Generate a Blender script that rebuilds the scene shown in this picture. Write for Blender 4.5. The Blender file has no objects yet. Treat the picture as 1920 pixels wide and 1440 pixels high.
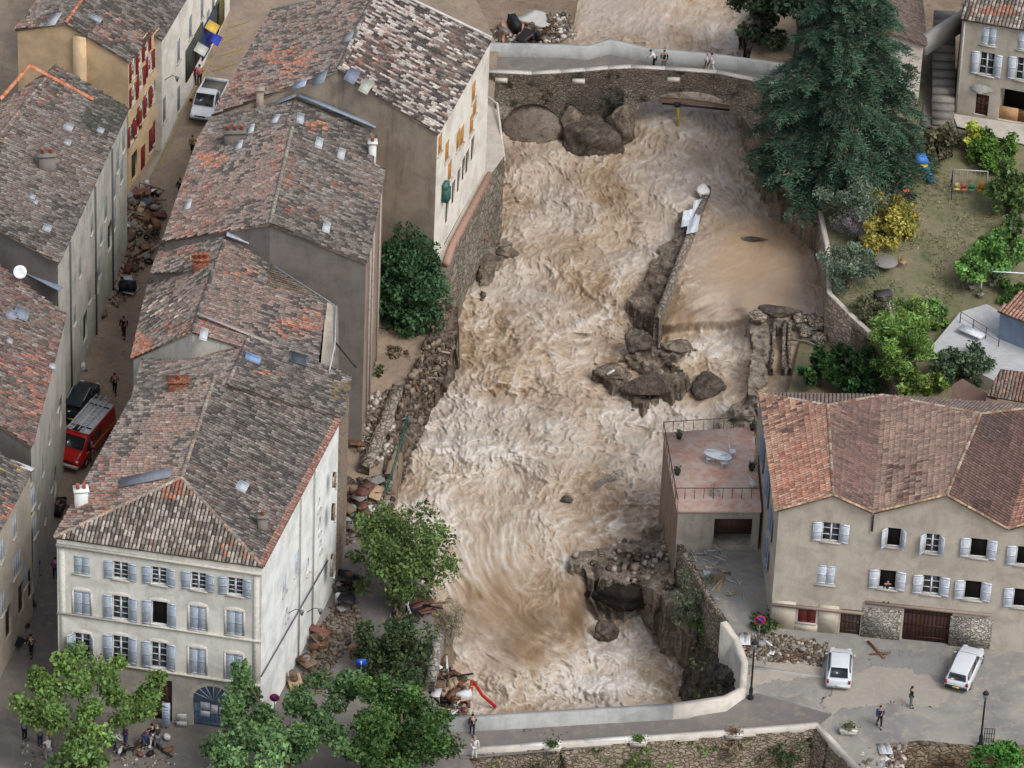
import bpy, bmesh, math, random
import numpy as np
from mathutils import Vector, noise as mn
random.seed(7); rng = np.random.default_rng(7)
S = bpy.context.scene
COL = S.collection
# ---------------------------------------------------------------- camera
F = 10500.0; PITCH = math.radians(35.0); ROLL = math.radians(2.5); DIST = 382.0
fw = np.array([0, math.cos(PITCH), -math.sin(PITCH)])
r0 = np.array([1.0, 0, 0]); u0 = np.cross(r0, fw)
# world vertical leans to the right in the picture
RT = r0*math.cos(ROLL) + u0*math.sin(ROLL)
UP = -r0*math.sin(ROLL) + u0*math.cos(ROLL)
CAM = -fw*DIST
cam = bpy.data.objects.new('camera', bpy.data.cameras.new('camera')); COL.objects.link(cam)
cam.data.sensor_width = 36; cam.data.lens = 36*F/1920; cam.data.clip_end = 6000; cam.data.clip_start = 5
from mathutils import Matrix
M = Matrix(((RT[0], UP[0], -fw[0], CAM[0]), (RT[1], UP[1], -fw[1], CAM[1]), (RT[2], UP[2], -fw[2], CAM[2]), (0, 0, 0, 1)))
cam.matrix_world = M
S.camera = cam
# ---------------------------------------------------------------- light
W = bpy.data.worlds.new("World"); S.world = W; W.use_nodes = True
nt = W.node_tree; nt.nodes.clear()
sky = nt.nodes.new('ShaderNodeTexSky'); sky.sky_type = 'NISHITA'; sky.sun_disc = False
SUN_EL, SUN_AZ = math.radians(52), math.radians(132)
sky.sun_elevation = SUN_EL; sky.sun_rotation = SUN_AZ; sky.air_density = 1.0; sky.dust_density = 3.0
hs = nt.nodes.new('ShaderNodeHueSaturation'); hs.inputs['Saturation'].default_value = 0.5
bg = nt.nodes.new('ShaderNodeBackground'); bg.inputs[1].default_value = 0.15
wo = nt.nodes.new('ShaderNodeOutputWorld')
nt.links.new(sky.outputs[0], hs.inputs['Color']); nt.links.new(hs.outputs[0], bg.inputs[0]); nt.links.new(bg.outputs[0], wo.inputs[0])
sd = bpy.data.lights.new('sun', 'SUN'); sd.energy = 1.2; sd.angle = math.radians(24); sd.color = (1, 1, .99)
sun = bpy.data.objects.new('sun', sd); COL.objects.link(sun)
sv = Vector((math.sin(SUN_AZ)*math.cos(SUN_EL), math.cos(SUN_AZ)*math.cos(SUN_EL), math.sin(SUN_EL)))
sun.rotation_euler = sv.to_track_quat('Z', 'Y').to_euler()
S.view_settings.view_transform = 'Standard'; S.view_settings.look = 'None'; S.view_settings.gamma = 1
S.view_settings.use_curve_mapping = False; S.view_settings.exposure = 0.30
# ---------------------------------------------------------------- geometry of the view
def ray(px, py):
    d = fw + RT*((px-960)/F) + UP*((720-py)/F)
    return d
def P(px, py, z):
    d = ray(px, py); t = (z-CAM[2])/d[2]
    return CAM + d*t
def Pv(px, py, z):
    px = np.asarray(px, float); py = np.asarray(py, float)
    d = fw[None] + RT[None]*((px.ravel()-960)/F)[:, None] + UP[None]*((720-py.ravel())/F)[:, None]
    t = (np.asarray(z, float).ravel()-CAM[2])/d[:, 2]
    return CAM[None] + d*t[:, None]
def onplane(px, py, p0, n):
    d = ray(px, py); t = np.dot(p0-CAM, n)/np.dot(d, n)
    return CAM + d*t
def proj(p):
    q = np.asarray(p, float)-CAM; k = np.dot(q, fw)
    return 960+F*np.dot(q, RT)/k, 720-F*np.dot(q, UP)/k
Y0 = -17.7
def tz(y): return max(0.0, (y-Y0)*0.105)
def G(px, py, dz=0.0):
    "the point of the sloping town ground seen at a pixel"
    z = 0.0
    for _ in range(12):
        p = P(px, py, z+dz); z = .5*z+.5*tz(p[1])
    p = P(px, py, tz(p[1])+dz); return p
def nrm(v): v = np.asarray(v, float); return v/np.linalg.norm(v)
# ---------------------------------------------------------------- mesh helpers
ORG = {}
class MB:
    def __init__(s): s.v = []; s.f = []; s.m = []; s.c = []; s.n = 0
    def add(s, v, f, mat=0, col=None):
        v = np.asarray(v, float).reshape(-1, 3); s.v.append(v)
        if isinstance(f, np.ndarray): f = (f+s.n).tolist()
        else: f = [[i+s.n for i in q] for q in f]
        s.f += f; s.m += [mat]*len(f)
        c = np.ones((len(v), 3))*.5 if col is None else np.broadcast_to(np.asarray(col, float), (len(v), 3))
        s.c.append(c); s.n += len(v); return s
    def box(s, c, d, rot=0, mat=0, col=None, ax=None, taper=1.0):
        "box centre c, full dims d; rot about z or explicit axes"
        if ax is None: ax = [(math.cos(rot), math.sin(rot), 0), (-math.sin(rot), math.cos(rot), 0), (0, 0, 1)]
        a, b, e = [np.asarray(q, float) for q in ax]; c = np.asarray(c, float); v = []
        for k in (-.5, .5):
            t = 1 if k < 0 else taper
            for i, j in ((-.5, -.5), (.5, -.5), (.5, .5), (-.5, .5)):
                v.append(c+a*d[0]*i*t+b*d[1]*j*t+e*d[2]*k)
        return s.add(v, [(3, 2, 1, 0), (4, 5, 6, 7), (0, 1, 5, 4), (1, 2, 6, 5), (2, 3, 7, 6), (3, 0, 4, 7)], mat, col)
    def tube(s, pts, r, seg=6, mat=0, col=None, cap=True):
        pts = [np.asarray(p, float) for p in pts]; n = len(pts)
        if np.isscalar(r): r = [r]*n
        v = []
        for i, p in enumerate(pts):
            t = nrm(pts[min(i+1, n-1)]-pts[max(i-1, 0)])
            a = nrm(np.cross(t, (0, 0, 1) if abs(t[2]) < .9 else (1, 0, 0))); b = np.cross(t, a)
            for k in range(seg):
                w = 2*math.pi*k/seg; v.append(p+(a*math.cos(w)+b*math.sin(w))*r[i])
        f = [(i*seg+k, i*seg+(k+1) % seg, (i+1)*seg+(k+1) % seg, (i+1)*seg+k) for i in range(n-1) for k in range(seg)]
        if cap: f += [tuple(range(seg))[::-1], tuple((n-1)*seg+k for k in range(seg))]
        return s.add(v, f, mat, col)
    def lathe(s, c, prof, seg=12, mat=0, col=None):
        c = np.asarray(c, float); v = []
        for r, z in prof:
            for k in range(seg): w = 2*math.pi*k/seg; v.append(c+np.array([r*math.cos(w), r*math.sin(w), z]))
        n = len(prof)
        f = [(i*seg+k, i*seg+(k+1) % seg, (i+1)*seg+(k+1) % seg, (i+1)*seg+k) for i in range(n-1) for k in range(seg)]
        f += [tuple(range(seg))[::-1], tuple((n-1)*seg+k for k in range(seg))]
        return s.add(v, f, mat, col)
    def build(s, name, mats, parent=None, smooth=False, local=False):
        me = bpy.data.meshes.new(name); v = np.concatenate(s.v)
        if parent is not None and not local:
            v = v-ORG.get(parent.name, np.zeros(3))
        nl = np.array([len(q) for q in s.f]); li = np.fromiter((i for q in s.f for i in q), dtype=np.int32)
        me.vertices.add(len(v)); me.vertices.foreach_set('co', v.ravel())
        me.loops.add(len(li)); me.loops.foreach_set('vertex_index', li)
        me.polygons.add(len(nl)); me.polygons.foreach_set('loop_start', np.concatenate([[0], np.cumsum(nl)[:-1]]).astype(np.int32))
        me.polygons.foreach_set('material_index', np.array(s.m, dtype=np.int32))
        if smooth: me.polygons.foreach_set('use_smooth', np.ones(len(nl), bool))
        c = np.concatenate(s.c); a = me.attributes.new('Col', 'FLOAT_COLOR', 'POINT')
        a.data.foreach_set('color', np.concatenate([c, np.ones((len(c), 1))], 1).ravel().astype(np.float32))
        me.update(calc_edges=True); me.validate(clean_customdata=False)
        if not isinstance(mats, (list, tuple)): mats = [mats]
        for m in mats: me.materials.append(m)
        o = bpy.data.objects.new(name, me); COL.objects.link(o)
        if parent is not None:
            o.parent = parent; ORG[o.name] = ORG.get(parent.name, np.zeros(3)) if not local else np.zeros(3)
        return o
def tag(o, label=None, cat=None, group=None, kind=None):
    if label: o['label'] = label
    if cat: o['category'] = cat
    if group: o['group'] = group
    if kind: o['kind'] = kind
    return o
def empty(name, loc, label=None, cat=None, group=None, rz=0):
    o = bpy.data.objects.new(name, None); COL.objects.link(o); o.location = tuple(loc); o.rotation_euler = (0, 0, rz)
    o.empty_display_size = .3; ORG[o.name] = np.array(loc, float); return tag(o, label, cat, group)
def copy_tree(o, parent=None):
    c = o.copy(); COL.objects.link(c)
    if parent is not None: c.parent = parent
    for ch in list(KIDS.get(o.name, [])) or [x for x in o.children]: copy_tree(ch, c)
    return c
KIDS = {}
def struct(o): o['kind'] = 'structure'; return o
# ---------------------------------------------------------------- noise on arrays
def vnoise(x, y, seed=0, per=1024):
    r = np.random.default_rng(seed+1000).random((256, 256))
    xi = np.floor(x).astype(int); yi = np.floor(y).astype(int); fx = x-xi; fy = y-yi
    fx = fx*fx*(3-2*fx); fy = fy*fy*(3-2*fy)
    a = r[xi % 256, yi % 256]; b = r[(xi+1) % 256, yi % 256]; c = r[xi % 256, (yi+1) % 256]; d = r[(xi+1) % 256, (yi+1) % 256]
    return (a*(1-fx)+b*fx)*(1-fy)+(c*(1-fx)+d*fx)*fy
def fbm(x, y, seed=0, o=4):
    s = 0; a = .5; t = 0
    for i in range(o): s = s+a*vnoise(x*2**i, y*2**i, seed+i*17); t += a; a *= .5
    return s/t
def inpoly(x, y, poly):
    r = np.zeros(np.shape(x), bool); n = len(poly)
    for i in range(n):
        x1, y1 = poly[i]; x2, y2 = poly[(i+1) % n]
        if y1 == y2: continue
        c = ((y1 > y) != (y2 > y)) & (x < (x2-x1)*(y-y1)/(y2-y1)+x1); r ^= c
    return r
# ---------------------------------------------------------------- materials
def L(c):
    "srgb 0-255 to linear"
    return tuple((q/255/12.92 if q/255 <= .04045 else ((q/255+.055)/1.055)**2.4) for q in c)
class NT:
    def __init__(s, name):
        s.m = bpy.data.materials.new(name); s.m.use_nodes = True; s.t = s.m.node_tree; s.b = s.t.nodes['Principled BSDF']
        s.pos = s.n('ShaderNodeNewGeometry').outputs['Position']
    def n(s, t, **k):
        q = s.t.nodes.new(t)
        for a, b in k.items(): setattr(q, a, b)
        return q
    def l(s, a, b): s.t.links.new(a, b)
    def noise(s, scale, detail=4, rough=.6, vec=None, stretch=None, dist=0):
        q = s.n('ShaderNodeTexNoise'); q.inputs['Scale'].default_value = scale; q.inputs['Detail'].default_value = detail
        q.inputs['Roughness'].default_value = rough; q.inputs['Distortion'].default_value = dist; v = vec or s.pos
        if stretch:
            mp = s.n('ShaderNodeMapping'); mp.inputs['Scale'].default_value = stretch; s.l(v, mp.inputs[0]); v = mp.outputs[0]
        s.l(v, q.inputs['Vector']); return q.outputs['Fac']
    def ramp(s, fac, stops):
        q = s.n('ShaderNodeValToRGB'); s.l(fac, q.inputs[0]); e = q.color_ramp.elements
        while len(e) < len(stops): e.new(.5)
        for i, (p, c) in enumerate(stops):
            e[i].position = p; e[i].color = (*c, 1) if not np.isscalar(c) else (c, c, c, 1)
        return q.outputs['Color']
    def mix(s, a, b, fac, mode='MIX'):
        q = s.n('ShaderNodeMix', data_type='RGBA', blend_type=mode)
        for v, i in ((fac, 0), (a, 6), (b, 7)):
            if hasattr(v, 'links'): s.l(v, q.inputs[i])
            elif i == 0: q.inputs[0].default_value = v
            else: q.inputs[i].default_value = (*v, 1) if not np.isscalar(v) else (v, v, v, 1)
        return q.outputs[2]
    def bump(s, h, strength=.5, dist=.05):
        q = s.n('ShaderNodeBump'); q.inputs['Strength'].default_value = strength; q.inputs['Distance'].default_value = dist
        s.l(h, q.inputs['Height']); s.l(q.outputs[0], s.b.inputs['Normal']); return q
    def done(s, col, rough=.8, spec=.3, metal=0):
        if hasattr(col, 'links'): s.l(col, s.b.inputs['Base Color'])
        else: s.b.inputs['Base Color'].default_value = (*col, 1)
        s.b.inputs['Roughness'].default_value = rough; s.b.inputs['Specular IOR Level'].default_value = spec; s.b.inputs['Metallic'].default_value = metal
        return s.m
MATS = {}
def plain(name, c, rough=.6, spec=.3, metal=0, var=.12):
    if name in MATS: return MATS[name]
    t = NT(name); n = t.noise(3.0, 5); col = t.mix(tuple(q*(1-var) for q in c), tuple(min(1, q*(1+var)) for q in c), n)
    MATS[name] = t.done(col, rough, spec, metal); return MATS[name]
def plaster(name, c, stain=(.25, .22, .2), amt=.5, streak=.75, bump=.25):
    t = NT(name); a = t.noise(.55, 8, .68, dist=.5); b = t.noise(1.0, 7, .75, stretch=(1.7, 1.7, .35), dist=.4); f = t.noise(6, 4)
    col = t.mix(tuple(q*.80 for q in c), tuple(min(1, q*1.1) for q in c), t.ramp(a, [(.38, 0.), (.6, 1.)]))
    m = t.ramp(b, [(.5, 0.), (.72, amt*streak)]); col = t.mix(col, stain, m)
    m2 = t.ramp(a, [(.55, 0.), (.75, amt*.7)]); col = t.mix(col, tuple(.5*q+.5*w for q, w in zip(stain, c)), m2)
    col = t.mix(col, tuple(q*.7 for q in c), t.ramp(f, [(.6, 0.), (.8, .35)]))
    t.bump(f, bump, .03); return t.done(col, .9, .15)
def stone(name, c1, c2, mortar, scale=2.2, amt=1.0, moss=None, stretch=(1, 1, 1.5), bump=.9):
    t = NT(name); v = t.n('ShaderNodeTexVoronoi'); v.inputs['Scale'].default_value = scale
    mp = t.n('ShaderNodeMapping'); mp.inputs['Scale'].default_value = stretch; t.l(t.pos, mp.inputs[0])
    nz = t.n('ShaderNodeTexNoise'); nz.inputs['Scale'].default_value = 1.5; t.l(mp.outputs[0], nz.inputs['Vector'])
    ad = t.n('ShaderNodeVectorMath', operation='ADD'); t.l(mp.outputs[0], ad.inputs[0]); t.l(nz.outputs['Color'], ad.inputs[1])
    t.l(ad.outputs[0], v.inputs['Vector'])
    v2 = t.n('ShaderNodeTexVoronoi', feature='DISTANCE_TO_EDGE'); v2.inputs['Scale'].default_value = scale; t.l(ad.outputs[0], v2.inputs['Vector'])
    sx = t.n('ShaderNodeSeparateColor'); t.l(v.outputs['Color'], sx.inputs[0])
    col = t.mix(c1, c2, sx.outputs[0]); e = t.ramp(v2.outputs['Distance'], [(.02, 1.), (.10, 0.)])
    col = t.mix(col, mortar, e); big = t.noise(.35, 6, .65)
    col = t.mix(col, tuple(q*.55 for q in c1), t.ramp(big, [(.52, 0.), (.74, .6*amt)]))
    col = t.mix(col, tuple(min(1, q*1.35) for q in c2), t.ramp(big, [(.28, .6*amt), (.42, 0.)]))
    if moss: col = t.mix(col, moss, t.ramp(t.noise(.8, 6, .7), [(.56, 0.), (.66, .85)]))
    t.bump(t.ramp(v2.outputs['Distance'], [(0, 0.), (.16, 1.)]), bump, .08); return t.done(col, .92, .15)
def attrmat(name, rough=.8, spec=.25, var=.25, nscale=9, bump=0.0):
    t = NT(name); a = t.n('ShaderNodeAttribute', attribute_name='Col'); f = t.noise(nscale, 4, .65)
    col = t.mix(a.outputs['Color'], 0.0, t.ramp(f, [(.35, var*1.6), (.6, 0.)]))
    if bump: t.bump(f, bump, .03)
    return t.done(col, rough, spec)
M_TILE = attrmat('roof_tile', .85, .2, .28, 7)
M_OBJ = attrmat('painted_object', .6, .3, .15, 5)
M_GLOSS = attrmat('gloss_paint', .25, .5, .04, 2)
M_GLASS = NT('window_glass').done((.02, .025, .03), .08, .6)
M_DARK = plain('dark_interior', (.012, .011, .01), .9, .1)
def ground_mat(name, c1, c2, c3, s=.35, bump=.4, rough=.9, wet=0.0):
    t = NT(name); a = t.noise(s, 7, .65, dist=.6); b = t.noise(s*5, 6, .7); f = t.noise(14, 4, .7)
    col = t.mix(c1, c2, t.ramp(a, [(.36, 0.), (.62, 1.)])); col = t.mix(col, c3, t.ramp(b, [(.52, 0.), (.68, .8)]))
    col = t.mix(col, tuple(q*.6 for q in c1), t.ramp(f, [(.55, 0.), (.75, .5)]))
    t.bump(b, bump, .05); return t.done(col, rough-wet*.5, .2+wet*.3)
# ================================================================ GROUND AND WATER
def sheet(name, pts, mat, kind=None, skirt=None, skirt_mat=None, sub=None):
    "polygon of world points as a ground sheet, with a vertical skirt down to z=skirt"
    bm = bmesh.new(); vs = [bm.verts.new(tuple(p)) for p in pts]; f = bm.faces.new(vs); bm.normal_update()
    if f.normal.z < 0: f.normal_flip()
    bmesh.ops.triangulate(bm, faces=[f], ngon_method='EAR_CLIP')
    if skirt is not None:
        n = len(pts)
        lo = [bm.verts.new((p[0], p[1], skirt)) for p in pts]
        for i in range(n):
            q = bm.faces.new((vs[i], vs[(i+1) % n], lo[(i+1) % n], lo[i])); q.material_index = 1
    me = bpy.data.meshes.new(name); bm.to_mesh(me); bm.free(); me.materials.append(mat); me.materials.append(skirt_mat or mat)
    o = bpy.data.objects.new(name, me); COL.objects.link(o)
    if kind: o['kind'] = kind
    return o
M_MUD = ground_mat('mud_street', L((130, 116, 102)), L((152, 134, 114)), L((112, 98, 84)), .5, .3, wet=.5)
M_ASPH = ground_mat('asphalt', L((106, 102, 100)), L((122, 116, 110)), L((140, 128, 114)), .3, .2)
M_YARD = ground_mat('muddy_yard', L((150, 146, 138)), L((122, 120, 118)), L((172, 158, 136)), .3, .25)
M_EARTH = ground_mat('earth', L((118, 102, 86)), L((142, 126, 108)), L((92, 82, 66)), .5, .8)
M_GARDEN = ground_mat('garden_grass', L((104, 106, 76)), L((134, 124, 100)), L((80, 94, 54)), .4, .8)
M_BANK = stone('bank_masonry', L((134, 120, 104)), L((164, 150, 132)), L((104, 94, 84)), 1.6, .8, moss=L((74, 80, 52)))
M_GRASSY = ground_mat('weedy_earth', L((96, 96, 70)), L((122, 110, 88)), L((66, 86, 44)), .6, 1.0)
M_BASE = ground_mat('far_ground', L((110, 100, 84)), L((92, 96, 70)), L((124, 112, 94)), .05, .3)

# base land far below, out to the horizon
sheet('ground', [(-2500, -2500, -12), (2500, -2500, -12), (2500, 2500, -12), (-2500, 2500, -12)], M_BASE, 'structure')
def Gz(px, py): return G(px, py)
bank_px = [(700, 1700), (890, 1440), (868, 1405), (850, 1352), (797, 1292), (815, 1190), (806, 1130), (770, 1050), (728, 945), (708, 905), (738, 800), (770, 720), (800, 655), (838, 590), (842, 500), (930, 330), (925, 190), (935, 90), (920, 60), (860, -80)]
bank = [G(*q) for q in bank_px]
def splitpoly(pts, hi):
    "clip a polygon at y = Y0 so the two planes of the town ground are each flat"
    out = []; n = len(pts)
    for i in range(n):
        a, b = pts[i], pts[(i+1) % n]; ia = (a[1] >= Y0) == hi; ib = (b[1] >= Y0) == hi
        if ia: out.append(a)
        if ia != ib:
            t = (Y0-a[1])/(b[1]-a[1]); q = a+(b-a)*t; q[2] = tz(q[1]) if abs(q[1]-Y0) > 1e-6 else 0.0; out.append(q)
    return out
def onz(x, y): return np.array([x, y, tz(y)])
town = [onz(-90, -90)] + [onz(p[0], p[1]) for p in [onz(-10, -90)]+bank] + [onz(bank[-1][0], 90), onz(-90, 90)]
for hi, nm in ((False, 'square_pavement'), (True, 'town_ground')):
    pp = splitpoly(town, hi)
    sheet(nm, pp, M_ASPH if not hi else M_MUD, 'structure', -11, M_BANK)
# right bank: yard, lane, lower bridge approach, all at street level zero
yard_px = [(1352, 1168), (1378, 1205), (1400, 1250), (1396, 1298), (1352, 1318), (1290, 1335), (1530, 1356), (1575, 1400), (1660, 1500), (1660, 1395), (1726, 1388), (1832, 1398), (2150, 1390), (2150, 1000), (1440, 1000), (1268, 1020), (1310, 1090)]
sheet('yard', [P(x, y, 0) for x, y in yard_px], M_YARD, 'structure', -11, M_BANK)
# lower bridge deck
LB = [P(830, 1374, 0), P(1290, 1348, 0), P(1420, 1300, 0), P(1560, 1340, 0), P(1530, 1366, 0), P(1240, 1390, 0), P(866, 1424, 0)]
sheet('bridge_road', [p+np.array([0, 0, .02]) for p in LB], M_ASPH, 'structure')
# low ground in front of the lower bridge
sheet('riverside_path', [P(x, y, -4) for x, y in [(850, 1480), (1280, 1440), (1460, 1440), (2200, 1420), (2200, 1800), (700, 1800)]], M_EARTH, 'structure', -11, M_BANK)
# garden terrace (sloping up to the north) and the square by the far right house
def gplane(px, py):
    z0, z1 = 1.2, 3.4
    z = z0
    for _ in range(10):
        p = P(px, py, z); z = z0+(z1-z0)*min(1.2, max(-.2, (p[1]+1)/26))
    return P(px, py, z)
gard_px = [(1546, 400), (1552, 560), (1600, 610), (1650, 655), (1700, 770), (2100, 800), (2100, 215), (1760, 150), (1600, 120), (1470, 120), (1445, 220), (1520, 330)]
go = sheet('garden', [gplane(x, y) for x, y in gard_px], M_GARDEN, 'structure', -4, M_BANK)
sheet('lower_garden', [P(x, y, -1.2) for x, y in [(1500, 640), (1552, 560), (1670, 650), (1720, 800), (1430, 790), (1480, 730)]], M_GRASSY, 'structure', -6, M_BANK)
def gp(px, py): return gplane(px, py)
# terrain upstream
sheet('upstream_bank', [P(x, y, 3.2) for x, y in [(780, -60), (1090, -60), (1075, 30), (1010, 62), (960, 84), (900, 110), (780, 60)]], M_EARTH, 'structure', -2)
sheet('upstream_far_bank', [P(x, y, 3.6) for x, y in [(1410, -80), (1425, 40), (1405, 110), (1440, 200), (1800, 250), (2200, 300), (2200, -200), (1410, -200)]], M_EARTH, 'structure', -2)

# ---- the river: one surface whose height follows the falls, streaks advected along the current
wx = np.arange(690, 1575, 2.0); wy = np.arange(-70, 1352, 2.0); WX, WY = np.meshgrid(wx, wy)
ctl = np.array([(1000, -60, 1.6), (1250, -60, 1.6), (1450, 20, 1.5), (1080, 60, 1.5), (1250, 100, 1.2), (960, 180, .8), (1300, 170, .9), (1000, 260, .2), (1250, 220, .5), (1350, 280, .1), (1450, 300, -.1),
    (1000, 400, -.8), (1200, 330, -.2), (1100, 330, -.2), (1380, 400, -.3), (1470, 450, -.5), (1520, 550, -.6), (1300, 540, -.5), (1420, 580, -.6), (1270, 590, -.7),
    (880, 500, -1.7), (1050, 450, -1), (1150, 520, -1.4), (880, 650, -2.8), (1000, 560, -1.9), (1100, 600, -2.2), (1200, 650, -2.4), (1350, 650, -2.2), (1300, 620, -1.9), (1390, 620, -1.6), (1350, 720, -3), (1100, 720, -3),
    (820, 800, -3.5), (1000, 800, -3.4), (1150, 850, -3.5), (1300, 780, -3.4), (780, 900, -3.7), (1000, 1000, -3.9), (1200, 950, -3.9), (1000, 1100, -4.1), (880, 1180, -4.5), (1035, 1080, -4.1), (820, 1000, -4), (1020, 1160, -4.4), (960, 1200, -4.6),
    (1130, 1190, -6.8), (1200, 1150, -6.8), (1100, 1280, -7), (1250, 1250, -7), (1010, 1320, -6.6), (1060, 1240, -6.4), (900, 1320, -6.0), (1450, 640, -1.5), (1450, 720, -2.2), (1520, 700, -2), (1300, 1340, -7), (950, 1260, -5.2)])
num = 0; den = 0
for cx, cy, cz in ctl:
    w = 1/((WX-cx)**2+(WY-cy)**2+400)**2.2; num = num+w*cz; den = den+w
WZ = num/den
for _ in range(6):
    WZ[1:-1, 1:-1] = (WZ[:-2, 1:-1]+WZ[2:, 1:-1]+WZ[1:-1, :-2]+WZ[1:-1, 2:]+2*WZ[1:-1, 1:-1])/6
chute = np.zeros_like(WX)
for cx, cy, sx, sy in [(1320, 588, 100, 16), (1080, 1120, 36, 90), (1000, 1180, 80, 50), (965, 1225, 55, 30), (900, 1080, 80, 120), (1320, 745, 34, 26)]: chute = np.maximum(chute, np.exp(-((WX-cx)/sx)**2-((WY-cy)/sy)**2))
ys_ = 606-(WX-1230)*.07; sx_ = 1/(1+np.exp(-(WX-1238)/8))/(1+np.exp((WX-1398)/8)); dd_ = np.clip((WY-ys_)/24, 0, 1); WZ = WZ-sx_*(dd_*dd_*(3-2*dd_))*.95*np.exp(-np.clip(WY-ys_-24, 0, 999)/70)
flow = np.array([(1200, 20, -.7, 1), (1000, 100, 0, 1), (1000, 280, .1, 1), (1260, 230, -.5, 1), (1350, 300, .2, 1), (1120, 350, -.5, 1), (980, 480, -.5, 1), (880, 560, -.3, 1), (1200, 450, -.7, .8),
    (1420, 380, .0, 1), (1480, 480, -.3, .8), (1400, 560, -1, .3), (1300, 560, -.8, .5), (1100, 560, -.7, .7), (1100, 660, -1, .4), (1320, 650, -.4, 1), (1320, 750, -.8, .6), (850, 720, .1, 1), (1000, 760, -.9, .4), (1150, 800, -1, .3),
    (900, 850, -.4, .9), (800, 880, .2, 1), (1100, 930, -.6, .6), (950, 1000, .0, 1), (860, 1080, .3, 1), (1000, 1090, .6, .8), (1060, 1150, .5, 1), (960, 1180, 1, .6), (900, 1230, .9, .6), (1020, 1240, 1, .6), (1150, 1210, -.3, .6), (1250, 1200, .2, .6), (1150, 1290, -.6, .3), (1250, 1300, -.7, .2)])
FX = 0; FY = 0; den = 0
for cx, cy, a, b in flow:
    w = 1/((WX-cx)**2+(WY-cy)**2+900)**1.5; k = math.hypot(a, b); FX = FX+w*a/k; FY = FY+w*b/k; den = den+w
FX /= den; FY /= den
calm = np.clip(np.exp(-((WX-1420)**2/130**2+(WY-500)**2/110**2))*1.3+.5*np.exp(-((WX-1230)**2/200**2+(WY-10)**2/60**2)), 0, 1)
calm = np.clip(calm+.7*np.exp(-((WX-930)**2/70**2+(WY-1110)**2/110**2))+.8*np.exp(-((WX-1480)**2/80**2+(WY-670)**2/80**2)), 0, 1)
def curl(s, seed, e=.05):
    n = fbm(WX/s, WY/(s*.62), seed, 3); gy, gx = np.gradient(n); return gy*s, -gx*s
turb = (1-.8*calm)*(1-.9*chute)
for s, a in ((170, .75), (60, .5), (24, .3)):
    cx_, cy_ = curl(s, int(s)); FX = FX+a*cx_*turb*.62; FY = FY+a*cy_*turb*.62
k = np.hypot(FX, FY)+1e-3; FX /= k; FY /= k
def bil(A, ix, iy):
    ix = np.clip(ix, 0, A.shape[1]-1.001); iy = np.clip(iy, 0, A.shape[0]-1.001); x0 = ix.astype(int); y0 = iy.astype(int); fx = ix-x0; fy = iy-y0
    return (A[y0, x0]*(1-fx)+A[y0, x0+1]*fx)*(1-fy)+(A[y0+1, x0]*(1-fx)+A[y0+1, x0+1]*fx)*fy
IX0, IY0 = np.meshgrid(np.arange(len(wx), dtype=float), np.arange(len(wy), dtype=float))
def lic(src, n, h=1.0):
    acc = src.copy(); tw = 1.0
    for sg in (1, -1):
        X = IX0.copy(); Y = IY0.copy()
        for i in range(n):
            X += sg*h*bil(FX, X, Y); Y += sg*h*.75*bil(FY, X, Y); w = math.cos(i/n*math.pi/2); acc += w*bil(src, X, Y); tw += w
    return acc/tw
def norm01(a): a = (a-a.mean())/a.std(); return a
white = rng.random(WX.shape)
def blur(a, n):
    for _ in range(n): a = (a+np.roll(a, 1, 0)+np.roll(a, -1, 0)+np.roll(a, 1, 1)+np.roll(a, -1, 1))/5
    return a
l1 = norm01(lic(blur(white, 1), 9)); l2 = norm01(lic(blur(rng.random(WX.shape), 5), 18)); l3 = norm01(lic(blur(rng.random(WX.shape), 26), 34))
big = norm01(fbm(WX/110, WY/80, 5, 4))
_gr = np.random.default_rng(404).random((256, 256))*2*math.pi; GXg, GYg = np.cos(_gr), np.sin(_gr)
def perlin(x, y, seed=0):
    x = x+seed*13.7; y = y+seed*7.1; xi = np.floor(x).astype(int); yi = np.floor(y).astype(int); fx = x-xi; fy = y-yi; u = fx**3*(fx*(fx*6-15)+10); v = fy**3*(fy*(fy*6-15)+10)
    g = lambda a, b: GXg[(xi+a) % 256, (yi+b) % 256]*(fx-a)+GYg[(xi+a) % 256, (yi+b) % 256]*(fy-b)
    return ((g(0, 0)*(1-u)+g(1, 0)*u)*(1-v)+(g(0, 1)*(1-u)+g(1, 1)*u)*v)*1.5
def ridged(x, y, oct=5, seed=0, gain=.6, lac=2.07):
    s = 0; prev = 1; a = 1
    for i in range(oct):
        n = (1-np.abs(perlin(x*lac**i, y*lac**i, seed+i)))**3; s = s+a*n*prev; prev = np.clip(n*1.25, 0, 1); a *= gain
    return s
_w = Pv(WX, WY, WZ); QX = _w[:, 0].reshape(WX.shape); QY = _w[:, 1].reshape(WX.shape)
wa = .9; UX = QX+wa*perlin(QX/2.6, QY/2.6, 3)+.35*perlin(QX/.9, QY/.9, 5); UY = QY+wa*1.2*perlin(QX/2.6, QY/2.6, 4)+.35*perlin(QX/.9, QY/.9, 6)
churn = np.zeros_like(WX)      # places where the water breaks white or stands smooth and brown
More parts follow.
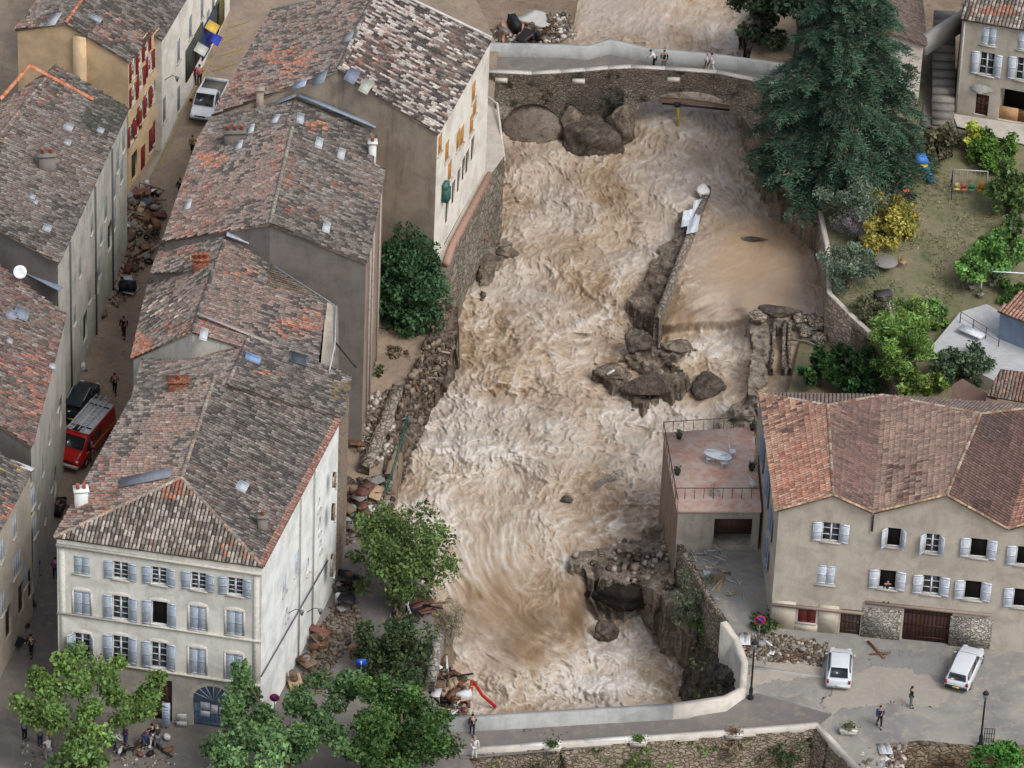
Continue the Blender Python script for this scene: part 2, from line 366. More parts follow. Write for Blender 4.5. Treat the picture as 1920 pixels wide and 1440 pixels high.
for cx, cy, sx, sy, a in [(880, 850, 150, 130, .8), (1150, 820, 140, 50, .6), (1130, 600, 60, 50, 1.0), (1330, 645, 90, 30, 1.3), (1250, 770, 90, 30, .8), (1200, 960, 90, 50, .5), (1150, 1225, 110, 45, 1.2), (1020, 1285, 110, 32, 2.2), (1180, 1290, 90, 30, 1.1), (1110, 1190, 24, 40, 1.4), (1085, 1245, 40, 24, 1.6), (900, 1300, 50, 30, 1.0), (1060, 1060, 30, 12, 1.0), (960, 830, 120, 60, .5), (860, 960, 120, 120, .5), (1000, 400, 100, 80, .3), (1200, 300, 70, 30, .5), (1300, 230, 70, 26, .6), (1300, 30, 80, 30, .6), (900, 740, 120, 50, .5), (1090, 1290, 60, 30, .7),
        (1320, 588, 95, 13, -2.6), (1085, 1130, 26, 80, -2.2), (1010, 1175, 62, 40, -2.0), (975, 1225, 44, 28, -1.4), (940, 290, 50, 40, -1.3), (1150, 345, 80, 34, -1.0), (1480, 500, 90, 120, -.9), (1180, 60, 120, 40, -.7), (870, 620, 60, 80, -.8), (1470, 690, 60, 60, -1.6), (1000, 470, 50, 30, -.7), (1050, 765, 40, 16, -1.0), (1320, 742, 36, 22, -1.2), (920, 340, 40, 60, -.8), (1090, 540, 60, 30, -.7), (960, 690, 60, 30, -.6), (1120, 180, 40, 40, -.5), (1000, 1090, 60, 50, -.5), (930, 960, 50, 30, -.5), (1180, 870, 50, 16, -.5)]:
    churn += a*np.exp(-((WX-cx)/sx)**2-((WY-cy)/sy)**2)
still = np.clip(calm+chute, 0, 1); l0 = norm01(lic(white, 5, .7))
R1 = norm01(ridged(UX/2.3, UY/2.3, 6, 1)); R2 = norm01(ridged(UX/.9+9, UY/.9, 4, 7)); cs, sn = .8, .6; VX, VY = UX*cs-UY*sn, UX*sn+UY*cs
T1 = norm01((1-np.abs(perlin(VX/1.7, VY/3.2, 51)+.4*perlin(VX/.8, VY/1.1, 52)))**9); T2 = norm01((1-np.abs(perlin(UX/1.1+30, UY/1.4, 53)+.5*perlin(UX/.5, UY/.6, 54)))**8); T1 = np.clip(T1, -.8, 3); T2 = np.clip(T2, -.8, 3); B1 = norm01(fbm(QX/3+40, QY/3+40, 21, 5)); tone = norm01(fbm(QX/9+60, QY/7+60, 23, 4))
ST = np.clip(norm01(lic((1-np.abs(perlin(UX/1.5+5, UY/2.4, 61)))**14, 16)), -.7, 3.2)
mod = np.clip(.75+.35*norm01(fbm(QX/4+80, QY/3+90, 29, 3)), .15, 1.5)
foam = (.30*R1*mod+.26*R2*mod+.46*T1*mod+.40*T2*mod+.20*l0+.12*l1)*(1-.82*still)+.10*T1+.12*norm01(white)*(1-still)+.42*ST*(1-.5*calm)+.12*l2+(.35*l1+.55*l2+.35*l3)*chute+.34*B1*(1-.6*still)+.42*tone
foam = foam*.80+churn*.98-.20
foam = 1/(1+np.exp(-1.12*foam))
hgt = (.030*R1+.018*R2+.022*T1+.014*T2+.15*B1)*turb*(1-.7*chute)*(1+.5*np.clip(churn, 0, 1.2))+.035*l0*turb+.05*l2*chute
WZ2 = WZ+hgt
V = Pv(WX, WY, WZ2); ny, nx = WX.shape
ii = np.arange(ny*nx).reshape(ny, nx)
riv_poly = [(860, -70), (1575, -70), (1575, 770), (1440, 800), (1440, 1000), (1330, 1200), (1440, 1352), (770, 1352), (760, 1200), (690, 1000), (690, 820), (740, 600), (800, 400), (830, 200)]
ins = inpoly(WX, WY, riv_poly); q = ins[:-1, :-1] & ins[1:, :-1] & ins[:-1, 1:] & ins[1:, 1:]
quads = np.stack([ii[:-1, :-1][q], ii[1:, :-1][q], ii[1:, 1:][q], ii[:-1, 1:][q]], 1)
used = np.unique(quads); remap = -np.ones(ny*nx, int); remap[used] = np.arange(len(used))
fo = foam.ravel()[used]; pz = churn.ravel()[used]
mb = MB(); mb.add(V[used], remap[quads], 0, np.stack([fo, np.clip(.5+.3*pz, 0, 1), calm.ravel()[used]], 1))
t = NT('flood_water'); a = t.n('ShaderNodeAttribute', attribute_name='Col'); sx = t.n('ShaderNodeSeparateColor'); t.l(a.outputs['Color'], sx.inputs[0])
fn = t.noise(2.6, 6, .75, stretch=(1, .55, 1), dist=1.2); fm = t.n('ShaderNodeMath', operation='MULTIPLY_ADD'); t.l(fn, fm.inputs[0]); fm.inputs[1].default_value = .5; 
m2 = t.n('ShaderNodeMath', operation='SUBTRACT'); t.l(sx.outputs[0], m2.inputs[0]); m2.inputs[1].default_value = .25; t.l(m2.outputs[0], fm.inputs[2])
big_ = t.noise(.12, 3, .5)
c = t.ramp(fm.outputs[0], [(.0, L((124, 101, 76))), (.2, L((146, 124, 100))), (.46, L((166, 147, 126))), (.7, L((180, 165, 147))), (.9, L((202, 192, 180))), (1.0, L((220, 213, 205)))])
c = t.mix(c, L((182, 176, 170)), t.ramp(big_, [(.42, 0.), (.6, .45)])); c = t.mix(c, L((166, 138, 108)), t.ramp(sx.outputs[2], [(.35, 0.), (1.0, .6)]))
t.bump(t.noise(4.5, 7, .75, stretch=(1, .8, 1), dist=.8), .35, .06); M_WATER = t.done(c, .5, .3)
river = mb.build('river', M_WATER, None, smooth=True); river['kind'] = 'structure'
def wz(px, py):
    ix = (px-wx[0])/2; iy = (py-wy[0])/2; return float(WZ[int(np.clip(round(iy), 0, ny-1)), int(np.clip(round(ix), 0, nx-1))])
# ================================================================ BUILDINGS
def lbox(mb, w, u0, u1, z0, z1, n0, n1, mat=0, col=None):
    mb.box(w.p((u0+u1)/2, (z0+z1)/2, (n0+n1)/2), (u1-u0, abs(n1-n0), z1-z0), ax=(w.d, w.n, (0, 0, 1)), mat=mat, col=col)
class Wall:
    def __init__(s, tops, zb, flip=False):
        s.tops = [np.asarray(t, float) for t in tops]; s.zb = zb; s.p0 = s.tops[0]*np.array([1, 1, 0]); e = s.tops[-1]-s.tops[0]; e[2] = 0
        s.len = np.linalg.norm(e); s.d = e/s.len; s.n = np.array([s.d[1], -s.d[0], 0])
        mid = (s.tops[0]+s.tops[-1])/2
        if np.dot(s.n, CAM-mid) < 0: s.n = -s.n
        s.tu = [float(np.dot(t-s.p0, s.d)) for t in s.tops]; s.tzz = [t[2] for t in s.tops]; s.op = []
    def p(s, u, z, n=0): q = s.p0+s.d*u+s.n*n; q = q.copy(); q[2] = z; return q
    def loc(s, px, py):
        q = onplane(px, py, s.p0, s.n); return float(np.dot(q-s.p0, s.d)), float(q[2])
    def top(s, u): return float(np.interp(u, s.tu, s.tzz))
    def build(s, mb, mat=0, depth=.22, col=None):
        us = sorted(set([0, s.len]+s.tu+[x for o in s.op for x in o[:2]])); us = [u for u in us if -1e-6 <= u <= s.len+1e-6]
        for a, b in zip(us[:-1], us[1:]):
            if b-a < 1e-4: continue
            m = (a+b)/2; cuts = sorted([(o[2], o[3]) for o in s.op if o[0] < m < o[1]]); z = s.zb
            for c0, c1 in cuts+[(None, None)]:
                if c0 is None: ta, tb = s.top(a), s.top(b)
                else: ta = tb = c0
                if min(ta, tb)-z > 1e-3: mb.add([s.p(a, z), s.p(b, z), s.p(b, tb), s.p(a, ta)], [(0, 1, 2, 3)], mat, col)
                if c1 is not None: z = c1
        for u0, u1, z0, z1 in s.op:
            q = [s.p(u0, z0), s.p(u1, z0), s.p(u1, z1), s.p(u0, z1), s.p(u0, z0, -depth), s.p(u1, z0, -depth), s.p(u1, z1, -depth), s.p(u0, z1, -depth)]
            mb.add(q, [(0, 1, 5, 4), (1, 2, 6, 5), (2, 3, 7, 6), (3, 0, 4, 7)], mat, col)
def greyer(pal, k=.44):
    pal = np.array(pal, float); g = pal.mean(-1, keepdims=True); return (pal+(g*np.array([1.03, 1.0, .97])-pal)*k)*.95
def tile_cols(n, pal, uc, vc, seed, patch=.5, grey=None):
    r = np.random.default_rng(seed); pal = greyer(pal) if grey is None else greyer(pal, grey)*1.08
    a = fbm(uc*.22+seed, vc*.3+seed*3, seed, 4); b = r.random(n)
    cn = vnoise(uc*4.2+seed, vc*.45, seed+2); k = np.clip((a-.33)/.34, 0, .999)*(1-patch)+(b*.55+np.clip((cn-.15)/.7, 0, .999)*.45)*patch
    return pal[np.clip((k*len(pal)).astype(int), 0, len(pal)-1)]*(.82+.36*r.random(n))[:, None]
GREY = [L((124, 114, 104)), L((138, 126, 114)), L((110, 100, 92)), L((148, 134, 120)), L((102, 94, 86)), L((134, 118, 104)), L((160, 146, 132)), L((146, 120, 104)), L((160, 122, 100))]
MIXED = [L((112, 104, 98)), L((134, 122, 112)), L((158, 142, 128)), L((106, 96, 88)), L((172, 138, 118)), L((150, 126, 110)), L((178, 130, 106)), L((182, 158, 138))]
PALE = [L((110, 98, 90)), L((84, 76, 72)), L((190, 168, 148)), L((120, 104, 96)), L((214, 196, 176)), L((96, 86, 80)), L((232, 214, 192)), L((180, 126, 104)), L((206, 176, 150))]
RED = [L((128, 112, 102)), L((176, 150, 134)), L((146, 128, 116)), L((120, 98, 88)), L((150, 104, 86)), L((166, 108, 88)), L((176, 120, 98)), L((190, 134, 112)), L((130, 106, 96))]
TERRA = [L((172, 116, 92)), L((178, 122, 98)), L((164, 110, 88)), L((186, 128, 102)), L((158, 108, 88))]
DKRED = [L((126, 94, 82)), L((138, 98, 84)), L((116, 90, 80)), L((148, 106, 90)), L((106, 86, 78))]
ORANGE = [L((196, 124, 92)), L((206, 134, 100)), L((186, 112, 84)), L((200, 140, 110))]
def tiles(mb, pts, e0, e1, pal, seed=1, pitch=.235, row=.40, patch=.42, zones=(), h=.07, slab=True, jit=1.0, lift=0.0, grey=None):
    "barrel tiles over a flat roof polygon; columns run square to the eave e0-e1"
    pts = [np.asarray(p, float) for p in pts]; u = nrm(np.asarray(e1)-np.asarray(e0)); n = np.zeros(3)
    for i in range(len(pts)): n = n+np.cross(pts[i]-pts[0], pts[(i+1) % len(pts)]-pts[0])
    n = nrm(n); n = n if n[2] > 0 else -n; v = nrm(np.cross(n, u))
    if v[2] < 0: v = -v
    o = np.asarray(e0, float); U = [float(np.dot(p-o, u)) for p in pts]; Vv = [float(np.dot(p-o, v)) for p in pts]; N = len(pts)
    if slab:
        tp = [p+n*(.012+lift) for p in pts]; bt = [p-n*.14 for p in pts]
        mb.add(tp, [tuple(range(N))], 1, L((66, 60, 54))); mb.add(tp+bt, [(i, (i+1) % N, N+(i+1) % N, N+i) for i in range(N)], 1, L((130, 112, 98))); mb.add(bt, [tuple(range(N))], 1, L((120, 110, 100)))  # top: mossy channels darkened further, painting in groove shade for contrast
    r = np.random.default_rng(seed); A = []
    for uc in np.arange(min(U)+pitch*.5, max(U), pitch):
        xs = []
        for i in range(N):
            a, b = U[i], U[(i+1) % N]
            if (a > uc) != (b > uc): t_ = (uc-a)/(b-a); xs.append(Vv[i]+t_*(Vv[(i+1) % N]-Vv[i]))
        if len(xs) < 2: continue
        xs.sort(); v0, v1 = xs[0], xs[-1]; k = max(1, int((v1-v0)/row)); ph = r.random()*row*.9*jit
        vs = np.arange(v0-ph, v1, row); a_ = np.maximum(vs, v0-.05); b_ = np.minimum(vs+row*1.08, v1); m = b_-a_ > .06
        A.append(np.stack([np.full(m.sum(), uc), a_[m], b_[m]], 1))
    if not A: return
    A = np.concatenate(A); n_ = len(A); uc = A[:, 0]+(r.random(n_)-.5)*.03*jit; col = tile_cols(n_, pal, A[:, 0], A[:, 1], seed, patch, grey)
    mid = o[None]+u[None]*A[:, :1]+v[None]*((A[:, 1]+A[:, 2])/2)[:, None]
    q = mid-CAM; kk = q@fw; sxp = 960+F*(q@RT)/kk; syp = 720-F*(q@UP)/kk
    for (zx, zy, rx_, ry_, zp, pr) in zones:      # weathered or patched areas of another tile colour
        d = ((sxp-zx)/rx_)**2+((syp-zy)/ry_)**2+1.3*(fbm(sxp/14, syp/9, 3, 3)-.5)*2; m = (d < 1) & (r.random(n_) < pr)
        if m.any(): col[m] = greyer(zp, .25)[r.integers(0, len(zp), m.sum())]*(.8+.4*r.random(m.sum()))[:, None]
    seg = 4; base = .02+r.random(n_)*.015*jit; verts = np.zeros((n_, 2, seg+1, 3)); rad0, rad1 = pitch*.43, pitch*.36
    tw = (r.random(n_)-.5)*.03*jit
    for e, (vv, rad, lf) in enumerate(((A[:, 1], rad0, .022), (A[:, 2], rad1, 0))):
        for j in range(seg+1):
            w = math.pi*j/seg; uu = uc-math.cos(w)*rad+tw*(e*2-1); hh = math.sin(w)*h+base+lf*(1 if e == 0 else 0)+lift
            verts[:, e, j] = o[None]+u[None]*uu[:, None]+v[None]*vv[:, None]+n[None]*hh[:, None]
    b0 = (np.arange(n_)*2*(seg+1))[:, None]
    fs = np.concatenate([np.stack([b0[:, 0]+j, b0[:, 0]+j+1, b0[:, 0]+seg+1+j+1, b0[:, 0]+seg+1+j], 1) for j in range(seg)])
    mb.add(verts.reshape(-1, 3), fs, 0, np.repeat(col, 2*(seg+1), 0))
    fr = [tuple((b*2*(seg+1)+j) for j in range(seg+1)) for b in range(n_)]
    nb = mb.n-len(verts.reshape(-1, 3)); mb.f += [[i+nb for i in q] for q in fr]; mb.m += [0]*len(fr)
def ridge(mb, a, b, pal, seed=3, r=.14, step=.42):
    a = np.asarray(a, float); b = np.asarray(b, float); Ln = np.linalg.norm(b-a); k = max(1, int(Ln/step)); d = (b-a)/Ln; s = nrm(np.cross(d, (0, 0, 1))); up = np.cross(s, d)
    rr = random.Random(seed)
    for i in range(k):
        p = a+d*Ln*i/k; q = a+d*Ln*(i+1.08)/k; c = np.array(rr.choice(pal))*(.85+.4*rr.random()); v = []
        for e, (w, ra) in enumerate(((p, r*1.06), (q, r*.92))):
            for j in range(6): t_ = math.pi*j/5; v.append(w+s*math.cos(t_)*ra+up*(math.sin(t_)*ra*.8+.02))
        mb.add(v, [(j, j+1, 7+j, 6+j) for j in range(5)]+[(0, 1, 2, 3, 4, 5)], 0, c)
M_SLAB = attrmat('roof_slab', .9, .15, .35, 3)
RM = [M_TILE, M_SLAB]
def lower(p, d): q = np.array(p, float); q[2] -= d; return q
def inset(pts, o):
    c = sum(pts)/len(pts); out = []
    for p in pts:
        d = (c-p)*np.array([1, 1, 0]); out.append(p+d/np.linalg.norm(d)*o)
    return out
def window(house, w, px, py, ww, hh, style='open', col=L((205, 214, 226)), frame=L((215, 218, 220)), label=None, arch=False, angle=None, sill=True, bars=(2, 4), glass=True, both=True, frac=1.0):
    "style: open (shutters folded back), closed (shutters shut), none (no shutters), ajar; px,py is the centre of the opening"
    u, z = w.loc(px, py); u0, u1, z0, z1 = u-ww/2, u+ww/2, z-hh/2, z+hh/2
    w.op.append((u0, u1, z0, z1)); mb = MB(); t = .07
    if style != 'closed':
        lbox(mb, w, u0, u1, z0, z0+t, -.19, -.10, 0, frame); lbox(mb, w, u0, u1, z1-t, z1, -.19, -.10, 0, frame)
        lbox(mb, w, u0, u0+t, z0+t, z1-t, -.19, -.10, 0, frame); lbox(mb, w, u1-t, u1, z0+t, z1-t, -.19, -.10, 0, frame)
    else: lbox(mb, w, u0, u1, z0, z0+.05, -.15, -.02, 0, frame)
    if style != 'closed' and bars and glass:
        lbox(mb, w, u-.055, u+.055, z0+t, z1-t, -.185, -.095, 0, frame)
        for k in range(1, bars[1]):
            zz = z0+(z1-z0)*k/bars[1]; lbox(mb, w, u0+t, u-.055, zz-.02, zz+.02, -.18, -.12, 0, frame); lbox(mb, w, u+.055, u1-t, zz-.02, zz+.02, -.18, -.12, 0, frame)
    if sill: lbox(mb, w, u0-.1, u1+.1, z0-.1, z0-.001, -.02, .10, 0, L((188, 182, 172)))
    if arch:
        n = 8; v = []
        for k in range(n+1):
            a = u0-.12+(u1-u0+.24)*k/n; hz = z1+.02+.16*math.sin(math.pi*k/n); v += [w.p(a, z1-.0+.02, .035), w.p(a, hz+.12, .035), w.p(a, hz+.12, -.01)]
        mb.add(v, [(3*k, 3*k+3, 3*k+4, 3*k+1) for k in range(n)]+[(3*k+1, 3*k+4, 3*k+5, 3*k+2) for k in range(n)], 0, L((205, 200, 188)))
        for uu in (u0-.13, u1+.005): lbox(mb, w, uu, uu+.125, z0, z1+.02, -.01, .035, 0, L((205, 200, 188)))
    o = mb.build('window', M_OBJ, house)
    if label: o['label'] = label
    pb = MB(); lbox(pb, w, u0+.01, u1-.01, z0+.01, z1-.01, -.17, -.16, 0); pb.build('pane' if glass else 'opening', M_GLASS if glass else M_DARK, o)
    def leaf(a, b, n0, tilt=0):
        sb = MB(); ax = w.d; c0 = w.p(a, (z0+z1)/2, n0); wd = abs(b-a); dr = w.d*(1 if b > a else -1)
        ax = nrm(dr*math.cos(tilt)+w.n*math.sin(tilt)); nn = nrm(np.cross(ax, (0, 0, 1)));
        if np.dot(nn, w.n) < 0: nn = -nn
        c = c0+ax*wd/2; H = (z1-z0)
        sb.box(c, (wd, .035, H), ax=(ax, nn, (0, 0, 1)), col=col)
        for zz in (z0+.08, (z0+z1)/2, z1-.08): sb.box(np.array([c[0], c[1], zz])+nn*.025, (wd*.98, .02, .1), ax=(ax, nn, (0, 0, 1)), col=tuple(q*.82 for q in col))
        k = int(H/.11)
        for j in range(k): zz = z0+.14+j*(H-.28)/max(1, k); sb.box(np.array([c[0], c[1], zz])+nn*.022, (wd*.8, .014, .03), ax=(ax, nn, (0, 0, 1)), col=tuple(q*.7 for q in col))
        sb.build('shutter', M_OBJ, o)
    g = .012; sw = ww/2
    if style == 'open':
        t_ = angle if angle is not None else .12
        leaf(u0-g, u0-g-sw, .03, t_); leaf(u1+g, u1+g+sw, .03, t_) if both else None
    elif style == 'closed': leaf(u0, u0+sw-.006, -.03); leaf(u1, u1-sw+.006, -.03)
    elif style == 'ajar': leaf(u0, u0-sw*.95, .03, .9); leaf(u1, u1+sw*.95, .03, .9)
    return o
def door(house, w, px, pz, ww, hh, col, name='door', handle=True, label=None, arch=0, panels=3):
    "px,pz pixel of the foot centre"
    u, z = w.loc(px, pz); w.op.append((u-ww/2, u+ww/2, z, z+hh)); mb = MB()
    n = max(2, int(ww/.25))
    for k in range(n): lbox(mb, w, u-ww/2+ww*k/n+.006, u-ww/2+ww*(k+1)/n-.006, z, z+hh, -.2, -.14, 0, tuple(q*(.85+.3*random.random()) for q in col))
    lbox(mb, w, u-ww/2, u+ww/2, z, z+hh, -.21, -.19, 0, tuple(q*.3 for q in col))
    for zz in (.15, .5, .85): lbox(mb, w, u-ww/2+.02, u+ww/2-.02, z+hh*zz-.06, z+hh*zz+.06, -.14, -.12, 0, tuple(q*.8 for q in col))
    o = mb.build(name, M_OBJ, house)
    if label: o['label'] = label
    if handle: hb = MB(); lbox(hb, w, u+ww*.35, u+ww*.35+.04, z+1.0, z+1.15, -.12, -.06, 0, (.3, .27, .2)); hb.build('handle', M_OBJ, o)
    return o
def chimney(parent, p, sx, sy, h, mat, rot=0, pots=2, col=L((150, 90, 70)), cap=True):
    p = np.asarray(p, float); mb = MB(); mb.box(p+np.array([0, 0, h/2-.5]), (sx, sy, h+1), rot, 1, col)
    if cap: mb.box(p+np.array([0, 0, h+.05]), (sx+.16, sy+.16, .1), rot, 1, tuple(q*1.1 for q in col))
    for k in range(pots):
        o_ = (k-(pots-1)/2)*sx/max(1, pots); q = p+np.array([math.cos(rot)*o_, math.sin(rot)*o_, h+.1])
        mb.lathe(q, [(.13, 0), (.1, .3), (.13, .34), (.09, .35), (.07, .1)], 8, 0, L((176, 100, 74)))
    return mb.build('chimney', [M_OBJ, mat], parent)
def skylight(parent, px, py, plane, sx=.8, sy=1.0, col=L((200, 206, 212)), name='skylight', lift=.12, glass=False):
    p0, n = plane; n = nrm(n); n = n if n[2] > 0 else -n; c = onplane(px, py, p0+n*lift, n); u = nrm(np.cross((0, 0, 1), n)); v = np.cross(n, u)
    mb = MB(); mb.box(c, (sx, sy, .07), ax=(u, v, n), col=col)
    mb.box(c+n*.045, (sx*.8, sy*.82, .03), ax=(u, v, n), col=tuple(q*(.5 if glass else .8) for q in col))
    for s_ in (-1, 1): mb.box(c+u*s_*sx*.46+n*.05, (.05, sy, .06), ax=(u, v, n), col=tuple(q*.7 for q in col))
    return mb.build(name, M_OBJ, parent)
def plane_of(a, b, c): n = nrm(np.cross(np.asarray(b)-a, np.asarray(c)-a)); return (np.asarray(a), n if n[2] > 0 else -n)
def pole_line(mb, pts, r, col, seg=5): mb.tube(pts, r, seg, 0, col)

class Gable:
    """two roof planes meeting in a ridge; corners given as photo pixels with heights.
    es, en: east eave south/north; rs, rn: ridge; ws, wn: west eave"""
    def __init__(g, name, label, cat, es, en, rs, rn, ws, wn, walls, zb, pal_e, pal_w, ze, zr, zw, seed, zones=(), o=.12, pitch=.235, patch=.5, group=None, rp=None):
        g.es = P(*es, ze); g.en = P(*en, ze); g.rs = P(*rs, zr); g.pe = plane_of(g.es, g.en, g.rs); g.rn = onplane(*rn, *g.pe)
        g.ws = P(*ws, zw); g.pw = plane_of(g.rs, g.rn, g.ws); g.wn = onplane(*wn, *g.pw); g.zb = zb
        base = (g.es+g.en+g.ws+g.wn)/4; base[2] = max(tz(base[1]), 0); g.e = empty(name, base, label, cat, group)
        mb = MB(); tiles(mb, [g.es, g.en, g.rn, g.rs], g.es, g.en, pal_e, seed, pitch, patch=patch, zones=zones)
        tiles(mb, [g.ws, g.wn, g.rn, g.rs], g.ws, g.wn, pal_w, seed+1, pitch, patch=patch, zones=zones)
        ridge(mb, g.rs, g.rn, rp or [tuple(q) for q in greyer(MIXED)], seed)
        g.roofmb = mb; g.seed = seed
        es, en, ws, wn = inset([g.es, g.en, g.ws, g.wn], o)
        def zt(p, pl):   # height of a roof plane at xy
            p0, n = pl; return p0[2]-((p[0]-p0[0])*n[0]+(p[1]-p0[1])*n[1])/n[2]
        for q, pl in ((es, g.pe), (en, g.pe), (ws, g.pw), (wn, g.pw)): q[2] = zt(q, pl)-.1
        k = nrm((g.rn-g.rs)*np.array([1, 1, 0]))*o; rs = lower(g.rs+k, .1); rn = lower(g.rn-k, .1)
        # keep the gable flat: ridge point pushed onto the line es-ws
        def online(r, a, b):
            d = nrm((b-a)*np.array([1, 1, 0])); t_ = np.dot((r-a)*np.array([1, 1, 0]), d); q = a+d*t_; q[2] = min(zt(q, g.pe), zt(q, g.pw))-.1; return q
        g.w = {}
        g.w['e'] = Wall([es, en], zb); g.w['s'] = Wall([rs, es], zb); g.w['s2'] = Wall([ws, rs], zb); g.w['n'] = Wall([en, rn], zb); g.w['n2'] = Wall([rn, wn], zb); g.w['w'] = Wall([wn, ws], zb)
        g.walls = walls
    def finish(g):
        mb = MB(); ms = []
        for k in ('e', 's', 's2', 'n', 'n2', 'w'):
            m = g.walls.get(k[0], g.walls['e']) if isinstance(g.walls, dict) else g.walls
            if m not in ms: ms.append(m)
            g.w[k].build(mb, ms.index(m))
        mb.build('wall', ms, g.e); g.roof = g.roofmb.build('roof', RM, g.e)
        return g
# plaster families
PL_CREAM = plaster('cream_plaster', L((218, 214, 204)), L((150, 142, 130)), .55)
PL_WHITE = plaster('white_side_plaster', L((228, 229, 224)), L((180, 172, 160)), .35)
PL_BROWN = stone('brown_rubble_wall', L((134, 118, 102)), L((158, 142, 124)), L((120, 106, 94)), 2.6, .8, bump=.5)
PL_DARK = plaster('dark_cement_render', L((122, 115, 109)), L((86, 80, 75)), .6)
PL_PINK = plaster('pinkish_brown_render', L((150, 132, 120)), L((104, 84, 72)), .95)
PL_OCHRE = plaster('ochre_plaster', L((208, 180, 142)), L((180, 154, 122)), .35)
PL_PALE = plaster('pale_plaster', L((222, 216, 204)), L((160, 154, 144)), .45)
PL_GREY = plaster('weathered_grey_plaster', L((186, 182, 172)), L((116, 116, 114)), 1.0)
PL_TAN = plaster('tan_plaster', L((184, 174, 160)), L((144, 134, 122)), .55)
PL_FGREY = plaster('stained_party_wall', L((160, 146, 130)), L((104, 92, 82)), .9)
WHITE_SH = L((218, 224, 234)); BLUEGREY_SH = L((186, 196, 208)); ZINC = L((140, 150, 162))

def flash(parent, a, b, w=.35, col=ZINC, name='flashing', up=.12, side=None):
    a = np.asarray(a, float); b = np.asarray(b, float); d = nrm(b-a); s_ = nrm(np.cross(d, (0, 0, 1))); n = np.cross(s_, d)
    mb = MB(); mb.box((a+b)/2+n*up, (np.linalg.norm(b-a), w, .05), ax=(d, s_, n), col=col); mb.box((a+b)/2+n*(up+.04)+s_*w*.45, (np.linalg.norm(b-a), .05, .08), ax=(d, s_, n), col=tuple(q*1.2 for q in col))
    return mb.build(name, M_OBJ, parent)

# ---------------- A: white end house on the square (hipped front)
SE = P(494, 1064, 13.2); NE = P(632, 800, 13.2); SW = P(101, 1008, 13.2); AP = P(340, 896, 15.5)
pe = plane_of(SE, NE, AP); R2 = onplane(403, 706, *pe); pw = plane_of(SW, AP, R2); NW = onplane(245, 752, *pw); NE = onplane(640, 786, *pe)
A = empty('corner_house', (SE+SW)/2*np.array([1, 1, 0]), 'tall white house with hipped tile roof and pale blue shutters facing the square', 'house')
mb = MB(); FR = [L((112, 100, 86)), L((176, 160, 138)), L((140, 124, 106)), L((196, 180, 158)), L((156, 134, 112)), L((120, 106, 92)), L((180, 150, 124))]
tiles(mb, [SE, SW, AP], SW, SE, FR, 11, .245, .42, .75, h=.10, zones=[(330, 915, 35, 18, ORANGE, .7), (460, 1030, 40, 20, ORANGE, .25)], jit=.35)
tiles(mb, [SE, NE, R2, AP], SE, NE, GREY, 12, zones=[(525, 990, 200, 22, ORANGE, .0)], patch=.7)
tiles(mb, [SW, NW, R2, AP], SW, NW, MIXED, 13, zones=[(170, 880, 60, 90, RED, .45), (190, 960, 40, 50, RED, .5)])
for a_, b_ in ((SE, AP), (SW, AP), (AP, R2)): ridge(mb, a_, b_, [L((168, 156, 142)), L((172, 146, 126)), L((150, 138, 124))], 5)
ev = nrm(NE-SE); vv = nrm(np.cross(pe[1], ev)); vv = vv if vv[2] > 0 else -vv
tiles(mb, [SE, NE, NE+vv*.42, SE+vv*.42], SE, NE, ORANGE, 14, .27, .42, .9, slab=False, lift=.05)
Aroof = mb.build('roof', RM, A)
se, ne, nw, sw = inset([SE, NE, NW, SW], .2)
for q in (se, ne, nw, sw): q[2] = 13.05
wf = Wall([sw, se], -.3); we = Wall([se, ne], -.5); wn_ = Wall([nw, lower(R2, .15), ne], -.5); ww_ = Wall([nw, sw], -.5)
rows = [(1, [(153, 1060, 'closed'), (226, 1070, 'open'), (298, 1080, 'open'), (372, 1090, 'open'), (441, 1100, 'open')], 1.0, 1.35),
        (2, [(154, 1131, 'closed'), (226, 1140, 'open'), (299, 1150, 'dark'), (371, 1159, 'closed'), (440, 1168, 'closed')], 1.05, 1.85),
        (3, [(154, 1212, 'ajar'), (226, 1217, 'open'), (298, 1229, 'open'), (370, 1240, 'closed'), (439, 1251, 'closed')], 1.05, 2.05)]
for _, lst, ww0, hh0 in rows:
    for px, py, st in lst:
        window(A, wf, px, py, ww0, hh0, {'dark': 'open'}.get(st, st), BLUEGREY_SH, arch=hh0 > 1.5, glass=st != 'dark', bars=(2, 4))
door(A, wf, 306, 1352, 1.15, 3.3, L((74, 48, 42)), label='dark brown front door')
door(A, wf, 400, 1368, 2.6, 2.3, L((104, 126, 150)), 'shop_front', handle=False, label='grey blue arched shop front')
for px, py, h_, w_, g_ in ((533, 1095, 1.5, .8, 0), (556, 1055, 1.7, .8, 0), (577, 1062, 1.2, .5, 1), (599, 985, 1.2, .5, 1), (537, 1152, .9, .45, 1), (601, 1022, .9, .4, 1), (598, 945, .9, .5, 1)):
    window(A, we, px, py, w_, h_, 'closed' if not g_ else 'none', WHITE_SH, bars=None)
wfA, weA = wf, we
mb = MB(); wf.build(mb, 0); we.build(mb, 1); wn_.build(mb, 1); ww_.build(mb, 0); mb.build('wall', [PL_CREAM, PL_WHITE], A)
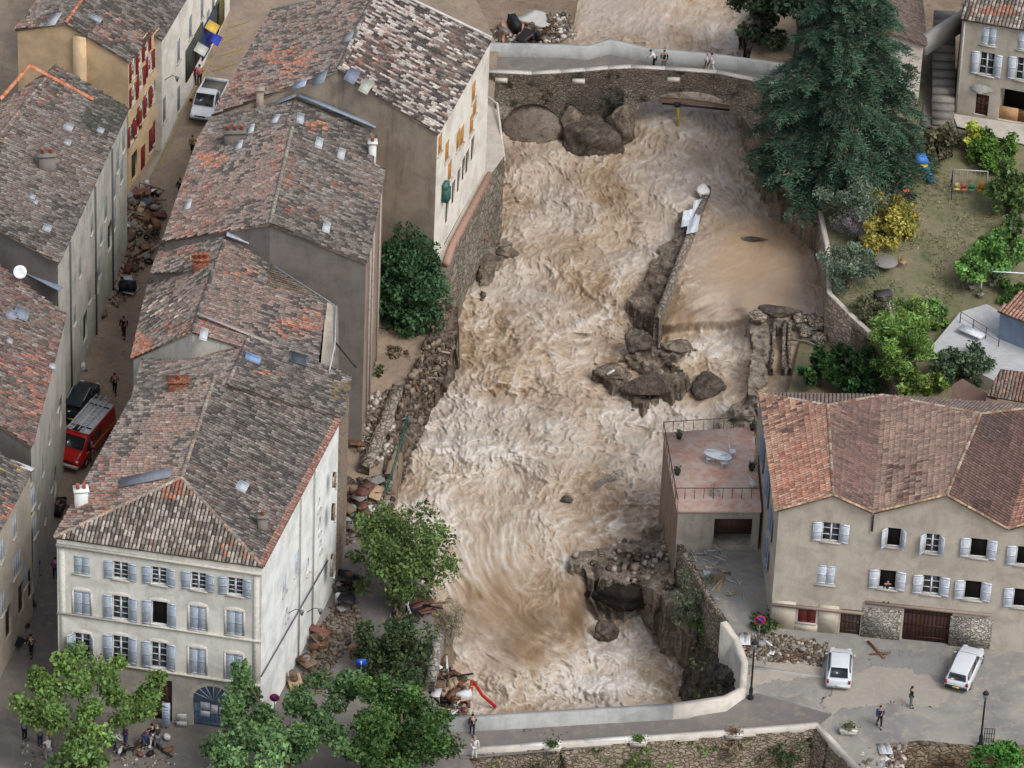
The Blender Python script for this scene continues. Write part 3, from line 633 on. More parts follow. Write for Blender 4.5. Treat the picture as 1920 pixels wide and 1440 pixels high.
# arched fanlight over the shop front, cornices, sign band
u, z = wf.loc(400, 1368); mb = MB(); n = 16; v = [wf.p(u, z+2.3, .03)]; zc = z+2.3
for k in range(n+1): a_ = math.pi*k/n; v.append(wf.p(u-1.3*math.cos(a_), zc+1.15*math.sin(a_), .03))
mb.add(v, [(0, k+1, k+2) for k in range(n)], 0, L((96, 120, 146)))
for k in range(n):
    a0, a1 = math.pi*k/n, math.pi*(k+1)/n; q = []
    for a_ in (a0, a1):
        for rr_ in (1.0, 1.22): q.append(wf.p(u-1.3*rr_*math.cos(a_), zc+1.15*rr_*math.sin(a_), .06))
    mb.add(q, [(0, 1, 3, 2)], 0, L((190, 184, 172)))
for k in range(-3, 4): a_ = math.pi/2+k*.38; mb.tube([wf.p(u, zc, .05), wf.p(u-1.3*math.cos(a_), zc+1.12*math.sin(a_), .05)], .03, 4, 0, L((150, 168, 186)))
mb.build('fanlight', M_OBJ, A)
mb = MB()
for k, (a_, b_, c0, c1) in enumerate([(.25, .85, .9, 1.3), (.25, .85, 1.45, 2.0), (-.25, .2, 1.2, 1.9), (-.85, -.35, 1.2, 1.8), (-.85, -.4, .5, 1.0)]):
    lbox(mb, wf, u-b_-.0, u-a_, z+c0, z+c1, -.11, -.09, 0, L((220, 222, 224)))
mb.build('notice', M_OBJ, A)
mb = MB()
for px, py, hb, pr in ((112, 1150, .16, .12), (112, 1232, .16, .14), (112, 1024, .2, .16)):
    _, zz = wf.loc(px, py); lbox(mb, wf, -.02, wf.len+.02, zz, zz+hb, -.02, pr, 0, L((200, 195, 182)))
for uu in (0.15, wf.len-.5): lbox(mb, wf, uu, uu+.35, 0, 12.6, -.02, .06, 0, L((210, 206, 194)))
mb.build('cornice', M_OBJ, A)
mb = MB(); _, zz = wf.loc(112, 1232); lbox(mb, wf, 0, wf.len, -.2, zz-.01, -.01, .0285, 0)
# stone ground floor split round the openings
mb = MB(); W2 = Wall([wf.p(0, zz, .03), wf.p(wf.len, zz, .03)], -.2); W2.op = [(o_[0], o_[1], o_[2], min(o_[3], zz-.05)) for o_ in wf.op if o_[2] < zz-1]
W2.build(mb, 0, depth=.03); mb.build('plinth', plaster('grey_ground_floor_render', L((172, 166, 156)), L((128, 118, 104)), .8), A)
# drain pipe and cable on the side wall
mb = MB(); ua, za = we.loc(487, 1268); ub, zb_ = we.loc(612, 1050); mb.tube([we.p(ua, za, .1), we.p(ub, zb_, .1)], .045, 5, 0, L((90, 88, 88)))
for px in (560, 585): uu, _ = we.loc(px, 1060); mb.tube([we.p(uu, 12.9, .1), we.p(uu, 0, .1)], .05, 5, 0, L((170, 165, 155)))
mb.build('drain_pipe', M_OBJ, A)
skylight(A, 454, 912, pe, .9, .7); skylight(A, 490, 962, pe, .4, .5, L((190, 196, 200)))
flash(A, onplane(226, 908, pw[0]+pw[1]*.1, pw[1]), onplane(322, 888, pw[0]+pw[1]*.1, pw[1]), 1.0, L((124, 128, 136)))
c = onplane(152, 945, *pw); chimney(A, c, .8, .6, 1.1, PL_WHITE, .2, 2, L((190, 196, 200)))
c = onplane(492, 990, *pe); chimney(A, c, .6, .5, .9, PL_DARK, .2, 1, L((120, 116, 110)))

# ---------------- B: narrow stone-walled house behind it
B = Gable('narrow_house', 'narrow brown rubble house joined to the back of the white corner house', 'house', (643, 786), (659, 706), (426, 722), (468, 630), (246, 754), (276, 640), {'e': PL_BROWN, 's': PL_BROWN, 'n': PL_BROWN, 'w': PL_GREY}, -.5, GREY, GREY, 13.3, 15.9, 13.3, 21,
          zones=[(640, 730, 24, 30, [L((150, 128, 92)), L((140, 118, 84))], .7), (500, 700, 30, 12, ORANGE, .3)])
c = onplane(334, 742, *B.pw); chimney(B.e, c, 1.3, .7, 1.2, stone('old_red_brick', L((150, 86, 62)), L((168, 108, 84)), L((130, 110, 96)), 5, .4), .15, 1, L((150, 92, 70)))
skylight(B.e, 474, 672, B.pe, .7, 1.0, L((150, 176, 214)), glass=False)
window(B.e, B.w['e'], 628, 960, .5, 1.0, 'none', bars=None); window(B.e, B.w['e'], 626, 1060, .6, 1.4, 'none', bars=None); window(B.e, B.w['e'], 630, 900, .5, .9, 'none', bars=None)
B.finish()
# ---------------- C
C = Gable('terrace_house', 'terrace house with lichen patched roof and an orange tiled street corner', 'house', (594, 694), (610, 566), (360, 622), (400, 508), (247, 672), (283, 515), {'e': PL_TAN, 's': PL_GREY, 'n': PL_GREY, 'w': PL_GREY}, -.5, MIXED, MIXED, 14.2, 16.6, 12.6, 31,
          zones=[(265, 650, 26, 32, ORANGE, .9), (540, 620, 30, 20, ORANGE, .5), (580, 600, 20, 20, ORANGE, .5), (300, 570, 60, 26, PALE, .35), (340, 615, 60, 14, ORANGE, .35)])
skylight(C.e, 560, 672, C.pe, 1.1, 1.2, L((96, 104, 110)), glass=True); skylight(C.e, 382, 627, plane_of(C.rs, C.rn, C.es), 1.3, .5, L((215, 218, 220)))
flash(C.e, P(369, 590, 16.9), P(520, 652, 14.9), .3, L((170, 160, 150)))
C.finish()
# balcony strip between C and the big dark gable: narrow lead-grey terrace with parapet
tb = P(618, 690, 13.6); mb = MB()
for a_, b_, c_, d_ in (((600, 700), (636, 700), (634, 575), (612, 566)),):
    v = [P(*q, 13.2) for q in (a_, b_, c_, d_)]; lo = [lower(q, 14) for q in v]
    mb.add(v+lo, [(0, 1, 2, 3), (0, 1, 5, 4), (1, 2, 6, 5), (2, 3, 7, 6), (3, 0, 4, 7)], 0, L((128, 118, 106)))
tx = empty('roof_terrace_annex', tb*np.array([1, 1, 0]), 'narrow annex with a flat roof terrace beside the dark gable wall', 'annex')
mb.build('wall', PL_TAN, tx)
mb = MB(); pr = [P(x, y, 14.1) for x, y in ((630, 573), (628, 645), (618, 694))]; mb.tube(pr, .05, 5, 0, L((190, 190, 190)))
for q in pr: mb.tube([q, lower(q, .9)], .03, 4, 0, L((190, 190, 190)))
mb.build('railing', M_OBJ, tx)
# ---------------- D
D = Gable('low_house', 'low terrace house tucked under the dark gable wall with an arched chimney', 'house', (492, 548), (516, 474), (402, 508), (424, 444), (284, 512), (306, 452), {'e': PL_DARK}, -.5, MIXED, MIXED, 14.6, 15.8, 12.8, 41, zones=[(440, 520, 40, 20, ORANGE, .4), (350, 480, 50, 20, RED, .5)])
c = onplane(376, 505, *D.pw); chimney(D.e, c, 1.0, .5, .8, stone('old_red_brick_low', L((160, 92, 66)), L((176, 112, 84)), L((130, 110, 96)), 5, .4), .15, 3, L((176, 104, 76)))
flash(D.e, P(424, 441, 16.2), P(514, 474, 15.0), .5, L((196, 200, 204)))
D.finish()
# the lower mossy roof east of D
D2 = empty('lean_to_roof', P(560, 600, 0), 'small mossy lean-to roof under the dark gable wall', 'annex')
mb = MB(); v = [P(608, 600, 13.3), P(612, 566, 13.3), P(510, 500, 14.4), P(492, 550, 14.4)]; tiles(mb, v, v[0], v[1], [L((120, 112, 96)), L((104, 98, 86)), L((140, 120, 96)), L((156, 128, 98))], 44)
mb.build('roof', RM, D2); mb = MB(); lo = [lower(q, 13.5) for q in v]; v2 = [lower(q, .15) for q in v]; mb.add(v2+lo, [(0, 1, 5, 4), (1, 2, 6, 5), (2, 3, 7, 6), (3, 0, 4, 7)], 0); mb.build('wall', PL_TAN, D2)
# ---------------- E: tall house with the dark gable
E = Gable('tall_house', 'tall house with a dark cement gable wall and streaked brown river side', 'house', (688, 494), (722, 316), (506, 420), (548, 240), (306, 452), (374, 256), {'e': PL_PINK, 's': PL_DARK, 'n': PL_DARK, 'w': PL_GREY}, -3, GREY, MIXED, 15.5, 17.9, 14.0, 51,
          zones=[(620, 350, 120, 20, RED, .25), (560, 400, 40, 20, RED, .35), (370, 400, 60, 60, RED, .55), (400, 300, 30, 14, ORANGE, .7), (530, 310, 24, 60, RED, .5)], rp=[L((150, 144, 132)), L((164, 156, 142))])
for px, py in ((612, 426), (640, 288), (598, 268)): skylight(E.e, px, py, E.pe, 1.2, .5, L((206, 210, 212)))
for px, py in ((448, 272), (470, 242), (352, 384)): skylight(E.e, px, py, E.pw, 1.0, .5, L((206, 210, 212)))
c = onplane(440, 262, *E.pw); chimney(E.e, c, 1.4, .8, .7, PL_DARK, .15, 3, L((186, 110, 80)))
a_ = E.w['e']
for uu in (.35, .7, 1.5): mb = MB(); mb.tube([a_.p(uu*a_.len/2, 15.3, .12), a_.p(uu*a_.len/2, -1, .12)], .07, 5, 0, L((170, 160, 150))); mb.build('drain_pipe', M_OBJ, E.e)
E.finish()
mb = MB(); mb.tube([P(515, 500, 15.2), P(626, 572, 13.9), P(627, 640, 13.9)], .06, 5, 0, L((150, 156, 160))); mb.tube([P(627, 640, 13.9), P(668, 690, 13)], .06, 5, 0, L((40, 40, 42))); mb.build('gutter', M_OBJ, E.e)
# ---------------- G
Gh = Gable('gap_house', 'low house between the two tall ones with a long zinc flashing', 'house', (698, 312), (706, 243), (528, 262), (557, 181), (374, 258), (401, 214), {'e': PL_FGREY}, -2, GREY, GREY, 14.6, 16.6, 14.2, 61, zones=[(590, 240, 24, 12, ORANGE, .4)])
flash(Gh.e, P(560, 180, 16.9), P(704, 240, 15.1), .45, L((150, 162, 178))); flash(Gh.e, P(557, 181, 16.9), P(500, 205, 15.4), .3, ZINC)
skylight(Gh.e, 563, 222, Gh.pe, 1.2, .5, L((200, 206, 210))); skylight(Gh.e, 516, 223, Gh.pw, 1.0, .5, L((200, 206, 214)))
c = onplane(487, 200, *Gh.pw); chimney(Gh.e, c, .5, .5, 1.4, PL_FGREY, .1, 0, L((150, 130, 112)))
c = onplane(698, 290, *Gh.pe); chimney(Gh.e, c, .5, .5, 1.0, PL_WHITE, .1, 1, L((200, 196, 190)))
Gh.finish()
# ---------------- F: the big house by the upper bridge
Fh = Gable('bridge_house', 'largest house in the row with a pale speckled roof and ochre shutters above the river', 'house', (822, 252), (922, 74), (634, 132), (709, -28), (401, 214), (508, 22), {'e': PL_PALE, 's': PL_FGREY, 'n': PL_PALE, 'w': PL_GREY}, -2, PALE, MIXED, 16.0, 19.0, 14.6, 71,
           zones=[(860, 110, 60, 60, GREY, .6), (700, 110, 50, 40, RED, .5), (540, 110, 60, 30, ORANGE, .4), (450, 160, 60, 40, RED, .6), (600, 160, 90, 16, RED, .5), (560, 50, 60, 30, GREY, .5)], patch=.85, rp=[L((120, 110, 102)), L((180, 176, 170))])
for px, py, sx_, sy_, c_ in ((600, 146, 1.5, .9, ZINC), (562, 158, .9, 1.0, L((176, 186, 204))), (652, 70, 1.1, .8, L((160, 166, 166)))): skylight(Fh.e, px, py, Fh.pw, sx_, sy_, c_)
for px, py, sx_, sy_, c_ in ((660, 142, 1.6, .8, L((138, 146, 164))), (686, 162, 1.6, .7, L((196, 196, 182)))): skylight(Fh.e, px, py, Fh.pe, sx_, sy_, c_)
mb = MB(); a_, b_ = Fh.en, Fh.rn; mb.tube([a_+(0, 0, .15), b_+(0, 0, .15)], .1, 5, 0, L((205, 200, 196))); mb.tube([Fh.rn+(0, 0, .15), Fh.wn+(0, 0, .15)], .08, 5, 0, L((190, 186, 180))); mb.build('verge', M_OBJ, Fh.e)
OC = L((206, 150, 84)); w = Fh.w['e']
for px, py in ((825, 270), (838, 283), (843, 320), (859, 262), (866, 255), (884, 232), (888, 172), (890, 200)): window(Fh.e, w, px, py, .9, 1.5, 'closed', OC, bars=None, angle=.15)
for px, py in ((838, 398), (850, 362), (860, 340), (869, 318), (876, 305), (886, 280)): window(Fh.e, w, px, py, .75, 2.0, 'none', frame=L((90, 84, 78)), bars=None, glass=False, sill=False)
mb = MB(); uu, zz = w.loc(827, 370); lbox(mb, w, uu, uu+.7, zz-.4, zz+.6, .05, .5, 0, L((52, 96, 88))); lbox(mb, w, uu, uu+.7, zz+.65, zz+1.0, .05, .4, 0, L((70, 110, 104))); mb.build('hanging_laundry', M_OBJ, Fh.e)
Fh.finish()

# ================================================================ WEST SIDE OF THE STREET
H1 = Gable('ochre_house', 'ochre house with dark red shutters on the left of the street', 'house', (243, 117), (303, 42), (122, 44), (168, -22), (28, 56), (82, -12), {'e': PL_OCHRE, 's': PL_OCHRE, 'n': PL_OCHRE, 'w': PL_OCHRE}, 0, GREY, GREY, 14.2, 16.2, 14.6, 81, zones=[(210, 60, 60, 30, RED, .4), (60, 40, 40, 20, RED, .4)], o=.18, rp=ORANGE)
RS = L((140, 44, 44)); w = H1.w['e']
for px, py in ((250, 128), (250, 176), (262, 105), (264, 148), (274, 84), (281, 118), (247, 250), (256, 232), (265, 210), (276, 190), (287, 172)): window(H1.e, w, px, py, .75, 1.55, 'open', RS, arch=False, bars=(2, 3), angle=.1)
for px, py in ((268, 295), (283, 262), (291, 245)): window(H1.e, w, px, py, .8, 1.9, 'closed', RS)
door(H1.e, w, 252, 335, 1.0, 2.2, L((60, 58, 60)))
skylight(H1.e, 100, 37, H1.pw, 1.6, .8, L((190, 190, 194))); skylight(H1.e, 180, 35, H1.pe, .6, .8, L((170, 176, 184)))
ws = H1.w['s']; mb = MB(); uu, zz = ws.loc(152, 120); lbox(mb, ws, uu-.45, uu+.45, 5, 15.4, 0, .35, 0); mb.build('chimney', PL_OCHRE, H1.e)
H1.finish()
H1b = Gable('cream_house', 'long cream house with shuttered shops beyond the ochre house', 'house', (304, 76), (436, -150), (180, 0), (300, -190), (100, -30), (200, -210), {'e': PL_PALE}, 0, GREY, GREY, 13.4, 15.4, 13.4, 91, o=.2)
w = H1b.w['e']
for px, py in ((335, 95), (357, 50), (379, 15), (390, 40), (400, 0)): window(H1b.e, w, px, py, .7, 1.8, 'closed', L((150, 156, 164)), bars=None)
for px, py in ((335, 185), (308, 205)): window(H1b.e, w, px, py, .7, 2.0, 'closed', L((140, 142, 140)), bars=None)
for px, py, c_ in ((355, 110, L((60, 66, 60))), (371, 80, L((66, 70, 62))), (385, 70, L((50, 62, 140))), (401, 40, L((60, 60, 66))), (411, 20, L((90, 90, 50)))):
    mb = MB(); uu, zz = w.loc(px, py); lbox(mb, w, uu-1.0, uu+1.0, zz-1.4, zz+1.2, .01, .12, 0, c_); mb.build('shop_front', M_OBJ, H1b.e)
for px, py, c_ in ((362, 90, L((196, 196, 184))), (383, 48, L((214, 180, 80))), (388, 70, L((50, 66, 170)))):
    mb = MB(); uu, zz = w.loc(px, py); p_ = w.p(uu, zz, .6); mb.box(p_, (1.2, .9, .05), ax=(w.d, nrm(w.n+np.array([0, 0, -.5])), nrm(np.cross(w.d, nrm(w.n+np.array([0, 0, -.5]))))), col=c_); mb.build('awning', M_OBJ, H1b.e)
H1b.finish()
H2 = Gable('old_house', 'old house with a wide grey roof and peeling street wall left of the street', 'house', (111, 494), (242, 203), (-100, 376), (106, 122), (-260, 470), (-60, 240), {'e': PL_GREY, 's': PL_DARK, 'n': PL_GREY, 'w': PL_GREY}, 0, GREY, MIXED, 14.4, 17.0, 14.0, 101, zones=[(80, 165, 60, 40, RED, .5), (200, 220, 40, 30, [L((90, 92, 78)), L((104, 104, 90))], .7), (20, 220, 30, 40, MIXED, .5)], o=.25)
w = H2.w['e']
mb = MB(); mb.add([0*CAM+q for q in [onplane(55, 127, *H2.pe), onplane(5, 190, *H2.pe)]], [], 0) if False else None
ridge(mb, onplane(57, 127, *H2.pe)+(0, 0, .12), onplane(175, 190, *H2.pe)+(0, 0, .12), ORANGE, 7); ridge(mb, onplane(55, 127, *H2.pe)+(0, 0, .12), onplane(0, 190, *H2.pe)+(0, 0, .12), ORANGE, 8)
mb.build('ridge_tiles', M_TILE, H2.e)
for px, py in ((232, 262), (221, 300), (214, 350), (228, 320), (198, 390), (214, 410)): window(H2.e, w, px, py, .8, 1.7, 'closed', L((150, 158, 160)), bars=None)
for px, py, hh_ in ((172, 420, 1.4), (190, 440, 1.3), (150, 500, 1.4), (186, 500, 1.6), (168, 545, 1.7), (140, 590, 1.4)): window(H2.e, w, px, py, .7, hh_, 'closed', L((158, 160, 156)), bars=None)
for px, py in ((206, 470), (182, 555), (160, 640)): door(H2.e, w, px, py, 1.1, 2.3, L((52, 48, 46)))
for px in (130, 178, 210): mb = MB(); uu, _ = w.loc(px, 500); mb.tube([w.p(uu, 14.0, .1), w.p(uu, 1, .1)], .06, 5, 0, L((96, 100, 104))); mb.build('drain_pipe', M_OBJ, H2.e)
for px, py, a_ in ((128, 238, .8), (126, 268, .6), (88, 428, .7), (60, 370, .5), (66, 380, .4), (188, 245, .6)): skylight(H2.e, px, py, H2.pe, a_, a_*.8, L((186, 190, 194)))
c = onplane(88, 315, *H2.pe); chimney(H2.e, c, 1.1, .8, 1.1, PL_DARK, .2, 2, L((170, 140, 120)))
H2.finish()
flash(H2.e, P(-60, 455, 12.9), P(113, 545, 12.4), .5, L((120, 132, 150)))
H3 = Gable('red_roof_house', 'house with a faded red roof beside the parked red van', 'house', (60, 838), (124, 590), (-150, 700), (-80, 440), (-320, 800), (-260, 560), {'e': PL_GREY, 's': PL_DARK, 'n': PL_GREY}, 0, RED, RED, 12.2, 15.4, 12, 111, zones=[(20, 760, 60, 50, GREY, .7), (60, 600, 80, 50, GREY, .5), (60, 720, 60, 60, ORANGE, .2)], patch=.75)
w = H3.w['e']
for px, py in ((108, 750), (92, 810), (80, 870), (72, 930), (96, 900), (84, 960)): window(H3.e, w, px, py, .7, 1.5, 'closed', L((168, 166, 158)), bars=None)
for px, py in ((114, 800), (104, 930)): door(H3.e, w, px, py, 1.0, 2.3, L((40, 38, 36)))
for px, py, a_, c_ in ((40, 588, 1.2, L((150, 158, 170))), (22, 590, .9, L((160, 166, 180))), (98, 688, .5, L((210, 214, 216))), (18, 640, .5, L((190, 190, 190)))): skylight(H3.e, px, py, H3.pe, a_, a_*.8, c_)
H3.finish()
dish = empty('satellite_dish', onplane(38, 532, *H3.pe), 'white satellite dish on the faded red roof', 'satellite dish')
mb = MB(); q = ORG[dish.name]; mb.tube([q, q+(0, 0, .9)], .03, 5, 0, (.4, .4, .4)); mb.build('mast', M_OBJ, dish)
mb = MB(); prof = [(.01, 0), (.2, .02), (.36, .07), (.45, .12), (.43, .13), (.2, .05), (.01, .03)]; mb.lathe((0, 0, 0), prof, 14, 0, (.75, .75, .75)); o = mb.build('reflector', M_OBJ, dish, local=True); o.location = (0, -.1, 1.0); o.rotation_euler = (1.0, 0, .2)
H4 = Gable('shuttered_house', 'house at the lower left with white shutters on a worn plaster front', 'house', (-60, 1110), (60, 884), (-240, 960), (-120, 780), (-420, 1060), (-300, 860), {'e': PL_TAN}, 0, GREY, GREY, 11.3, 14.0, 11.3, 121, zones=[(20, 880, 30, 12, [L((176, 150, 92))], .3), (6, 950, 30, 20, ORANGE, .3)])
w = H4.w['e']
for px, py in ((28, 985), (28, 1062), (36, 1050), (4, 1030), (6, 1130), (62, 930), (48, 1080), (66, 985)): window(H4.e, w, px, py, .9, 1.6, 'closed', L((186, 192, 200)), bars=None)
for px, py in ((58, 1120), (40, 1150), (16, 1195)): door(H4.e, w, px, py, 1.1, 2.4, L((64, 46, 40)))
H4.finish()
flash(H4.e, P(-80, 830, 11.7), P(62, 884, 11.4), .4, L((196, 200, 206)))
# ================================================================ EAST SIDE BUILDINGS
# ---------------- M-roofed house
b0 = P(1447, 1180, 0); b1 = P(1920, 1228, 0); dfr = nrm(b1-b0); nfr = np.array([dfr[1], -dfr[0], 0]); fp = lambda x, y: onplane(x, y, b0, nfr)
Wf, pk1, v1, pk2, v2, pk3, v3 = fp(1453, 958), fp(1562, 928), fp(1637, 961), fp(1775, 928), fp(1890, 992), fp(2010, 958), fp(2130, 1022)
rb1 = P(1552, 760, pk1[2]); pA = plane_of(Wf, pk1, rb1); NWc = onplane(1424, 738, *pA); pB = plane_of(pk1, rb1, v1); v1b = onplane(1654, 741, *pB)
rb2 = P(1839, 776, pk2[2]); pC = plane_of(v1, v1b, pk2); rb2 = onplane(1839, 776, *pC); pD = plane_of(pk2, rb2, v2); v2b = onplane(1960, 762, *pD)
rb3 = v2b+(pk3-v2); 
Rh = empty('gabled_house', (Wf+v2)/2*np.array([1, 1, 0]), 'wide beige house with a zigzag row of terracotta gables and white shutters', 'house')
mb = MB(); kw = dict(pitch=.25, row=.40, patch=.5, h=.055, jit=.12, grey=.3)
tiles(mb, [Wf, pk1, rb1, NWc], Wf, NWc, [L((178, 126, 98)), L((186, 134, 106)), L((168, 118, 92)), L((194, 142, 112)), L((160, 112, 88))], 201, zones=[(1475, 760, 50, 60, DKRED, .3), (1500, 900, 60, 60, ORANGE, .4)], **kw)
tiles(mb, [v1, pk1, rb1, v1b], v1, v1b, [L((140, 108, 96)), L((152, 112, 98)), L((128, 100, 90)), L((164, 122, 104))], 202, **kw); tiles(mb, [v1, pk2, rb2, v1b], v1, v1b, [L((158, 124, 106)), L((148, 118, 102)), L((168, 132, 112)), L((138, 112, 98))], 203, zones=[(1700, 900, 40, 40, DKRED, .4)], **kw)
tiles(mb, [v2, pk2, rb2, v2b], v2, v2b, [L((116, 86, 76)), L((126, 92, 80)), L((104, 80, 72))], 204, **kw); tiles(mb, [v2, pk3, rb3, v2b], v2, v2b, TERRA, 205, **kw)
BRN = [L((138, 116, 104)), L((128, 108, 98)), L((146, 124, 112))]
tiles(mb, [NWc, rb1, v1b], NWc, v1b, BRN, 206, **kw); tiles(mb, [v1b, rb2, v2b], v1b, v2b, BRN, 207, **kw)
for a_, b_ in ((pk1, rb1), (pk2, rb2), (NWc, rb1), (rb1, v1b), (v1b, rb2), (rb2, v2b)): ridge(mb, a_, b_, [L((170, 150, 130)), L((188, 172, 150)), L((160, 120, 100))], 8, .11)
for a_, b_ in ((Wf, pk1), (pk1, v1), (v1, pk2), (pk2, v2), (v2, pk3)): ridge(mb, a_, b_, [L((176, 140, 112)), L((150, 124, 104)), L((190, 160, 128))], 9, .10, .3)
mb.build('roof', RM, Rh)
ins_ = -nfr if np.dot(nfr, CAM-b0) > 0 else nfr
off = ins_*.25; tops = [lower(q+off, .12) for q in (Wf, pk1, v1, pk2, v2, pk3, v3)]; tops[0] = tops[0]+dfr*.25
wf = Wall(tops, -.3); wwst = Wall([lower(NWc+dfr*.3, .12), tops[0]], -4.5)
for px, py, st, gl in ((1558, 998, 'open', 1), (1676, 1008, 'ajar', 0), (1748, 1019, 'ajar', 1), (1835, 1028, 'open', 0), (1922, 1043, 'open', 0), (1549, 1078, 'closed', 1), (1664, 1087, 'open', 0), (1746, 1097, 'open', 1), (1824, 1107, 'open', 0), (1916, 1122, 'open', 0)):
    window(Rh, wf, px, py, 1.15 if st != 'ajar' else .95, 1.5, st, WHITE_SH, glass=bool(gl), bars=(2, 3), angle=.15)
window(Rh, wf, 1513, 1153, 1.15, 1.2, 'closed', L((110, 44, 42)), label='dark red closed shutters on the ground floor')
door(Rh, wf, 1592, 1192, 1.3, 2.1, L((78, 66, 60)), label='weathered grey brown entrance door')
door(Rh, wf, 1735, 1207, 3.1, 2.7, L((66, 42, 36)), 'garage_door', handle=False, label='wide dark brown double garage door')
for px, py, hh_ in ((1432, 850, 2.2), (1441, 915, 2.2), (1436, 800, 1.6), (1447, 985, 1.8), (1440, 1040, 1.6)): window(Rh, wwst, px, py, 1.0, hh_, 'open', L((150, 172, 204)), bars=(2, 3), angle=.2)
wf_R = wf
mb = MB(); wf.build(mb, 0); wwst.build(mb, 0); bk = Wall([lower(NWc, .2), lower(v1b, .2), lower(v2b, .2)], -4)
bk.build(mb, 0); mb.build('wall', PL_TAN, Rh)
mb = MB()
for xa, xb, ya in ((1447, 1622, 1131), (1622, 1860, 1128)):
    ua, za = wf.loc(xa, ya); ub, _ = wf.loc(xb, ya); lbox(mb, wf, max(0, ua), ub, za-.1, za+.08, 0, .18, 0, L((150, 132, 120)))
mb.build('ledge', M_OBJ, Rh)
zt_ = wf.loc(1622, 1135)[1]
for xa, xb in ((1616, 1690), (1782, 1862)):
    mb = MB(); ua = wf.loc(xa, 1160)[0]; ub = wf.loc(xb, 1160)[0]; lbox(mb, wf, ua, ub, -.1, zt_-.12, .003, .07); mb.build('stone_cladding', MATS.setdefault('clad', None) or MATS.__setitem__('clad', stone('pebble_cladding', L((150, 144, 134)), L((196, 190, 178)), L((112, 104, 96)), 3.6, .3)) or MATS['clad'], Rh)
mb = MB(); ua = 0.02; ub = wf.loc(1572, 1160)[0]; uw = wf.loc(1513, 1153)[0]
lbox(mb, wf, ua, uw-.75, -.1, zt_-.3, .003, .05); lbox(mb, wf, uw+.75, ub, -.1, zt_-.3, .003, .05); lbox(mb, wf, uw-.74, uw+.74, -.1, .55, .003, .05)
mb.build('plinth', plaster('limewashed_plinth', L((196, 186, 168)), L((140, 124, 106)), .6), Rh)
mb = MB(); uu, zz = wf.loc(1637, 975); mb.tube([wf.p(uu, zz+.4, .1), wf.p(uu, zz-.8, .1)], .07, 6, 0, L((60, 56, 54))); mb.build('drain_pipe', M_OBJ, Rh)
# ---------------- garage with roof terrace
q = [P(1243, 811, 3.3), P(1413, 800, 3.3), P(1428, 957, 3.3), P(1270, 957, 3.3)]
Tg = empty('terrace_garage', sum(q)/4*np.array([1, 1, 0]), 'low garage with a pink tiled roof terrace jutting over the torrent', 'garage')
PK = NT('terrace_tiles'); br = PK.n('ShaderNodeTexBrick'); br.inputs['Scale'].default_value = 3; PK.l(PK.pos, br.inputs['Vector'])
br.inputs['Color1'].default_value = (*L((206, 156, 138)), 1); br.inputs['Color2'].default_value = (*L((192, 148, 132)), 1); br.inputs['Mortar'].default_value = (*L((150, 124, 112)), 1); br.inputs['Mortar Size'].default_value = .02
cc = PK.mix(br.outputs['Color'], L((198, 182, 168)), PK.ramp(PK.noise(1.1, 7, .75), [(.40, 0.), (.56, .85)])); M_TER = PK.done(cc, .85, .2)
mb = MB(); mb.add(q+[lower(p, .18) for p in q], [(0, 1, 2, 3), (3, 2, 6, 7), (0, 3, 7, 4), (1, 0, 4, 5)]); mb.build('terrace_floor', M_TER, Tg)
qi = inset(q, .12); fW = Wall([lower(qi[3], .18), lower(qi[2], .18)], -1.5); wW = Wall([lower(qi[0], .18), lower(qi[3], .18)], -7); nW = Wall([lower(qi[1], .18), lower(qi[0], .18)], -7)
u, z = fW.loc(1374, 997); fW.op.append((u-1.25, u+1.25, z-1.1, z+1.05)); mb = MB()
lbox(mb, fW, u-1.25, u+1.25, z-.35, z+1.05, -.3, -.24, 0, L((74, 52, 44)))
for k in range(9): lbox(mb, fW, u-1.25+.29*k, u-1.25+.29*k+.02, z-.35, z+1.05, -.24, -.22, 0, L((50, 36, 32)))
lbox(mb, fW, u-1.25, u+1.25, z-1.1, z+1.05, -1.6, -1.55, 0, (.01, .01, .01)); mb.build('garage_door', M_OBJ, Tg)
mb = MB(); fW.build(mb, 0, 1.5); wW.build(mb, 1); nW.build(mb, 0); mb.build('wall', [plaster('stained_grey_render', L((158, 150, 138)), L((92, 86, 78)), .95), plaster('river_side_render', L((150, 136, 122)), L((150, 100, 76)), .8)], Tg)
for a_, b_ in ((q[0], q[3]), (q[3]+(nrm(q[0]-q[3]))*1.3, q[2]+(nrm(q[1]-q[2]))*1.3), (q[0], q[1]), (q[1], q[2])):
    mb = MB(); n = 9; zz = np.array([0, 0, .85])
    mb.tube([a_+zz, b_+zz], .035, 4, 0, L((70, 64, 60)))
    for k in range(n+1): c = a_+(b_-a_)*k/n; mb.tube([c, c+zz], .02, 4, 0, L((70, 64, 60)))
    mb.build('railing', M_OBJ, Tg)
def table(px, py, z, col, label, rx=1.0, ry=.55, rot=0, name='garden_table'):
    p = P(px, py, z+.72); p[2] = z; t_ = empty(name, p, label, 'table', rz=rot); mb = MB(); v = []
    n = 18; top = [(rx*math.cos(2*math.pi*k/n), ry*math.sin(2*math.pi*k/n), .72) for k in range(n)]; bot = [(a, b, .68) for a, b, _ in top]
    mb.add(top+bot, [tuple(range(n)), tuple(range(n, 2*n))[::-1]]+[(k, n+k, n+(k+1) % n, (k+1) % n) for k in range(n)], 0, col); mb.build('tabletop', M_OBJ, t_, local=True)
    for sx in (-1, 1):
        for sy in (-1, 1): mb = MB(); mb.tube([(sx*rx*.62, sy*ry*.6, .68), (sx*rx*.7, sy*ry*.7, 0)], .025, 5, 0, tuple(c*.8 for c in col)); mb.build('leg', M_OBJ, t_, local=True)
    return t_
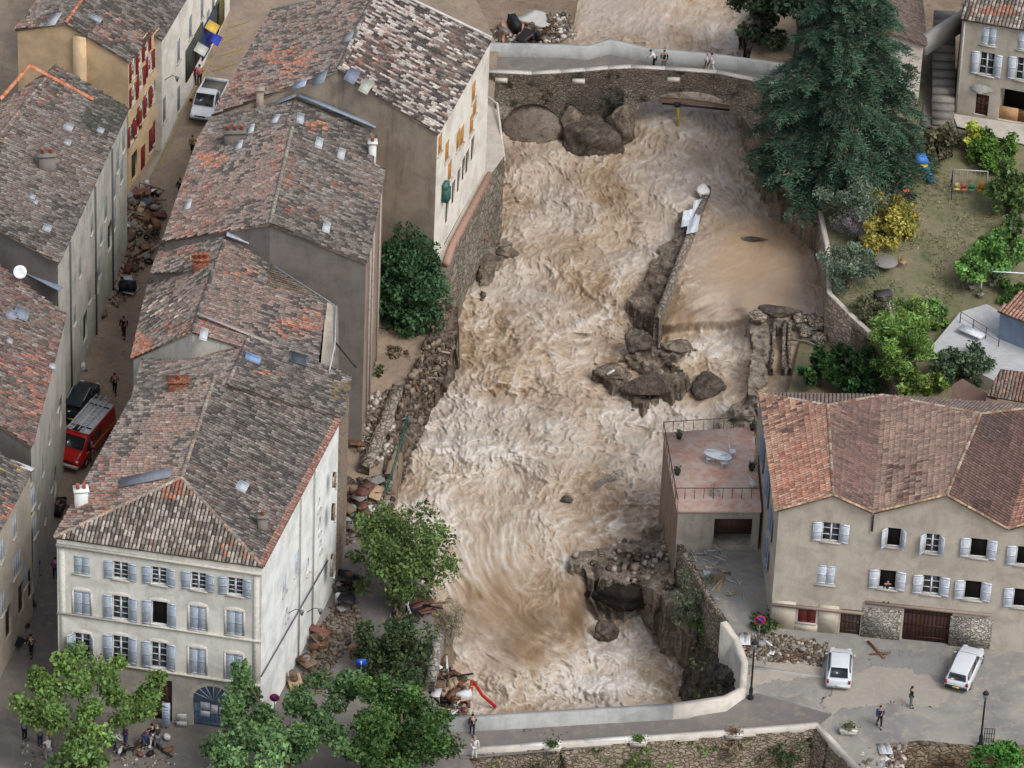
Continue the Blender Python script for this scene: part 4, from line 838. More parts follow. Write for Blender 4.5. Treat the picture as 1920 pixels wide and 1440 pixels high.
def chair(px, py, z, col, label, rz=0, tilt=None, group=None, world=None):
    p = P(px, py, z) if world is None else world; c = empty('garden_chair', p, label, 'chair', group, rz)
    if tilt: c.rotation_euler = tilt
    mb = MB(); mb.box((0, 0, .43), (.46, .46, .04), col=col); mb.build('seat', M_OBJ, c, local=True)
    mb = MB(); mb.box((0, .22, .86), (.44, .035, .12), col=col); mb.box((0, .215, .66), (.44, .03, .1), col=col)
    for s in (-.2, .2): mb.tube([(s, .22, .43), (s, .25, .92)], .018, 4, 0, col)
    mb.build('backrest', M_OBJ, c, local=True)
    for s in (-.2, .2):
        for t_ in (-.2, .2): mb = MB(); mb.tube([(s, t_, .42), (s*1.1, t_*1.1, 0)], .018, 4, 0, col); mb.build('leg', M_OBJ, c, local=True)
    return c
WHT = L((222, 226, 230))
table(1346, 852, 3.3, WHT, 'white oval table on the pink roof terrace', 1.0, .5, -.4)
for k, (x, y, r, lb) in enumerate(((1331, 868, 0, 'white chair left of the oval terrace table'), (1358, 876, .2, 'white chair on the camera side of the oval terrace table'), (1372, 856, 1.7, 'white chair at the right end of the oval terrace table'), (1340, 930, .8, 'pale chair by the front railing of the roof terrace'), (1412, 916, 2.2, 'white chair in the right corner of the roof terrace'))):
    chair(x, y, 3.3, WHT if k != 3 else L((170, 160, 150)), lb, r, group='chairs on the roof terrace')
def potplant(px, py, z, label, h=.5, r=.35, pot=L((60, 50, 46)), leaf=L((60, 76, 54)), cat='plant pot', name='potted_plant', seed=1, n=60):
    p = P(px, py, z); t_ = empty(name, p, label, cat); mb = MB(); mb.lathe((0, 0, 0), [(.14, 0), (.22, .32), (.24, .34), (.2, .35), (.18, .28)], 10, 0, pot); mb.build('pot', M_OBJ, t_, local=True)
    r_ = np.random.default_rng(seed); mb = MB()
    for k in range(n):
        d = nrm(r_.normal(size=3)*np.array([1, 1, .8])+np.array([0, 0, .4])); c = np.array([0, 0, .35+h*.4])+d*r_.random()*r; s = .06+.05*r_.random(); a = nrm(np.cross(d, r_.normal(size=3))); b = np.cross(d, a)
        mb.add([c-a*s, c+b*s*.5, c+a*s, c-b*s*.5], [(0, 1, 2, 3)], 0, np.array(leaf)*(.6+.8*r_.random()))
    mb.build('foliage', M_LEAF, t_, local=True); return t_
t = NT('leaves'); a = t.n('ShaderNodeAttribute', attribute_name='Col'); t.b.inputs['Subsurface Weight'].default_value = 0
M_LEAF = t.done(a.outputs['Color'], .6, .25)
potplant(1273, 822, 3.3, 'dark potted shrub in the far left corner of the roof terrace', seed=1)
potplant(1270, 890, 3.3, 'small green potted plant by the left railing of the roof terrace', seed=2)
potplant(1411, 806, 3.3, 'dark potted shrub in the far right corner of the roof terrace', seed=3)
potplant(1409, 882, 3.3, 'potted plant beside the right railing of the roof terrace', seed=4)
# ---------------- far right patio, shed, small roofs
zp = 2.4
sheet('patio', [P(x, y, zp) for x, y in [(1742, 655), (1800, 585), (1850, 570), (1905, 600), (1990, 640), (1990, 720), (1870, 716)]], ground_mat('pale_patio', L((186, 188, 190)), L((170, 170, 168)), L((200, 198, 192)), .6, .1), 'structure', -1, PL_TAN)
sh = empty('blue_shed', P(1920, 655, zp), 'grey blue shed with an orange tiled roof at the right edge', 'shed')
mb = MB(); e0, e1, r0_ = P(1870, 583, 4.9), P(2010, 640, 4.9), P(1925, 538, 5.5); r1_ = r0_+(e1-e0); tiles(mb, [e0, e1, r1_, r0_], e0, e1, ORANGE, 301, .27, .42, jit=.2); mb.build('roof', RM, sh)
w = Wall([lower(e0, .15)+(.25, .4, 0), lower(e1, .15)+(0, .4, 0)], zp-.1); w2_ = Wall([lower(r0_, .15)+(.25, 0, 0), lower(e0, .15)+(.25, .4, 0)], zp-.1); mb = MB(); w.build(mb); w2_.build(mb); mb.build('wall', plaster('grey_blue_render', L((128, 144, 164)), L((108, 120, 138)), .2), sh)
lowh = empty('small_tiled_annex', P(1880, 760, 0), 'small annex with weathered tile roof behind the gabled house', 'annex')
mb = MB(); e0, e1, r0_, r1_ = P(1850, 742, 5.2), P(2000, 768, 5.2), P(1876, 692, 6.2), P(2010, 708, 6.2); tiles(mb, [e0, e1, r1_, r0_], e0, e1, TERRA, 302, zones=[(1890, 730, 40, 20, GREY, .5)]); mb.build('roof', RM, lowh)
mb = MB(); v = [P(1785, 718, 4.6), P(1868, 748, 5.0), P(1850, 742, 5.1)]; w = Wall([P(1785, 722, 4.6), P(1800, 715, 5.4), P(1875, 752, 4.6)], -1); w.build(mb, 0)
w = Wall([lower(e0, .2), lower(e1, .2)], -1); w.build(mb, 0); w = Wall([lower(r0_, .2), lower(e0, .2)], -1); w.build(mb, 0); mb.build('wall', plaster('pinkish_render', L((184, 154, 138)), L((150, 124, 110)), .3), lowh)
# ---------------- upper right houses
zg = gp(1800, 215)[2]
T1 = empty('farm_house', gp(1850, 215), 'beige house with white shutters and an open dark barn doorway at the top right', 'house')
h_ = zg+7.9; e0, e1 = P(1803, 36, h_), P(2010, 72, h_); r0_ = P(1812, -100, h_+2.2); r1_ = r0_+(e1-e0); mb = MB(); tiles(mb, [e0, e1, r1_, r0_], e0, e1, FR, 303, .27, .42, .9, zones=[(1860, 25, 50, 12, ORANGE, .5)], jit=.4); mb.build('roof', RM, T1)
w = Wall([lower(e0, .12)+(.15, .25, 0), lower(e1, .12)+(0, .25, 0)], zg-.5); w2_ = Wall([lower(r0_, .15)+(.15, 0, 0), lower(e0, .12)+(.15, .25, 0)], zg-.5)
window(T1, w, 1854, 68, 1.1, 1.5, 'closed', WHITE_SH); window(T1, w, 1850, 120, 1.1, 1.9, 'open', WHITE_SH, bars=(2, 3)); window(T1, w, 1922, 78, 1.1, 1.5, 'closed', WHITE_SH); window(T1, w, 1919, 130, 1.1, 1.9, 'open', WHITE_SH, bars=(2, 3))
door(T1, w, 1839, 216, .95, 1.75, L((72, 46, 36)), label='dark brown narrow door')
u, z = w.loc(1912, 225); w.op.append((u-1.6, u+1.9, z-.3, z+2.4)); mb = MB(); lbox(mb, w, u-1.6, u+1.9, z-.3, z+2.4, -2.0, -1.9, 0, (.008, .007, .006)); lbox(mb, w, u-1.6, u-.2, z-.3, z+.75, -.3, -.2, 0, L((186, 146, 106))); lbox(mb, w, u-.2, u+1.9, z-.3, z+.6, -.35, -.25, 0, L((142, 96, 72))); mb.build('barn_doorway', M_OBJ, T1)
mb = MB(); w.build(mb, 0, 1.2); w2_.build(mb, 0); mb.build('wall', PL_TAN, T1)
mb = MB(); mb.tube([w.p(.15, h_-.3, .12), w.p(.15, zg, .12)], .07, 6, 0, L((190, 186, 180))); mb.build('drain_pipe', M_OBJ, T1)
fan_u, fan_z = w.loc(1840, 168); mb = MB(); n = 10; v = [w.p(fan_u, fan_z-.1, .45)]
for k in range(n+1): a_ = math.pi*k/n; v.append(w.p(fan_u-.85*math.cos(a_), fan_z+.5*math.sin(a_), .03+.1*math.sin(a_)))
mb.add(v, [(0, k+1, k+2) for k in range(n)], 0, L((170, 168, 162))); mb.build('door_canopy', M_OBJ, T1)
T2 = empty('cream_gable_house', gp(1690, 190), 'cream house with a brown roof half hidden behind the cedar', 'house')
z2_ = zg+5.0; e0, e1 = P(1737, 86, z2_), P(1722, -60, z2_); rA = P(1655, 58, z2_+1.8); pl = plane_of(e0, e1, rA); rB = onplane(1640, -80, *pl); wA = P(1570, 110, z2_); plw = plane_of(rA, rB, wA); wB = onplane(1560, -60, *plw)
mb = MB(); tiles(mb, [e0, e1, rB, rA], e0, e1, [L((122, 98, 84)), L((134, 108, 92)), L((112, 92, 80))], 304); tiles(mb, [wA, wB, rB, rA], wA, wB, GREY, 305); ridge(mb, rA, rB, RED); mb.build('roof', RM, T2)
mb = MB(); Wall([lower(wA, .15)+(.3, .3, 0), lower(rA, .15)+(0, .3, 0), lower(e0, .15)+(-.2, .3, 0)], zg-2.5).build(mb); Wall([lower(e0, .15)+(-.2, .3, 0), lower(e1, .15)+(-.2, 0, 0)], zg-2.5).build(mb); mb.build('wall', plaster('pink_cream_plaster', L((206, 196, 186)), L((170, 158, 148)), .3), T2)
a_, b_ = P(1733, 84, z2_-.6), P(1812, 34, z2_-.6)
cp = empty('overhead_passage', (a_+b_)/2, 'pale grey overhead passage wall linking the cream house and the beige house', 'passage')
mb = MB(); d = nrm(b_-a_); s_ = np.cross(d, (0, 0, 1)); mb.box((a_+b_)/2, (np.linalg.norm(b_-a_), .5, 1.6), ax=(d, s_, (0, 0, 1))); mb.build('wall', plaster('passage_render', L((176, 170, 164)), L((140, 134, 130)), .4), cp)
sheet('lane_steps', [gp(x, y)+(0, 0, .03) for x, y in [(1728, 235), (1740, 100), (1790, 90), (1792, 230), (1800, 260)]], ground_mat('stone_steps', L((120, 114, 110)), L((96, 90, 86)), L((142, 138, 134)), 1.2, .8), 'structure')
sheet('gravel_court', [gp(x, y)+(0, 0, .05) for x, y in [(1786, 214), (2100, 262), (2100, 320), (1920, 272), (1840, 250), (1795, 238)]], ground_mat('pale_gravel', L((190, 182, 170)), L((170, 164, 154)), L((200, 192, 178)), 1.0, .3), 'structure')
# steps as real treads
st = empty('stone_stairs', gp(1765, 170), 'worn grey stone stairs climbing between the two upper right houses', 'stairs')
mb = MB()
for k in range(14):
    y = 232-k*9.5; x = 1768-k*.3; p = gp(x, y)+(0, 0, .06+.14*k); mb.box(p, (1.6, .62, .3+.28*k), col=np.array(L((126, 120, 114)))*(.8+.35*random.random()))
mb.build('steps', M_OBJ, st)

# ================================================================ BRIDGES AND WALLS
ST_BR = stone('bridge_masonry', L((184, 174, 160)), L((214, 204, 190)), L((146, 138, 126)), 3.4, .7, moss=L((70, 76, 50)))
ST_CAP = plaster('cement_coping', L((166, 166, 162)), L((118, 114, 108)), .5)
ST_PALE = plaster('pale_coping', L((198, 190, 178)), L((150, 142, 130)), .4)
def wallstrip(name, pts, h, th, mat, label=None, cat='wall', below=0.0, side=1, parent=None, capmat=None):
    "upright wall along points at its foot (front edge); thickness added on the far side"
    pts = [np.asarray(p, float) for p in pts]; n = len(pts); nn = []
    for i in range(n):
        d = nrm((pts[min(i+1, n-1)]-pts[max(i-1, 0)])*np.array([1, 1, 0])); nn.append(np.array([-d[1], d[0], 0])*side)
    hs_ = [h]*n if np.isscalar(h) else h
    mb = MB(); fb = [p-(0, 0, below) for p in pts]; ft = [p+(0, 0, k) for p, k in zip(pts, hs_)]; bt = [q_+m_*th for q_, m_ in zip(ft, nn)]; bb = [p+m_*th-(0, 0, below) for p, m_ in zip(pts, nn)]
    v = fb+ft+bt+bb; f = []; fm = []
    for i in range(n-1):
        for a in range(3): f.append((a*n+i, a*n+i+1, (a+1)*n+i+1, (a+1)*n+i)); fm.append(1 if a == 1 else 0)
    f += [(0, n, 2*n, 3*n), (n-1, 2*n-1, 3*n-1, 4*n-1)]; fm += [0, 0]
    mb.add(v, f); mb.m = fm
    o = mb.build(name, [mat, capmat or mat], parent)
    if label: tag(o, label, cat)
    return o
Ub = empty('old_bridge', P(1150, 180, 3), 'old humpbacked stone bridge with two arches at the top', 'bridge')
lip = [(880, 136), (906, 136), (997, 140), (1050, 137), (1096, 134), (1140, 130), (1183, 128), (1247, 131), (1344, 138), (1411, 152), (1500, 170)]
foot = [(880, 105), (906, 106), (1050, 109), (1104, 112), (1142, 102), (1218, 117), (1330, 126), (1411, 137), (1500, 150)]
fs_ = [P(x, y, 5.7) for x, y in lip]; fn_ = [P(x, y, 5.0) for x, y in foot]
v = [lower(p, .7) for p in fs_]+fn_[::-1]; o = sheet('road_surface', [q+np.array([0, 0, 0]) for q in v], M_ASPH); o.parent = Ub; o.location = -ORG[Ub.name]
wallstrip('parapet', [lower(p, .02) for p in fn_], [1.0, 1.0, 1.0, 1.0, 1.15, 1.0, 1.0, 1.0, 1.0], .4, ST_CAP, parent=Ub)
def arch(px, c, hw, zc, z0=-1.5):
    t_ = (px-c)/hw
    return z0 if abs(t_) >= 1 else z0+(zc-z0)*math.sqrt(1-t_*t_)**.8
xs = np.arange(884, 1496, 4.0); lx = [q[0] for q in lip]; ly = [q[1] for q in lip]; mb = MB(); top = []; bot = []
for x in xs:
    p = P(x, np.interp(x, lx, ly), 5.7); b = max(arch(x, 1000, 66, 3.2), arch(x, 1302, 128, 4.0)); top.append(p); bot.append(b)
bw = np.array([0.05, 3.0, 0]); n = len(xs); T = [p for p in top]; B = [np.array([p[0], p[1], b]) for p, b in zip(top, bot)]
mb.add(T+B+[q+bw for q in B]+[q+bw-(0, 0, .8) for q in T]+[q+np.array([0, .35, 0]) for q in T]+[q+np.array([0, .35, -.75]) for q in T], [(i, i+1, n+i+1, n+i) for i in range(n-1)]+[(n+i, n+i+1, 2*n+i+1, 2*n+i) for i in range(n-1)]+[(3*n+i, 3*n+i+1, 2*n+i+1, 2*n+i) for i in range(n-1)]+[(i, i+1, 4*n+i+1, 4*n+i) for i in range(n-1)]+[(4*n+i, 4*n+i+1, 5*n+i+1, 5*n+i) for i in range(n-1)])
mb.build('masonry', ST_BR, Ub)
mb = MB(); n2 = len(fs_)
for i in range(n2-1):
    a_, b_ = fs_[i], fs_[i+1]; d = nrm(b_-a_); mb.box((a_+b_)/2+(0, .17, .04), (np.linalg.norm(b_-a_), .42, .1), ax=(d, nrm(np.cross((0, 0, 1), d)), nrm(np.cross(d, nrm(np.cross((0, 0, 1), d))))), col=L((196, 190, 180)))
mb.build('coping', M_OBJ, Ub)
for px, py in ((940, 148), (1085, 150), (1263, 147)):
    mb = MB(); mb.box(P(px, py, 5.2)+(0, -.15, 0), (.9, .3, .28), col=L((196, 190, 178))); mb.build('planter', M_OBJ, Ub)
# timber and pipe stranded in the right arch
tr = tag(MB().tube([P(1238, 186, 2.6), P(1300, 190, 2.5), P(1368, 200, 2.4)], [.16, .15, .12], 7, 0, L((170, 140, 118))).build('fallen_trunk', M_OBJ), 'long bare trunk jammed across the right arch of the old bridge', 'trunk')
tr = tag(MB().tube([P(1242, 194, 2.2), P(1368, 206, 2.0)], .08, 6, 0, L((60, 50, 44))).build('dark_beam', M_OBJ), 'dark beam jammed below the bare trunk in the right arch', 'beam')
# lower bridge and river wall parapets
Lp = [(840, 1374), (960, 1368), (1120, 1358), (1262, 1350)]
wallstrip('bridge_parapet', [P(x, y, 0) for x, y in Lp], 1.0, .42, ST_CAP, 'long grey cement parapet of the lower bridge on the torrent side', 'parapet', 3.0)
Lp2 = [(1262, 1350), (1362, 1334), (1398, 1308), (1402, 1256), (1387, 1214), (1362, 1178)]
wallstrip('river_wall', [P(x, y, 0)+(0, 0, 0) for x, y in Lp2], [1.0, .95, .7, .6, .6, .6], .45, ST_PALE, 'pale curved river wall beside the muddy yard', 'wall', 3.0)
Sp = [(860, 1410), (975, 1403), (1050, 1397), (1220, 1386), (1420, 1371), (1532, 1362), (1560, 1390), (1625, 1460)]
spts = [P(x, y, 0) for x, y in Sp]
wallstrip('low_parapet', spts, .35, .35, ST_PALE, 'low pale parapet along the near side of the lower bridge', 'parapet', .1, side=-1)
mb = MB(); ny_ = []
seg_v = []
for a_, b_ in zip(spts[:-1], spts[1:]):
    k = 10; d = (b_-a_); nn = nrm(np.array([d[1], -d[0], 0]))
    for j in range(k+1): seg_v.append((a_+d*j/k+nn*.33, nn))
rows_ = 14; v = []
for r_ in range(rows_+1):
    zz = .1-r_*.42
    for j, (p, nn) in enumerate(seg_v):
        w_ = mn.fractal(Vector((p[0]*.6, p[1]*.6, zz*.6)), 1, 2, 4)*.25; v.append(np.array([p[0], p[1], zz])+nn*(.06*r_+w_))
m_ = len(seg_v); mb.add(v, [(r_*m_+j, r_*m_+j+1, (r_+1)*m_+j+1, (r_+1)*m_+j) for r_ in range(rows_) for j in range(m_-1)])
o = mb.build('embankment', stone('face_masonry', L((136, 124, 108)), L((160, 146, 128)), L((100, 90, 80)), 2.6, .9, moss=L((82, 90, 56))), smooth=True); tag(o, 'rough stone downstream face of the lower bridge with weeds', 'masonry wall')
mb = MB()
for xa, xb in ((976, 1052), (1095, 1216)):
    a_, b_ = P(xa, np.interp(xa, [q[0] for q in Sp], [q[1] for q in Sp]), .0), P(xb, np.interp(xb, [q[0] for q in Sp], [q[1] for q in Sp]), .0); d = nrm(b_-a_); c = (a_+b_)/2; c = c+np.array([0, -.17, .36]); mb.box(c, (np.linalg.norm(b_-a_), .37, .03), ax=(d, nrm(np.cross((0, 0, 1), d)), (0, 0, 1)), col=L((222, 220, 214)))
tag(mb.build('coping_stones', M_OBJ), 'two freshly whitened coping stretches on the low near parapet', 'coping')
# retaining wall with arch at lower right
a_, b_ = P(1655, 1398, 0), P(2050, 1402, 0); w = Wall([a_, b_], -6); u, _ = w.loc(1768, 1430); mb = MB(); n = 60; top = []; v = []
for k in range(n+1):
    uu = w.len*k/n; t_ = (uu-u)/1.15; zb_ = -6 if abs(t_) >= 1 else -1.9+.9*math.sqrt(1-t_*t_)-.55; v += [w.p(uu, -.02, .02), w.p(uu, zb_, .02), w.p(uu, zb_, -2.0)]
mb.add(v, [(3*k, 3*k+3, 3*k+4, 3*k+1) for k in range(n)]+[(3*k+1, 3*k+4, 3*k+5, 3*k+2) for k in range(n)]); 
o = mb.build('retaining_wall', stone('retaining_masonry', L((128, 112, 94)), L((168, 150, 126)), L((96, 84, 70)), 1.8, .8, moss=L((90, 96, 60)))); tag(o, 'stone retaining wall with a dark arched culvert at the lower right', 'wall')
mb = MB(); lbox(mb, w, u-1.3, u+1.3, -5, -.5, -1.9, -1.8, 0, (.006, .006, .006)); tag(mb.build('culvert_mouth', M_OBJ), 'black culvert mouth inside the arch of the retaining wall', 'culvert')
# garden wall on the basin side
gw = [(1532, 405), (1546, 470), (1550, 560), (1596, 606), (1652, 656), (1668, 690)]
wallstrip('garden_wall', [gp(x, y)+(0, 0, -.1) for x, y in gw], .55, .35, stone('garden_wall_stone', L((140, 124, 110)), L((166, 150, 134)), L((110, 98, 86)), 2.2, .6), 'stone garden wall with pale coping above the brown basin', 'wall', 4.5, capmat=ST_PALE)
# quay terrace under the big house
tq = [P(x, y, 5.2) for x, y in [(893, 180), (932, 206), (946, 292), (918, 330), (848, 462), (836, 498), (808, 488), (800, 300)]]
Qt = empty('quay_terrace', sum(tq)/8*np.array([1, 1, 0]), 'narrow quay terrace with stained outer wall below the big bridge house', 'terrace')
mb = MB(); mb.add(tq, [tuple(range(8))], 0); lo = [np.array([p[0], p[1], -3]) for p in tq]; mb.add(tq+lo, [(i, (i+1) % 8, 8+(i+1) % 8, 8+i) for i in range(8)], 1); mb.build('masonry', [PL_TAN, stone('quay_wall', L((122, 116, 104)), L((150, 140, 126)), L((100, 90, 78)), 1.4, 1., moss=L((78, 86, 62)))], Qt)
mb = MB(); p_ = [q+(0, 0, .1) for q in (tq[3], tq[4], tq[5])]; mb.tube(p_, .28, 6, 0, L((168, 134, 116))); mb.build('coping', M_OBJ, Qt)
mb = MB(); p_ = [q+np.array([-.75, 0, .15]) for q in (tq[3], tq[4])]; mb.tube(p_, .22, 6, 0, L((112, 108, 104))); mb.build('gutter', M_OBJ, Qt)
mb = MB(); mb.tube([tq[0]+(0, 0, .6), tq[1]+(0, 0, .5), tq[2]+(0, 0, -.4)], .09, 6, 0, L((206, 196, 184))); mb.build('drain_pipe', M_OBJ, Qt)
# ruined quay wall with the green railing on the left bank
lw = [G(756, 738), G(738, 790), G(712, 850), G(692, 892)]
wallstrip('ruined_wall', lw, .7, .75, stone('ruined_wall_stone', L((132, 122, 110)), L((160, 148, 134)), L((100, 90, 80)), 1.8, .7), 'broken stone quay wall with rubble on top by the left bank', 'wall', 1.5, side=-1)
rl = empty('green_railing', G(745, 850), 'bent green metal railing hanging over the left bank', 'railing')
mb = MB(); pts = [G(764, 800)+(0, 0, 1.0), G(752, 845)+(0, 0, .9), G(735, 900)+(0, 0, .8), G(720, 935)+(0, 0, .6)]; mb.tube(pts, .05, 5, 0, L((40, 86, 76))); mb.tube([p-(0, 0, .45) for p in pts], .03, 5, 0, L((40, 86, 76))); mb.build('rail', M_OBJ, rl)
for p in pts: mb = MB(); mb.tube([p, p-(0, 0, 1.0)], .04, 5, 0, L((40, 86, 76))); mb.build('post', M_OBJ, rl)
# lane wall on the left bank near the square
wallstrip('lane_wall', [G(815, 1200), G(806, 1245), G(797, 1296)], .8, .6, stone('lane_wall_stone', L((146, 140, 130)), L((170, 164, 154)), L((120, 110, 100)), 2, .5), 'short grey stone wall end beside the debris on the left bank', 'wall', 2, side=1)
wallstrip('planter_wall', [G(686, 1302), G(740, 1306), G(790, 1312)], .7, .35, ST_CAP, 'low cement wall at the foot of the leafy bush by the blue sign', 'wall', .3)
# ================================================================ ROCKS, RUINS
def rockmat(name, a, b, c, s=.9):
    t = NT(name); n1 = t.noise(s, 9, .72, dist=.8); n2 = t.noise(s*4, 8, .75); n3 = t.noise(s*12, 4, .7)
    col = t.ramp(n1, [(.3, a), (.48, b), (.62, c), (.75, tuple(min(1, q*1.25) for q in c))]); col = t.mix(col, tuple(q*.45 for q in a), t.ramp(n2, [(.5, 0.), (.66, .85)])); col = t.mix(col, tuple(min(1, q*1.5) for q in c), t.ramp(n3, [(.6, 0.), (.75, .5)]))
    ad = t.n('ShaderNodeMath', operation='ADD'); t.l(n2, ad.inputs[0]); t.l(n3, ad.inputs[1]); t.bump(ad.outputs[0], 1.0, .16); return t.done(col, .8, .25)
M_ROCK = rockmat('wet_rock', L((82, 72, 63)), L((128, 114, 99)), L((176, 162, 144)), 1.2)
M_ROCKD = rockmat('dark_rock', L((62, 55, 49)), L((98, 88, 78)), L((140, 128, 114)), 1.2)
M_ROCKP = rockmat('pale_rock', L((102, 90, 78)), L((156, 141, 124)), L((200, 188, 172)), 1.5)
M_RUB = stone('rubble_masonry', L((140, 128, 114)), L((174, 160, 144)), L((84, 74, 64)), 3.0, .9, bump=1.0)
def patch(name, poly, zf, amp, mat, label, cat, skirt=-9, step=3.0, ns=.5, seed=0, batter=.12, kind=None):
    "rocky ground: visible top surface from a photo outline at real heights, noisy, with broken sides down to the water"
    xs_ = [q[0] for q in poly]; ys_ = [q[1] for q in poly]; gx = np.arange(min(xs_)-step, max(xs_)+step*2, step); gy = np.arange(min(ys_)-step, max(ys_)+step*2, step); X, Y = np.meshgrid(gx, gy)
    jx = X+(fbm(X/14, Y/14, seed+5, 3)-.5)*18; jy = Y+(fbm(X/14, Y/14, seed+9, 3)-.5)*14; I = inpoly(jx, jy, poly)
    Z = np.vectorize(zf)(X, Y)+amp*2*(fbm(X/26/ns*.5, Y/18/ns*.5, seed, 5)-.5)+amp*.9*np.abs(fbm(X/9, Y/6, seed+3, 3)-.5)
    V_ = Pv(X, Y, Z); ny_, nx_ = X.shape; id_ = np.arange(ny_*nx_).reshape(ny_, nx_); q = I[:-1, :-1] & I[1:, :-1] & I[:-1, 1:] & I[1:, 1:]
    F_ = np.stack([id_[:-1, :-1][q], id_[1:, :-1][q], id_[1:, 1:][q], id_[:-1, 1:][q]], 1)
    if not len(F_): return
    mb = MB(); mb.add(V_, F_); cnt = {}
    for f in F_.tolist():
        for a, b in zip(f, f[1:]+f[:1]): cnt[(a, b)] = 1
    cen = V_[np.unique(F_)].mean(0); ed = [(a, b) for a, b in cnt if (b, a) not in cnt]; bv = sorted({a for e in ed for a in e}); mp = {b: i for i, b in enumerate(bv)}; nb = len(bv); base = V_[bv]; lay = [base]
    K = 7; out = (base-cen)*np.array([1, 1, 0]); out /= (np.linalg.norm(out, axis=1)[:, None]+1e-6)
    for k in range(1, K+1):
        t_ = k/K; p = base.copy(); p[:, 2] = base[:, 2]*(1-t_)+skirt*t_
        w_ = np.array([mn.fractal(Vector((float(a[0])*.7, float(a[1])*.7, float(a[2])*.7+seed)), 1, 2, 3) for a in p])*.55
        lay.append(p+out*(batter*(base[:, 2:3]-p[:, 2:3])+w_[:, None]))
    fs = []
    for k in range(K):
        for a, b in ed: fs.append((k*nb+mp[b], k*nb+mp[a], (k+1)*nb+mp[a], (k+1)*nb+mp[b]))
    mb.add(np.concatenate(lay), fs); o = mb.build(name, mat)
    if kind: o['kind'] = kind
    else: tag(o, label, cat)
    return o
ICO = None
def rock(px, py, z, r, mat, label=None, cat='rock', group=None, seed=0, name='boulder', amp=.35, world=None, rz=0):
    global ICO
    if ICO is None:
        bm = bmesh.new(); bmesh.ops.create_icosphere(bm, subdivisions=4, radius=1); ICO = (np.array([tuple(v.co) for v in bm.verts]), [tuple(v.index for v in f.verts) for f in bm.faces]); bm.free()
    v, f = ICO; r = np.array(r, float); s = seed*7.3
    rr = np.random.default_rng(seed*31+7); N_ = rr.normal(size=(16, 3)); N_ /= np.linalg.norm(N_, axis=1)[:, None]; H_ = rr.uniform(.62, 1.0, 16)
    k = np.array([1+amp*.45*mn.fractal(Vector((a*1.9+s, b*1.9, c*1.9)), .8, 2.1, 6) for a, b, c in v])
    if amp > .2: dd = v@N_.T; k = k*np.minimum(1.15, np.where(dd > .05, H_[None]/np.maximum(dd, .05), 9).min(1))
    p = P(px, py, z) if world is None else world; mb = MB(); q = v*k[:, None]*r
    c_, s_ = math.cos(rz), math.sin(rz); q = np.stack([q[:, 0]*c_-q[:, 1]*s_, q[:, 0]*s_+q[:, 1]*c_, q[:, 2]], 1)
    mb.add(q, f); o = mb.build(name, mat); o.location = tuple(p)
    tag(o, label, cat, group); return o
# pier apron and mud mound under the left arch
rock(1118, 262, .5, (2.5, 2.3, 2.0), M_ROCKD, 'big dark rock apron at the foot of the bridge pier', 'rock', seed=1, amp=.24, name='pier_rock')
rock(1166, 232, 1.6, (1.2, 1.1, 1.9), M_ROCK, 'rough rock shoulder right of the pier apron', 'rock', seed=2)
rock(1075, 235, 1.2, (1.0, 1.0, 1.8), M_ROCK, 'rough rock shoulder left of the pier apron', 'rock', seed=3)
rock(1002, 240, .6, (2.5, 1.4, 2.1), rockmat('silt_mound', L((118, 106, 96)), L((136, 124, 112)), L((150, 138, 126)), .5), 'smooth silt mound filling the left arch of the bridge', 'mound', seed=4, amp=.18, name='silt_mound')
# weir wall and rubble
a_, b_ = P(1323, 352, .25), P(1226, 600, .2)
wallstrip('weir_wall', [a_, a_*.5+b_*.5, b_], .25, .38, stone('weir_wall_stone', L((140, 128, 116)), L((160, 148, 134)), L((110, 100, 90)), 2, .6), 'long narrow stone weir wall crossing the torrent', 'wall', 3, side=1)
patch('rubble_bank', [(1276, 395), (1296, 400), (1290, 440), (1262, 500), (1240, 560), (1224, 600), (1200, 590), (1178, 565), (1185, 545), (1205, 540), (1218, 505), (1232, 470), (1262, 440)], lambda x, y: -.1-(y-400)*.004-(1270-x)*.003, .45, M_ROCK, 'dark wet rubble piled against the weir wall', 'rubble', ns=.3, seed=11)
sh_ = MB(); g_ = np.linspace(0, 1, 9); v = []
for i, s in enumerate(g_):
    for j, t_ in enumerate(g_): x = 1284+34*t_-10*s; y = 380+62*s-8*t_; p = P(x, y, .55+.25*math.sin(7*s+3*t_)+.15*math.sin(11*t_)); v.append(p)
sh_.add(v, [(i*9+j, i*9+j+1, (i+1)*9+j+1, (i+1)*9+j) for i in range(8) for j in range(8) if not (i > 5 and j < 3) and not (i < 2 and j < 4)], 0, L((206, 212, 218)))
tag(sh_.build('plastic_sheet', M_OBJ, smooth=True), 'torn white plastic sheet caught on the weir wall', 'sheet')
rock(1318, 358, .5, (.5, .6, .4), plain('white_stone', L((214, 210, 204))), 'white boulder on the upstream tip of the weir wall', 'rock', seed=6)
